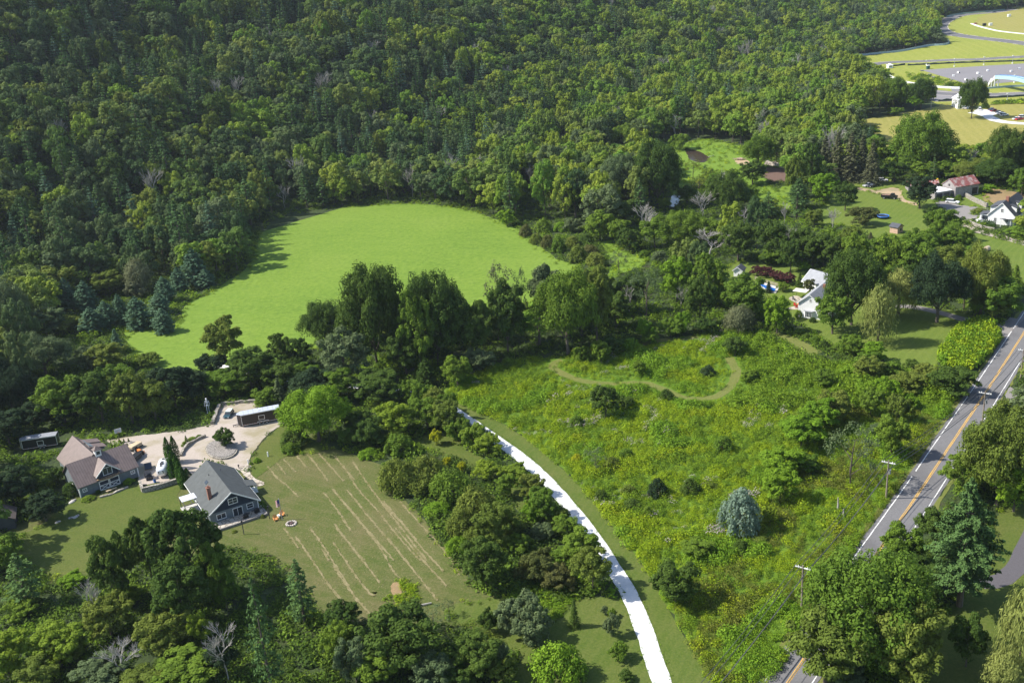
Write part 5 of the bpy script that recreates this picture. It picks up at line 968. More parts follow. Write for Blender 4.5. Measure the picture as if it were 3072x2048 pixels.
m = MB().box((2.2, -1.6, 2.5), (3.6, 3., .14), rx=-R(12))
m.build('entry_roof', M_darkroof, ch); m = MB()
for x in (.7, 3.7): m.box((x, -2.8, 1.2), (.16, .16, 2.3))
m.build('entry_post', M_trim, ch)
rb, rr_ = gable_house('rusty_roofed_barn', (184., 400.8, 0), 0, 7.4, 11.5, 4.4, 7., M_board, M_rust, 'weathered grey board barn with rusty red metal roof', 'barn'); rb.location = (180.2, 402.5, 0); rb.rotation_euler.z = R(-72)
m = MB(); fbox(m, 'E', 9.6, 3.7, 0, .02, 1.6, 2.6, .05, 2.6); m.build('doorway', M_black, rb); m = MB()
for y, z in ((-2., 1.5), (1., 1.6), (0., 4.6)): fbox(m, 'S', y, 0, 0, .02, z, .8, .05, .9)
m.build('window', M_black, rb)
fg = thing('flat_roofed_garage', (175., 403., 0), R(18), 'low grey garage with flat white roof below the rusty barn', 'garage'); MB().box((0, 0, 1.5), (8., 9., 3.)).build('wall', M_board, fg); MB().box((0, 0, 3.1), (8.6, 9.6, .24)).build('roof', M_whitep, fg)
m = MB(); fbox(m, 'S', -1.8, -4.5, 0, .01, 1.2, 2.6, .05, 2.2); fbox(m, 'S', 1.8, -4.5, 0, .01, 1.2, 2.6, .05, 2.2); m.build('garage_door', M_dark, fg)
ls, _ = gable_house('low_red_shed', gp('G', 1500, 215), R(80), 6., 12., 2.2, 3.6, M_board, M_rust, 'long low shed with dull red roof behind the flat garage', 'shed')
fl, _ = gable_house('track_house', (271.8, 597., 0), R(-8), 6.5, 12., 5., 7., M_white, M_whitep, 'plain white two storey house beside the racetrack trees', 'house')
for y in (2., 6., 10.): window(fl, 'W', y, 3.9, 1., 1.4, -3.25); window(fl, 'W', y, 1.4, 1., 1.4, -3.25)
window(fl, 'S', 0, 3.6, 1., 1.4, 0); window(fl, 'S', -1.8, 1.4, 1., 2., 0, 0, 0, 'door')
sh_, _ = gable_house('dark_shed', gp('L', 40, 1150), R(20), 4.6, 5., 2.3, 3.6, ribbed('dark_boards', (.07, .08, .10), .25, 0), plain('dull_brown_roof', (.12, .10, .09), .8), 'small dark shed under the trees at the lawn edge', 'shed')

# ------------------------------------------------------------------ vehicles and trailers
def wheel(par, x, y, r, wd, name='wheel'):
    t = MB().tube([(x, y - wd / 2, r), (x, y + wd / 2, r)], r, 14).build(name, M_tyre, par); MB().tube([(x, y - wd / 2 - .015, r), (x, y + wd / 2 + .015, r)], r * .6, 10).build('rim', M_rim, t)
def car(name, p, rz, Ln, Wd, Ht, paint, label, group=None, style='sedan', cat='car', roofm=None):
    """front towards +x"""
    o = thing(name, p, rz, label, cat, group); h = Ht; bl = h * .56; a = Ln / 2
    lower = {'sedan': [(-a, .3), (-a, bl * .95), (-a * .62, bl), (a * .35, bl), (a * .95, bl * .82), (a, bl * .6), (a, .3)], 'suv': [(-a, .3), (-a * .99, bl), (a * .42, bl), (a * .95, bl * .88), (a, bl * .6), (a, .3)], 'pickup': [(-a, .35), (-a, bl), (a * .45, bl), (a * .97, bl * .9), (a, bl * .6), (a, .35)]}[style]
    MB().extrude(lower, -Wd / 2, Wd / 2).build('body', paint, o, bevel=.08)
    x0, x1, x2, x3 = {'sedan': (-a * .66, -a * .38, a * .12, a * .42), 'suv': (-a * .97, -a * .86, a * .14, a * .46), 'pickup': (-a * .12, -a * .05, a * .22, a * .5)}[style]
    MB().extrude([(x0, bl - .02), (x1, h - .05), (x2, h - .05), (x3, bl - .02)], -Wd / 2 + .08, Wd / 2 - .08, inset=lambda z: .14 * (z > bl + .1)).build('window', M_glass, o)
    MB().box(((x1 + x2) / 2, 0, h - .02), (x2 - x1 + .1, Wd - .42, .07)).build('roof', roofm or paint, o, bevel=.03)
    if style == 'pickup': MB().box((-a * .56, 0, bl + .005), (a * .76, Wd - .3, .02)).build('cargo_bed', M_dark, o)
    for x in (-a * .62, a * .62):
        for y in (-1, 1): wheel(o, x, y * (Wd / 2 - .08), .33 if style == 'sedan' else .38, .22)
    for y in (-1, 1): MB().box((a - .03, y * Wd * .34, bl * .66), (.1, .34, .14)).build('headlight', M_whitep, o); MB().box((-a + .02, y * Wd * .36, bl * .78), (.08, .3, .14)).build('tail_light', M_redp, o)
    return o
M_teal = plain('dark_teal_paint', (.02, .06, .075), .25, var=.05, spec=.6); M_blk = plain('black_car_paint', (.015, .016, .02), .25, var=.05, spec=.6); M_wcar = plain('white_car_paint', (.80, .80, .80), .3, var=.02, spec=.5); M_maroon = plain('maroon_car_paint', (.16, .02, .03), .3, spec=.5); M_navyc = plain('navy_car_paint', (.03, .05, .11), .3, spec=.5); M_redc = plain('red_car_paint', (.55, .03, .04), .3, spec=.5); M_sv = plain('silver_car_paint', (.5, .52, .55), .3, .3)
car('parked_car', gp('M', 549, 287), R(-97), 3.9, 1.72, 1.42, M_teal, 'small dark teal hatchback with pale roof parked in the gravel lot', None, 'suv', roofm=plain('pale_mint_roof', (.66, .78, .72), .3))
car('parked_car', gp('P', 1600, 565), R(-38), 5.1, 1.9, 1.65, M_wcar, 'long white wagon parked in front of the flat roofed garage', None, 'suv')
car('parked_car', gp('P', 865, 335), R(-20), 4.6, 1.8, 1.5, M_wcar, 'white car parked under the spruces in the old farm yard', None, 'suv'); car('pickup_truck', gp('P', 720, 390), R(-160), 5., 1.9, 1.7, M_sv, 'silver pickup loaded with red gear by the yard spruce', None, 'pickup', 'pickup truck'); car('pickup_truck', gp('P', 765, 395), R(-150), 5., 1.9, 1.7, M_blk, 'black pickup parked beside the loaded silver one', None, 'pickup', 'pickup truck')
dt = thing('dump_truck', gp('P', 940, 520), R(-32), 'black dump truck with rusty tipper bed on the dirt drive', 'truck'); MB().extrude([(.6, .5), (.6, 2.3), (1.7, 2.3), (2., 1.55), (3., 1.4), (3.05, .5)], -1., 1.).build('cab', M_blk, dt, bevel=.07); MB().box((-.3, 0, .65), (6., 1., .25)).build('chassis', M_dark, dt); MB().extrude([(1.55, 1.6), (1.68, 2.2), (1.9, 1.62)], -.85, .85).build('windscreen', M_glass, dt)
m = MB().box((-1.4, 0, .95), (3.6, 2.1, .12))
for s in (-1, 1): m.box((-1.4, s * 1.05, 1.35), (3.6, .1, .75))
m.box((.4, 0, 1.6), (.1, 2., 1.2)); m.box((-3.2, 0, 1.35), (.1, 2., .7)); m.build('tipper_bed', M_black, dt); MB().box((-1.4, 0, 1.3), (3.4, 1.95, .5)).build('load', plain('rusty_load', (.32, .2, .15), .9), dt)
for x in (-2., 2.):
    for y in (-1, 1): wheel(dt, x, y * .92, .48, .35)
for i, (kx, ky, rz, pm, st, lb) in enumerate(((1610,1010,70,M_wcar,'suv','white hatchback parked nose in by the white track house'),(1820,1010,15,M_navyc,'sedan','navy car at the head of the row in the white gravel lot'),(1855,1030,12,M_maroon,'sedan','dark red car between the navy and black cars on the grass'),(1940,1055,-8,M_blk,'sedan','black car between the dark red and white cars on the grass'),(1955,1078,-8,M_wcar,'sedan','low white car just before the white estate on the grass'),(2020,1102,15,M_wcar,'suv','tall white estate at the near end of the parked row'),(2230,1165,10,M_wcar,'sedan','white car beside the red one on the mown edge'),(2275,1170,10,M_redc,'sedan','bright red car parked among white cars on the mown edge'),(2330,1135,5,M_wcar,'suv','white estate parked behind the bright red car'),(1370,985,60,M_wcar,'pickup','white pickup against the white track house'))):
    car('parked_car', gp('K', kx, ky), R(rz), 4.6, 1.85, 1.5 if st == 'sedan' else 1.75, pm, lb, 'cars parked by the track house', st)
car('race_car', gp('J', 1675, 183), R(175), 4.4, 1.9, 1.2, M_blk, 'black race car on the far bend of the track', 'cars on the track'); car('race_car', gp('J', 2038, 133), R(180), 4.6, 1.9, 1.3, M_navyc, 'dark blue race car near the far hedge of the track', 'cars on the track'); car('parked_car', gp('J', 1838, 255), R(170), 4.4, 1.9, 1.4, M_redc, 'red car at the end of the white infield lane', 'cars on the track')

def box_trailer(name, p, rz, Ln, Wd, Ht, side, roof, label, nw, nose):
    """cargo trailer, nose towards -x, near side -y"""
    o = thing(name, p, rz, label, 'trailer'); a = Ln / 2; b_ = Wd / 2; pl_ = [(-a, -b_ * .25), (-a, b_ * .25), (-a + nose, b_), (a, b_), (a, -b_), (-a + nose, -b_)]
    MB().prism(pl_[::-1], .55, Ht).build('body', side, o); MB().prism([(x * 1.004, y * 1.012) for x, y in pl_][::-1], Ht, Ht + .09).build('roof', roof, o)
    m = MB()
    for x, y in pl_: m.box((x * 1.002, y * 1.006, (Ht + .55) / 2), (.09, .09, Ht - .55))
    for z in (.6, Ht - .06):
        for s in (-1, 1): m.box((nose / 2, s * (b_ + .012), z), (Ln - nose, .03, .11))
    m.build('trim', M_alu, o); d = MB().box((a * .12, -b_ - .02, Ht * .57), (1.5, .04, 1.15)).build('side_hatch', M_alu, o); MB().box((a * .12, -b_ - .03, Ht * .57), (1.3, .04, .95)).build('hatch_panel', side, d)
    m = MB(); [m.box((x, -b_ - .03, .66), (.28, .02, .09)) for x in np.arange(-a + nose + .3, a, .6)]; m.build('reflective_tape', plain('red_tape', (.6, .2, .18), .5), o)
    for i in range(nw):
        for s in (-1, 1): wheel(o, a * .16 + (i - (nw - 1) / 2) * .88, s * (b_ - .05), .37, .24)
    m = MB(); m.box((a * .16, -b_ - .05, .86), (.95 * nw, .16, .1)); m.build('fender', M_alu, o); m = MB().bar((-a, .5, .5), (-a - 1.2, 0, .5), .12, .12).bar((-a, -.5, .5), (-a - 1.2, 0, .5), .12, .12); m.tube([(-a - 1.2, 0, 0), (-a - 1.2, 0, .7)], .06, 6); m.build('drawbar', M_dark, o)
    MB().box((.3, 0, Ht + .17), (.45, .45, .18)).build('roof_vent', M_whitep, o); return o
o = box_trailer('cargo_trailer', (-64.3, 233.1, 0), R(16), 10.4, 2.6, 3.3, plain('black_trailer_skin', (.022, .017, .017), .35, spec=.5), M_silver, 'long black enclosed cargo trailer with silver roof on three axles', 3, 1.); 
o = box_trailer('cargo_trailer', (-117.2, 228.4, 0), R(10), 8.6, 2.5, 2.9, plain('dark_trailer_skin', (.012, .014, .02), .35, spec=.5), plain('shade_darkened_roof', (.26, .27, .29), .6), 'dark enclosed trailer with two axles parked in shade behind the barn', 2, .6)  # grey roof colour lowered to stand in for tree shade on it
at_ = thing('travel_trailer', (-81.3, 209.4, 0), R(98), 'rounded silver aluminium travel trailer parked beside the slim cypresses', 'travel trailer'); m = MB(); rings = []
for x, k in ((-3.1, .32), (-2.95, .72), (-2.5, .93), (-1.8, 1.), (1.8, 1.), (2.5, .93), (2.95, .72), (3.1, .32)):
    r = [(x, 1.22 * k * math.copysign(abs(math.cos(a)) ** .55, math.cos(a)), 1.55 + 1.15 * k * math.copysign(abs(math.sin(a)) ** .6, math.sin(a))) for a in np.linspace(0, 2 * math.pi, 21)[:-1]]; rings.append(r)
vs = [q for r in rings for q in r]; fs = [(i * 20 + k, i * 20 + (k + 1) % 20, (i + 1) * 20 + (k + 1) % 20, (i + 1) * 20 + k) for i in range(7) for k in range(20)] + [tuple(range(20))[::-1], tuple(140 + k for k in range(20))]
m.add(vs, fs).build('shell', M_alu, at_, smooth=True); m = MB()
for x in (-1.7, .2, 1.7): m.box((x, 0, 2.74), (.5, .5, .12))
m.box((-.7, 0, 2.8), (.9, .7, .2)); m.build('roof_vent', M_dark, at_); MB().box((-3.0, 0, 1.75), (.16, 1.2, .6)).build('end_window', M_glass, at_); m = MB()
for x in (-1.5, .2, 1.8):
    for s in (-1, 1): m.box((x, s * 1.215, 1.85), (.85, .05, .55))
m.build('window', M_glass, at_)
for s in (-1, 1):
    wheel(at_, -.3, s * 1.08, .36, .22); wheel(at_, .6, s * 1.08, .36, .22)
MB().bar((3., .4, .5), (4.1, 0, .5), .1, .1).bar((3., -.4, .5), (4.1, 0, .5), .1, .1).build('drawbar', M_dark, at_)
uc = thing('utility_cart', gp('L', 1312, 690), R(120), 'black canopied utility cart beside the silver travel trailer', 'cart'); MB().box((0, 0, .65), (2.4, 1.35, .6)).build('body', M_blk, uc, bevel=.08); MB().box((-.1, 0, 1.75), (1.7, 1.3, .1)).build('canopy', M_black, uc, bevel=.04); m = MB()
for x in (-.85, .65):
    for y in (-.58, .58): m.tube([(x, y, .9), (x, y, 1.75)], .035, 6)
m.build('canopy_post', M_dark, uc); MB().box((-.3, 0, 1.05), (.5, 1.1, .35)).build('seat', M_dark, uc)
for x in (-.8, .8):
    for y in (-1, 1): wheel(uc, x, y * .62, .32, .24)
def barrel(p, mt, label): 
    o = thing('barrel', p, 0, label, 'barrel', 'blue barrels in the barn yard'); MB().tube([(0, 0, 0), (0, 0, .3), (0, 0, .62), (0, 0, .92)], [.27, .3, .3, .27], 14).build('drum', mt, o); MB().tube([(0, 0, .92), (0, 0, .95)], .28, 14).build('lid', M_dark, o)
barrel(gp('L', 1366, 725), M_blue, 'blue barrel at the foot of the silver travel trailer'); barrel(gp('L', 1235, 500), M_blue, 'blue barrel among the gear by the barn gable'); barrel(gp('L', 1262, 480), M_black, 'black barrel among the gear by the barn gable')
ut = thing('utility_trailer', gp('L', 1195, 430), R(60), 'tan tarped utility trailer at the barn yard edge', 'trailer'); MB().box((0, 0, .5), (3.4, 1.8, .2)).build('deck', M_dark, ut); MB().prism([(-1.6, -.85), (1.6, -.85), (1.75, 0), (1.6, .85), (-1.6, .85)], .6, 1.35).build('tarp', M_tan, ut, bevel=.2); wheel(ut, 0, -.95, .32, .2); wheel(ut, 0, .95, .32, .2)
tr = thing('orange_tractor', gp('L', 1222, 462), R(-40), 'small orange tractor by the tan tarped trailer', 'tractor'); MB().box((.5, 0, .75), (1.2, .6, .5)).build('hood', M_orange, tr, bevel=.06); MB().box((-.5, 0, .85), (.5, .6, .3)).box((-.72, 0, 1.15), (.1, .6, .5)).build('seat', M_black, tr); MB().box((1.4, 0, .4), (.3, 1.4, .5)).build('bucket', M_orange, tr)
for x, r in ((-.55, .5), (.8, .32)):
    for y in (-1, 1): wheel(tr, x, y * .5, r, .28)
o = thing('covered_boat', gp('L', 1208, 520), R(75), 'dark tarp covered boat against the barn gable', 'boat'); MB().prism([(-2., -.8), (1., -.85), (2.3, 0), (1., .85), (-2., .8)], .35, 1.).build('hull', M_dark, o, bevel=.15); MB().prism([(-2., -.85), (1., -.9), (2.4, 0), (1., .9), (-2., .85)], 1., 1.3).build('cover', M_black, o, bevel=.14)
o = thing('trestle_table', gp('L', 1310, 605), R(20), 'dark topped trestle table by the silver trailer', 'table'); MB().box((0, 0, .8), (1.6, 2.6, .1), rx=R(8)).build('sheet', M_navy, o); m = MB(); [m.box((x, y, .35), (.08, .08, .75)) for x in (-.6, .6) for y in (-.9, .9)]; m.build('leg', M_wood, o)

# ------------------------------------------------------------------ poles, wires, walls and small things
def solve_h(p, tile, x, y):
    Y = uv(tile, x, y)[1]; lo, hi = .1, 40.
    for _ in range(24):
        m = (lo + hi) / 2
        if proj(p + Vector((0, 0, m)))[1] > Y: lo = m
        else: hi = m
    return lo
POLES = []
for (tb, xb, yb, tt, xt, yt), lb in ((('N', 625, 605, 'N', 652, 432), 'utility pole with white crossarm on the meadow side of the main road'), (('N', 182, 1180, 'N', 190, 993), 'utility pole with white crossarm above the big roadside maple'), (('N', 1127, 225, 'N', 1133, 138), 'utility pole across the main road from the meadow, beside the yellowing tree'), (('H', 2318, 1195, 'H', 2338, 960), 'utility pole by the yellow sign at the far end of the road')):
    p = gp(tb, xb, yb); h = max(8.5, min(solve_h(p, tt, xt, yt), 12.5)); o = thing('utility_pole', p, R(-35), lb, 'utility pole', 'utility poles along the main road'); MB().tube([(0, 0, -.5), (0, 0, h)], [.19, .13], 10).build('pole', M_pole, o); a = MB().box((0, 0, h - .45), (2.6, .14, .16)).build('crossarm', M_bone, o); m = MB()
    for x in (-1.15, -.75, .75, 1.15): m.tube([(x, 0, h - .37), (x, 0, h - .1)], [.07, .05], 6)
    m.build('insulator', M_bone, a); m = MB().bar((-.9, 0, h - .5), (0, 0, h - 1.3), .05, .05).bar((.9, 0, h - .5), (0, 0, h - 1.3), .05, .05); m.build('brace', M_dark, o); POLES.append((p, h))
    if 'meadow side' in lb or 'yellowing' in lb: MB().tube([(.3, .1, h - 2.9), (.3, .1, h - 1.9)], .26, 10).build('transformer', M_tin, o)
P_ = [POLES[1], POLES[0], POLES[2], POLES[3]]; d = (P_[0][0] - P_[1][0]); P_ = [(P_[0][0] + d * 1.1, P_[0][1])] + P_
ax_ = Vector((math.cos(R(-35)), math.sin(R(-35)), 0))
for k in range(len(P_) - 1):
    sp = ('from the nearest pole off towards the lower edge', 'between the two poles on the meadow side', 'crossing the main road between two poles', 'along the far stretch of the main road')[k]
    for (off, dz), wl in (((-1.15, -.08), 'outer thin overhead wire on the meadow side'), ((-.4, -.2), 'inner thin overhead wire'), ((1.15, -.08), 'outer thin overhead wire on the road side'), ((.15, -1.9), 'low thick overhead cable')):
        a = P_[k][0] + ax_ * off + Vector((0, 0, P_[k][1] + dz)); b_ = P_[k + 1][0] + ax_ * off + Vector((0, 0, P_[k + 1][1] + dz)); sag = (b_ - a).length * .018
        o = MB().tube([a.lerp(b_, t) - Vector((0, 0, sag * 4 * t * (1 - t))) for t in np.linspace(0, 1, 13)], .05 if dz > -1 else .08, 4).build('overhead_wire', M_wire); tag(o, short(f'{wl} {sp}'), 'wire', 'wires along the main road')
for (x, yb, yt), lb in (((1866, 1232, 1130), 'tall pale dead snag standing in the brush by the road'), ((1905, 1268, 1210), 'short broken dead snag in the brush by the road')):
    p = gp('F', x, yb); h = solve_h(p, 'F', x, yt); o = MB().tube([(0, 0, -.2), (.08, .05, h * .5), (0, .1, h)], [.24, .19, .08], 7).build('dead_snag', BARK2, loc=p); tag(o, lb, 'tree trunk', 'dead snags in the brush')
p = gp('H', 1915, 440); o = MB().tube([(0, 0, 0), (.4, 0, 5), (1.1, 0, 10.5)], [.42, .36, .2], 8).build('dead_snag', plain('snag_wood', (.33, .26, .22), .95), loc=p); tag(o, 'tall leaning broken snag standing among the dark trees near the willow', 'tree trunk')
def wallrun(name, tile, pts, h, wd, mat, label, cat, group=None, step=.8, jag=.1, z0=-.1):
    C = smooth_pts(world(tile, pts), False, step); A, B_ = offset_line(C, -wd / 2), offset_line(C, wd / 2); m = MB(); n = len(C); hs_ = [h + random.gauss(0, jag) for _ in C]; vs = []
    for i in range(n): vs += [(A[i].x, A[i].y, z0), (A[i].x, A[i].y, hs_[i]), (B_[i].x, B_[i].y, hs_[i]), (B_[i].x, B_[i].y, z0)]
    fs = [(4 * i + j, 4 * i + (j + 1) % 4, 4 * i + 4 + (j + 1) % 4, 4 * i + 4 + j) for i in range(n - 1) for j in range(4)] + [(0, 3, 2, 1), (4 * n - 4, 4 * n - 3, 4 * n - 2, 4 * n - 1)]
    o = m.add(vs, fs).build(name, mat); return tag(o, label, cat, group)
wallrun('stone_wall', 'M', [(470,205),(445,260),(425,320),(405,365)], .9, .8, S_wall, 'loose stone wall along the open side of the gravel lot', 'wall'); wallrun('stone_wall', 'M', [(478,192),(560,182),(660,174),(785,168)], .8, .6, S_wall, 'stone wall along the back of the gravel lot behind the hatchback', 'wall')
wallrun('stone_wall', 'M', [(345,472),(300,490),(240,520),(185,560),(150,600),(130,645)], .75, .5, S_wall, 'curved stone wall edging the planted bed inside the drive', 'wall'); wallrun('stone_wall', 'L', [(1240,745),(1262,812),(1300,805),(1420,775),(1560,732)], 1.2, .6, S_wall, 'stone retaining wall below the silver travel trailer', 'wall', jag=.04)
wallrun('stone_wall', 'P', [(1725,490),(1790,530),(1880,575),(1965,615)], 1.6, .8, S_wall, 'pale stone retaining wall beside the parking lot', 'wall'); wallrun('stone_wall', 'P', [(1885,745),(1800,750),(1785,770),(1830,800),(1920,830),(2040,855)], 1., .7, S_wall, 'round stone garden wall in front of the white cape house', 'wall')
wallrun('stone_wall', 'L', [(880,860),(960,840),(1060,800),(1130,770)], .35, .5, S_wall, 'low dry stone edging at the foot of the barn front', 'wall'); wallrun('boulder_row', 'E', [(1828,330),(1880,335),(1940,350),(1995,362)], 1.4, 2.2, stone('pale_boulders', (.46, .40, .34), (.58, .52, .46), .8), 'pile of pale boulders edging the mud yard by the creek', 'boulders', jag=.4)
c = gp('M', 485, 590); A = [(gp('M', 485 + 142 * math.cos(t), 592 + 84 * math.sin(t)) - c) for t in np.linspace(0, 6.283, 33)[:-1]]; o = thing('stone_planter', c, 0, 'round raised stone planter ringed by the gravel drive', 'planter'); MB().prism([(p.x, p.y) for p in A], -.1, .5).build('ring_wall', S_wall, o); MB().prism([(p.x * .9, p.y * .9) for p in A], .4, .62).build('gravel_bed', S_cobble, o)
for x, y, h, lb in ((720, 712, .75, 'white marker post at the flagstone path corner'), (895, 645, .75, 'white marker post on the lawn edge with a long shadow'), (1045, 568, .6, 'white marker post beside the dark shrub')):
    tag(MB().tube([(0, 0, 0), (0, 0, h * 1.6)], [.17, .15], 8).ball((0, 0, h * 1.6), .16, 8, 4).build('marker_post', M_bone, loc=gp('M', x, y)), lb, 'post', 'white posts on the lawn edge')
for x, yb, yt, lb in ((682, 1330, 1215, 'slim dark post on the lawn in front of the patio'), (908, 1192, 1088, 'slim dark post on the lawn beside the wooden chairs'), (637, 748, 722, 'short black lamp post at the head of the flagstone path')):
    p = gp('M', x, yb); h = solve_h(p, 'M', x, yt); o = thing('lamp_post', p, 0, lb, 'lamp post', 'lamp posts by the grey house'); MB().tube([(0, 0, 0), (0, 0, h)], .09, 8).build('pole', M_dark, o); MB().box((0, 0, h + .05), (.3, .3, .3)).build('lamp', M_black, o)
p = gp('M', 1020, 1202); h = solve_h(p, 'M', 992, 1015); o = thing('flagpole', p, 0, 'slender grey flagpole with a small striped flag on the lawn', 'flagpole'); MB().tube([(0, 0, 0), (0, 0, h)], [.09, .05], 8).ball((0, 0, h), .1).build('pole', M_tin, o)
fl_ = MB(); g = NG('flag_cloth'); sp = g.n('SeparateXYZ'); g.l(g.obj(), sp.inputs[0]); d = g.n('Math', operation='MULTIPLY'); g.l(sp.outputs[2], d.inputs[0]); d.inputs[1].default_value = 6.5 / 1.6; fr = g.n('Math', operation='FRACT'); g.l(d.outputs[0], fr.inputs[0]); gt = g.n('Math', operation='GREATER_THAN'); g.l(fr.outputs[0], gt.inputs[0]); gt.inputs[1].default_value = .5; FLG = g.fin(g.mix(gt.outputs[0], (.5, .03, .05), (.78, .76, .76)), .8)
q = [(-.02 - .13 * i + .02 * math.sin(i * 2.), .09 * math.sin(i * 1.3), 0) for i in range(7)]; vs = []
for x, y, z in q: vs += [(x, y, h - .15 - .3 * abs(x)), (x, y, h - 1.7 - .35 * abs(x))]
fo = fl_.add(vs, [(2 * i, 2 * i + 1, 2 * i + 3, 2 * i + 2) for i in range(6)]).build('flag', FLG, o); m = MB(); m.add([(x, y - .012, (h - .15 - .3 * abs(x))) for x, y, z in q[:4]] + [(x, y - .012, h - 1. - .3 * abs(x)) for x, y, z in q[:4]], [(i, i + 1, 5 + i, 4 + i) for i in range(3)]); m.add([(x, y + .012, (h - .15 - .3 * abs(x))) for x, y, z in q[:4]] + [(x, y + .012, h - 1. - .3 * abs(x)) for x, y, z in q[:4]], [(i, i + 1, 5 + i, 4 + i) for i in range(3)]); m.build('canton', plain('flag_blue', (.03, .05, .22), .8), fo)
for x, y, rz, lb in ((962, 1205, -60, 'slatted orange wooden garden chair nearer the grey house'), (1018, 1165, -75, 'slatted orange wooden garden chair beside the flagpole')):
    o = thing('garden_chair', gp('M', x, y), R(rz), lb, 'chair', 'wooden chairs on the lawn'); cw = plain('orange_chair_wood', (.62, .27, .09), .6); k = 1.05; m = MB(); [m.box((.08 * k, (i - 2) * .13 * k, .38 * k), (.6 * k, .11 * k, .04), ry=R(12)) for i in range(5)]; m.build('seat', cw, o); m = MB(); [m.bar((-.2 * k, (i - 2) * .13 * k, .36 * k), (-.55 * k, (i - 2) * .15 * k, (1.1 - .05 * abs(i - 2)) * k), .11 * k, .03) for i in range(5)]; m.build('backrest', cw, o)
    for s in (-1, 1): MB().box((.05 * k, s * .42 * k, .62 * k), (.8 * k, .16 * k, .04)).build('armrest', cw, o); MB().box((.4 * k, s * .38 * k, .3 * k), (.09, .05, .62 * k)).build('leg', cw, o); MB().bar((.3 * k, s * .33 * k, .36 * k), (-.6 * k, s * .33 * k, .02), .05, .1).build('leg', cw, o)
o = thing('side_table', gp('M', 990, 1178), 0, 'small round white table between the two wooden chairs', 'table'); MB().tube([(0, 0, .5), (0, 0, .56)], .38, 16).build('table_top', M_bone, o); MB().tube([(0, 0, 0), (0, 0, .5)], [.22, .06], 8).build('leg', M_bone, o)
o = thing('fire_pit', gp('M', 1098, 1238), 0, 'round stone fire pit with charred logs on the lawn', 'fire pit'); m = MB(); [m.box((.95 * math.cos(t), .95 * math.sin(t), .16), (.42, .34, .34), rz=t + random.random() * .3) for t in np.linspace(0, 6.283, 14)[:-1]]; m.build('stone_ring', stone('pit_stone', (.52, .46, .40), (.62, .56, .5), 2.), o, bevel=.05); MB().tube([(0, 0, 0), (0, 0, .06)], .8, 14).build('ash', M_black, o); m = MB(); [m.tube([(-.5 * math.cos(t), -.5 * math.sin(t), .1), (.4 * math.cos(t), .4 * math.sin(t), .38)], .09, 6) for t in (.3, 1.4, 2.5)]; m.build('log', plain('charred_log', (.14, .09, .08), .9), o)
# twelve foot skeleton ornament beside the gravel lot
sk = thing('skeleton_ornament', gp('L', 1838, 112), R(-80), 'very tall white plastic skeleton ornament standing at the lot corner', 'ornament'); H_ = 4.2; k = H_ / 1.8
m = MB().ball((.02 * k, 0, 1.68 * k), (.12 * k, .10 * k, .12 * k), 12, 8).box((.07 * k, 0, 1.57 * k), (.10 * k, .10 * k, .07 * k)); s_o = m.build('skull', M_bone, sk, smooth=True); MB().ball((.12 * k, .04 * k, 1.69 * k), .03 * k, 6, 4).ball((.12 * k, -.04 * k, 1.69 * k), .03 * k, 6, 4).build('eye_socket', M_black, s_o)
m = MB().tube([(0, 0, .95 * k), (-.03 * k, 0, 1.2 * k), (0, 0, 1.55 * k)], .035 * k, 6)
for i in range(7):
    z = (1.18 + .045 * i) * k; r = (.15 - .012 * abs(i - 3)) * k; m.tube([(-.03 * k + r * .75 * (1 - math.cos(t)) * .62, r * math.sin(t), z - .02 * k * (1 - math.cos(t))) for t in np.linspace(-2.7, 2.7, 11)], .013 * k, 4)
m.tube([(0, -.2 * k, 1.47 * k), (.03 * k, 0, 1.49 * k), (0, .2 * k, 1.47 * k)], .02 * k, 5); m.build('rib_cage', M_bone, sk); MB().ball((0, 0, .93 * k), (.09 * k, .15 * k, .08 * k), 10, 6).build('pelvis', M_bone, sk)
for s in (-1, 1):
    MB().tube([(0, s * .2 * k, 1.46 * k), (.02 * k, s * .25 * k, 1.18 * k), (.14 * k, s * .24 * k, .96 * k)], [.028 * k, .022 * k, .018 * k], 6).ball((.15 * k, s * .24 * k, .92 * k), (.03 * k, .03 * k, .06 * k), 6, 4).build('arm', M_bone, sk); MB().tube([(0, s * .1 * k, .9 * k), (.02 * k, s * .11 * k, .48 * k), (0, s * .12 * k, .06 * k)], [.04 * k, .032 * k, .025 * k], 6).box((.07 * k, s * .12 * k, .03 * k), (.24 * k, .08 * k, .05 * k)).build('leg', M_bone, sk)
o = thing('basketball_hoop', gp('L', 1058, 372), R(-60), 'basketball hoop with white backboard behind the barn', 'basketball hoop'); MB().tube([(0, 0, 0), (0, 0, 2.6), (.5, 0, 3.2)], .07, 6).build('pole', M_dark, o); bb = MB().box((.6, 0, 3.4), (.05, 1.5, 1.)).build('backboard', plain('clear_board', (.55, .58, .6), .2), o); m = MB().box((.63, 0, 3.92), (.06, 1.56, .07)).box((.63, 0, 2.9), (.06, 1.56, .07)).box((.63, .76, 3.4), (.06, .07, 1.)).box((.63, -.76, 3.4), (.06, .07, 1.)); m.build('frame', M_bone, bb); MB().tube([(.85 + .23 * math.cos(t), .23 * math.sin(t), 3.05) for t in np.linspace(0, 6.283, 13)], .03, 5).build('rim', M_orange, o)
o = thing('wooden_bench', gp('L', 985, 800), R(39), 'pale wooden plank bench on the grass in front of the barn doors', 'bench'); m = MB(); [m.box((0, y, .45), (2.4, .14, .05)) for y in (-.2, 0, .2)]; m.build('seat', M_tan, o); [MB().box((x, 0, .22), (.1, .5, .44)).build('leg', M_wood, o) for x in (-.9, .9)]
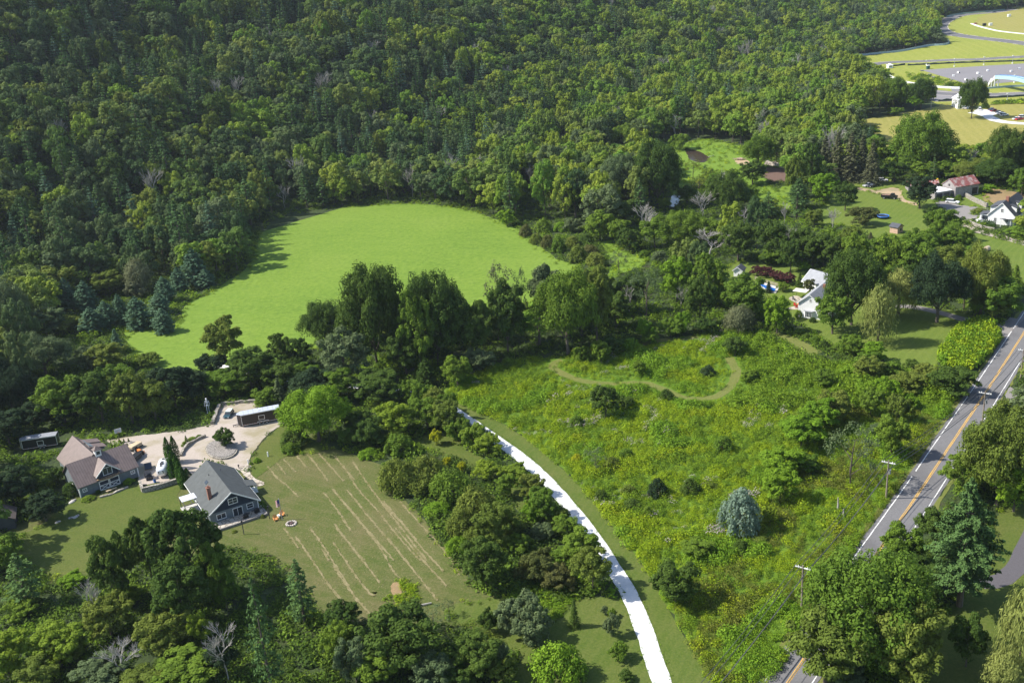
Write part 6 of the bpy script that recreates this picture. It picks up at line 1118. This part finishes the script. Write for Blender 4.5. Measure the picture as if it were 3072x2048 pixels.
for x, y, sx, lb in ((630, 1040, .8, 'flat pale rock lying on the lawn'), (672, 1030, .9, 'long pale rock beside the flat one on the lawn'), (510, 1078, .7, 'grey rock at the shaded edge of the lawn'), (640, 895, 1.1, 'pale boulder at the barn corner bed')): tag(MB().ball((0, 0, .12), (sx, sx * .5, .3), 9, 5).build('rock', stone('lawn_rock', (.42, .40, .37), (.5, .47, .44), .6), loc=gp('L', x, y), rz=x * .1), lb, 'rock', 'rocks on the lawn')
o = MB().tube([(0, 0, .2), (2.2, .5, .25)], [.22, .16], 7).build('log', BARK2, loc=gp('C', 590, 1040)); tag(o, 'short pale log lying near the weedy bed on the striped lawn', 'log'); sheet('dirt', world('C', [(400,890),(440,870),(470,910),(460,960),(410,960)]), S_brown, .1, .1, .6, clear=False); 
P = np.concatenate([grid_pts(world('C', q), 3.) for q in ([(420,860),(480,850),(560,860),(590,900),(540,940),(470,930)], [(330,980),(400,965),(490,970),(480,1030),(400,1060),(340,1030)], [(560,900),(600,1000),(500,1010),(480,960)])]); n = len(P); scatter('weedy_bed_growth', [weed('weed2', 40, .6, .6, .26), weed('weed', 40, .6, .6, .26)], np.c_[P, np.full(n, .04)], np.ones((n, 3)) * .9, rng.integers(0, 2, n))

# farmhouse garden
pool = thing('swimming_pool', gp('H', 260, 430), 0, 'blue swimming pool with pale deck behind a rail fence', 'swimming pool'); pw = [gp('H', x, y) - pool.location for x, y in ((180,392),(240,400),(300,420),(372,440),(345,485),(290,478),(215,430))]; MB().prism([(p.x, p.y) for p in pw], .05, .28).build('deck', M_conc, pool); pw = [gp('H', x, y) - pool.location for x, y in ((200,408),(255,425),(300,440),(345,455),(330,475),(290,470),(235,435))]; g = NG('pool_water'); POOL = g.fin((.012, .13, .48), .08, spec=.5); MB().prism([(p.x, p.y) for p in pw], .2, .30).build('water', POOL, pool)
def rail_fence(tile, pts, h, mat, label, group=None, rails=(.5, .95), step=2.4):
    C = smooth_pts(world(tile, pts), False, step); c0 = Vector((C[0].x, C[0].y, 0)); o = thing('rail_fence', c0, 0, label, 'fence', group); m = MB()
    for i in range(len(C) - 1):
        for r in rails: m.bar((C[i].x - c0.x, C[i].y - c0.y, h * r), (C[i + 1].x - c0.x, C[i + 1].y - c0.y, h * r), .08, .14)
    m.build('rail', mat, o); [MB().box((p.x - c0.x, p.y - c0.y, h / 2), (.13, .13, h)).build('post', mat, o) for p in C]
rail_fence('H', [(175,375),(250,400),(330,425),(420,450)], 1.2, plain('old_rail', (.36, .30, .24), .9), 'weathered wooden rail fence along the swimming pool', rails=(.35, .65, .95)); rail_fence('K', [(945,945),(1060,935),(1180,925)], 1.4, plain('new_rail', (.55, .36, .12), .8), 'new yellow timber rail fence beside the white track house', rails=(.4, .95))
def canopy(p, rz, w, l_, h, top, label): 
    o = thing('patio_canopy', p, rz, label, 'canopy'); MB().add([(-w / 2, -l_ / 2, h), (w / 2, -l_ / 2, h), (w / 2, l_ / 2, h), (-w / 2, l_ / 2, h), (0, 0, h + .5)], [(0, 1, 4), (1, 2, 4), (2, 3, 4), (3, 0, 4), (3, 2, 1, 0)]).build('top', top, o); [MB().tube([(x * w * .46, y * l_ * .46, 0), (x * w * .46, y * l_ * .46, h)], .04, 6).build('leg', M_dark, o) for x in (-1, 1) for y in (-1, 1)]
canopy(gp('H', 545, 520), R(-37), 4.2, 3.2, 2.4, plain('cream_canvas', (.74, .68, .60), .8), 'cream square canopy over the patio of the white farmhouse')
o = thing('parasol', gp('H', 572, 430), 0, 'white parasol standing before the white outbuilding', 'parasol'); MB().tube([(0, 0, 0), (0, 0, 2.4)], .04, 6).build('pole', M_dark, o); MB().add([(0, 0, 2.6)] + [(1.7 * math.cos(t), 1.7 * math.sin(t), 2.05) for t in np.linspace(0, 6.283, 9)[:-1]], [(0, i + 1, (i + 1) % 8 + 1) for i in range(8)] + [tuple(range(8, 0, -1))]).build('canopy', M_bone, o)
sheet('patio_paving', world('H', [(450,530),(500,505),(560,530),(545,600),(520,615),(450,615),(440,605),(520,575)]), S_flag, .08, .05, .6, clear=False)
for x, y, rz, cl_, lb in ((500, 590, 40, M_redp, 'red patio chair by the farmhouse wall'), (525, 580, 130, M_orange, 'orange patio chair by the farmhouse wall'), (490, 540, 20, M_dark, 'dark patio chair under the cream canopy'), (510, 605, 80, M_redp, 'red patio chair nearest the garden steps')):
    o = thing('patio_chair', gp('H', x, y), R(rz), lb, 'chair', 'chairs on the farmhouse patio'); MB().box((0, 0, .45), (.7, .7, .08)).build('seat', cl_, o); MB().box((-.34, 0, .85), (.08, .7, .8)).build('backrest', cl_, o); [MB().box((a * .3, c_ * .3, .22), (.06, .06, .44)).build('leg', cl_, o) for a in (-1, 1) for c_ in (-1, 1)]
o = thing('hay_bale', gp('H', 2050, 142), R(30), 'round pale hay bale alone on the striped lawn', 'hay bale'); MB().tube([(-.75, 0, .85), (-.7, 0, .85), (.7, 0, .85), (.75, 0, .85)], [.75, .85, .85, .75], 20).build('bale', plain('hay', (.46, .38, .28), .95, scale=5), o)
o = thing('trampoline', gp('P', 868, 722), 0, 'round trampoline with blue safety pad on the mown lawn', 'trampoline'); MB().tube([(0, 0, .84), (0, 0, .87)], 2., 28).build('mat', M_black, o); MB().tube([(2.2 * math.cos(t), 2.2 * math.sin(t), .88) for t in np.linspace(0, 6.2832, 29)], .2, 6).build('pad', M_blue, o); [MB().tube([(2.2 * math.cos(t), 2.2 * math.sin(t), 0), (2.2 * math.cos(t), 2.2 * math.sin(t), .85)], .05, 6).build('leg', M_tin, o) for t in (.4, 1.97, 3.54, 5.1)]
o = thing('white_boat', gp('P', 585, 310), R(-30), 'white boat on the ground under the brown spruces', 'boat'); MB().prism([(-2.6, -.9), (1.2, -.95), (3., 0), (1.2, .95), (-2.6, .9)], .2, 1.1).build('hull', M_whitep, o, bevel=.2); MB().box((-.6, 0, 1.15), (2.6, 1.1, .3)).build('cockpit', M_dark, o)
o = thing('red_tractor', gp('P', 985, 330), R(60), 'small red tractor at the back of the old farm yard', 'tractor'); MB().box((.5, 0, .9), (1.4, .6, .6)).build('hood', M_redp, o, bevel=.06); MB().box((-.6, 0, 1.1), (.6, .8, .7)).build('seat', M_black, o); [wheel(o, x, y * .6, r, .3) for x, r in ((-.6, .6), (.9, .35)) for y in (-1, 1)]
o = thing('digger', gp('P', 1385, 392), R(20), 'yellow digger half hidden behind the low red shed', 'digger'); MB().box((0, 0, 1.6), (2.2, 1.6, 1.2)).build('cab', M_yellow, o, bevel=.1); MB().box((0, 0, .5), (3., 2., .8)).build('track', M_black, o); MB().bar((1., 0, 1.8), (3., 0, 3.), .3, .3).bar((3., 0, 3.), (4., 0, 1.2), .25, .25).build('arm', M_yellow, o)
o = thing('riding_mower', gp('P', 575, 465), R(100), 'red riding mower behind the dark lawn tree', 'mower'); MB().box((.3, 0, .6), (1., .7, .5)).build('hood', M_redp, o, bevel=.05); MB().box((-.5, 0, .75), (.5, .6, .5)).build('seat', M_black, o); [wheel(o, x, y * .45, .25, .2) for x in (-.5, .6) for y in (-1, 1)]
m = MB(); [m.tube([(random.gauss(0, 1.4), random.gauss(0, .8), .2 + .25 * random.random() * 3), (random.gauss(0, 1.4) + 2., random.gauss(0, .8), .3 + .25 * random.random() * 3)], .16, 6) for _ in range(26)]; tag(m.build('brush_pile', plain('dead_brush', (.40, .30, .24), .95), loc=gp('E', 1640, 300)), 'heap of pale brush and logs beside the creek meadow', 'brush pile')
m = MB().tube([(0, 0, .5), (3.2, 1., .9)], [.2, .14], 6); tag(m.build('log', BARK2, loc=gp('E', 1435, 285)), 'bleached log at the water edge of the creek', 'log')
o = thing('road_sign', gp('H', 2340, 1190), R(-110), 'yellow diamond road sign at the far roadside', 'sign'); MB().tube([(0, 0, 0), (0, 0, 2.6)], .05, 6).build('post', M_tin, o); MB().box((.04, 0, 2.9), (.04, .8, .8), rx=R(45)).build('panel', M_yellow, o)
o = thing('pizza_oven', gp('P', 1880, 765), R(20), 'white garden oven on the round stone terrace', 'oven'); MB().box((0, 0, .6), (2.4, 1.2, 1.2)).build('base', M_whitep, o, bevel=.1); MB().box((.7, 0, 1.7), (.6, .6, 1.4)).build('chimney', M_whitep, o)

# racetrack
BW = plain('white_barrier_paint', (.72, .76, .76), .6); BB = plain('pale_blue_barrier', (.30, .40, .45), .6); TY = ribbed('tyre_stack', (.03, .045, .04), 1.3, 0, .8, dark=2.2)
wallrun('barrier_wall', 'J', [(900,790),(950,812),(1000,835),(1070,862),(1155,882),(1300,903),(1400,918),(1550,930),(1700,935),(1780,936)], 1.3, .5, BW, 'white concrete barrier curving along the inside of the near track', 'barrier', step=3, jag=0); wallrun('barrier_wall', 'J', [(1900,938),(1980,935),(2100,925),(2250,915),(2500,905)], 1.2, .5, BB, 'pale blue barrier under the footbridge', 'barrier', step=3, jag=0)
wallrun('barrier_wall', 'J', [(370,615),(500,604),(640,588),(760,575),(880,562),(1000,552),(1100,538),(1220,512),(1330,490),(1400,483),(1500,478),(1548,468),(1565,452),(1545,430)], 1.6, .5, BB, 'long pale blue barrier between the wood and the track field', 'barrier', step=3, jag=0); wallrun('barrier_wall', 'J', [(1540,185),(1600,168),(1700,152),(1850,138),(2000,125),(2150,112)], 1.6, .6, plain('green_barrier', (.20, .30, .27), .6), 'grey green barrier along the far bend of the track', 'barrier', step=4, jag=0)
wallrun('tyre_barrier', 'J', [(1130,690),(1260,684),(1400,678),(1600,668),(1900,658),(2352,645),(2600,640)], 1.1, 1.2, TY, 'long dark tyre barrier above the paddock', 'barrier', step=2, jag=.15); wallrun('tyre_barrier', 'J', [(960,700),(1030,692),(1100,684)], 1.1, 1., TY, 'short dark tyre barrier beside the white track hut', 'barrier', step=2, jag=.15)
wallrun('tyre_barrier', 'J', [(1450,1066),(1540,1062),(1625,1058)], 1.1, 1.2, TY, 'dark tyre barrier left of the white track house', 'barrier', step=2, jag=.15); wallrun('tyre_barrier', 'J', [(1900,1040),(2050,1030),(2200,1022),(2352,1012),(2600,1005)], 1.1, 1.2, TY, 'dark tyre barrier in front of the hedge by the parked cars', 'barrier', step=2, jag=.15)
wallrun('hedge_row', 'J', [(1540,178),(1600,160),(1700,142),(1850,128),(2000,115),(2160,98)], 4.2, 3., LM['dark'], 'clipped dark hedge behind the far bend of the track', 'hedge', step=3, jag=.25)
wallrun('white_kerb_wall', 'J', [(1800,252),(1850,272),(1950,300),(2100,332),(2352,360),(2600,380)], .5, 2.4, M_whitep, 'white paved lane edge curving through the infield', 'lane', step=4, jag=0)
c = gp('K', 1890, 632); e = gp('K', 2600, 800); u = (e - c); Lb = u.length; br = thing('footbridge', c, math.atan2(u.y, u.x), 'pale blue arched footbridge with white stair tower over the track', 'footbridge'); zb = 6.
n = 14; m = MB(); ar = [(Lb * i / n, zb + 1.6 * math.sin(math.pi * i / n)) for i in range(n + 1)]
for i in range(n):
    for s in (-1, 1): m.add([(ar[i][0], s * 1.4, ar[i][1] - .4), (ar[i + 1][0], s * 1.4, ar[i + 1][1] - .4), (ar[i + 1][0], s * 1.4, ar[i + 1][1] + 1.9), (ar[i][0], s * 1.4, ar[i][1] + 1.9), (ar[i][0], s * 1.52, ar[i][1] - .4), (ar[i + 1][0], s * 1.52, ar[i + 1][1] - .4), (ar[i + 1][0], s * 1.52, ar[i + 1][1] + 1.9), (ar[i][0], s * 1.52, ar[i][1] + 1.9)], [(0, 1, 2, 3), (7, 6, 5, 4), (3, 2, 6, 7), (0, 4, 5, 1)])
m.build('side_panel', M_ltb, br); m = MB()
for i in range(n): m.add([(ar[i][0], -1.4, ar[i][1]), (ar[i + 1][0], -1.4, ar[i + 1][1]), (ar[i + 1][0], 1.4, ar[i + 1][1]), (ar[i][0], 1.4, ar[i][1]), (ar[i][0], -1.4, ar[i][1] - .25), (ar[i + 1][0], -1.4, ar[i + 1][1] - .25), (ar[i + 1][0], 1.4, ar[i + 1][1] - .25), (ar[i][0], 1.4, ar[i][1] - .25)], [(0, 1, 2, 3), (7, 6, 5, 4)])
m.build('deck', M_conc, br); m = MB()
for i in range(n):
    for s in (-1, 1): m.bar((ar[i][0], s * 1.46, ar[i][1] + 1.95), (ar[i + 1][0], s * 1.46, ar[i + 1][1] + 1.95), .2, .16)
m.build('hand_rail', M_blue, br)
for x, y in ((-.4, -1.3), (-.4, 1.3), (Lb, -1.3), (Lb, 1.3)): MB().box((x, y, zb / 2 + .4), (.5, .5, zb + .8)).build('tower_leg', M_whitep, br)
m = MB(); st = [(-.6, zb), (-3.4, zb * .62), (-5., zb * .62), (-8., 0)]
for i in range(3):
    a, b_ = st[i], st[i + 1]
    for s in (-1, 1): m.add([(a[0], s * 1.3, a[1] - .3), (b_[0], s * 1.3, b_[1] - .3), (b_[0], s * 1.3, b_[1] + 1.7), (a[0], s * 1.3, a[1] + 1.9), (a[0], s * 1.42, a[1] - .3), (b_[0], s * 1.42, b_[1] - .3), (b_[0], s * 1.42, b_[1] + 1.7), (a[0], s * 1.42, a[1] + 1.9)], [(0, 1, 2, 3), (7, 6, 5, 4), (3, 2, 6, 7), (0, 4, 5, 1)])
    m.add([(a[0], -1.3, a[1]), (b_[0], -1.3, b_[1]), (b_[0], 1.3, b_[1]), (a[0], 1.3, a[1])], [(0, 1, 2, 3)])
m.build('stair', M_whitep, br); m = MB().box((-4.2, -1.2, zb * .3), (.4, .4, zb * .6)).box((-4.2, 1.2, zb * .3), (.4, .4, zb * .6)); m.build('stair_leg', M_whitep, br)
for i, (t_l, x, yb, yt) in enumerate((('K', 720, 255, 175), ('K', 1186, 283, 150), ('K', 1678, 255, 120), ('K', 2158, 232, 98), ('K', 2187, 552, 418), ('K', 1640, 560, 445), ('K', 2070, 850, 735), ('K', 1225, 950, 770), ('K', 793, 992, 848))):
    p = gp(t_l, x, yb); h = solve_h(p, t_l, x, yt); lamp = i not in (7, 8); o = thing('lamp_post' if lamp else 'utility_pole', p, 0, (f'{["leftmost", "second from left", "third from left", "rightmost"][i]} of four lamp posts along the tyre barrier above the paddock' if i < 4 else ('lamp post at the paddock edge beside the footbridge' if i == 4 else 'lamp post at the paddock edge behind the lone dark tree' if i == 5 else 'lamp post beside the tyre barrier near the parked cars' if i == 6 else 'bare pole against the wall of the white track house' if i == 7 else 'bare leaning pole at the wood edge by the dry field')), 'lamp post' if lamp else 'pole', 'poles around the racetrack'); MB().tube([(0, 0, 0), (0, 0, h)], [.2, .14], 6).build('pole', M_tin, o)
    if lamp: MB().box((0, 0, h), (1.0, .6, .5)).build('lamp', M_bone, o); MB().tube([(0, 0, 0), (0, 0, .9)], .5, 8).build('base', M_bone, o)
o = thing('track_hut', gp('K', 105, 305), R(10), 'small white marshal hut with peaked roof inside the bend', 'hut'); MB().box((0, 0, 1.1), (3.6, 3., 2.2)).build('wall', M_whitep, o); MB().add([(-2.2, -1.9, 2.2), (2.2, -1.9, 2.2), (2.2, 1.9, 2.2), (-2.2, 1.9, 2.2), (0, 0, 3.6)], [(0, 1, 4), (1, 2, 4), (2, 3, 4), (3, 0, 4), (3, 2, 1, 0)]).build('roof', M_bone, o); MB().box((0, -1.52, 1.5), (2.2, .05, .8)).build('window', M_glass, o)
o = thing('portable_toilet', gp('K', 746, 322), 0, 'dark green portable toilet with white roof by the paddock', 'portable toilet'); MB().box((0, 0, 1.25), (2., 2., 2.5)).build('cabin', plain('toilet_green', (.02, .09, .08), .5), o); MB().box((0, 0, 2.65), (2.2, 2.2, .4)).build('roof', M_bone, o)
for x, y, lb in ((1253, 390, 'white block third row left on the paddock asphalt'), (1578, 402, 'white block nearest the middle of the paddock'), (1743, 358, 'white block behind the middle one on the paddock'), (2137, 370, 'small white block on the right paddock'), (2272, 325, 'white block at the far right of the paddock'), (1172, 445, 'brown and white block at the paddock corner line'), (1378, 508, 'white block at the near paddock edge')):
    o = thing('paddock_block', gp('K', x, y), x * .3, lb, 'block', 'blocks on the paddock'); MB().box((0, 0, .6), (1.5, 1.2, 1.2)).build('block', M_bone, o, bevel=.05); MB().box((.77, 0, .6), (.04, 1., 1.)).build('end_panel', M_dark, o)
for x, y, lb in ((645, 355, 'grey picnic table at the paddock corner'), (775, 420, 'grey picnic table in the grass inside the bend'), (838, 465, 'pale picnic table in the grass below the grey ones'), (1132, 512, 'grey picnic table by the reeds at the paddock')):
    o = thing('picnic_table', gp('K', x, y), x * .1, lb, 'picnic table', 'picnic tables inside the bend'); MB().box((0, 0, .78), (2.2, .9, .08)).build('table_top', M_tin, o); [MB().box((0, s * .8, .45), (2.2, .3, .06)).build('bench', M_tin, o) for s in (-1, 1)]; [MB().box((s * .8, 0, .38), (.1, 1.5, .76)).build('leg', M_tin, o) for s in (-1, 1)]
for x, y, lb in ((1935, 275, 'dark infield hut beside the white lane'), (2000, 272, 'white infield box beside the dark hut'), (2195, 178, 'white stacked drums on the far dry rise')): o = MB().box((0, 0, 1.3), (3., 2.4, 2.6)).build('infield_box', M_black if x == 1935 else M_bone, loc=gp('J', x, y), bevel=.1); tag(o, lb, 'box')
P = np.concatenate([grid_pts(world('K', [(400,400),(700,420),(1000,500),(1300,560),(1330,610),(1000,620),(700,590),(420,500)]), .12), grid_pts(world('K', [(1760,890),(2352,850),(2500,850),(2500,890),(1800,920)]), .35)]); n = len(P); s = rng.uniform(1., 2., n); scatter('reeds_growth', [weed('weed2', 40, 1.2, 1.2, .5), weed('dark', 40, 1.2, 1.2, .5), weed('weed', 40, 1.2, 1., .5)], np.c_[P, np.zeros(n)], np.stack([s, s, s], 1), rng.integers(0, 3, n))

# ------------------------------------------------------------------ air
vm = bpy.data.materials.new('haze'); vm.use_nodes = True; vt = vm.node_tree; vt.nodes.remove(vt.nodes['Principled BSDF']); pv = vt.nodes.new('ShaderNodeVolumePrincipled'); pv.inputs['Color'].default_value = (.78, .88, 1, 1); pv.inputs['Density'].default_value = .00006; pv.inputs['Anisotropy'].default_value = .25
vt.links.new(pv.outputs[0], vt.nodes['Material Output'].inputs['Volume'])
zt = max(hz(x, y) for x in xs for y in ys) + 35
hb = MB().box((550, 2070, (zt - 2) / 2), (4400, 4500, zt + 2)).build('haze', vm); hb['kind'] = 'stuff'
sc.cycles.volume_bounces = 0
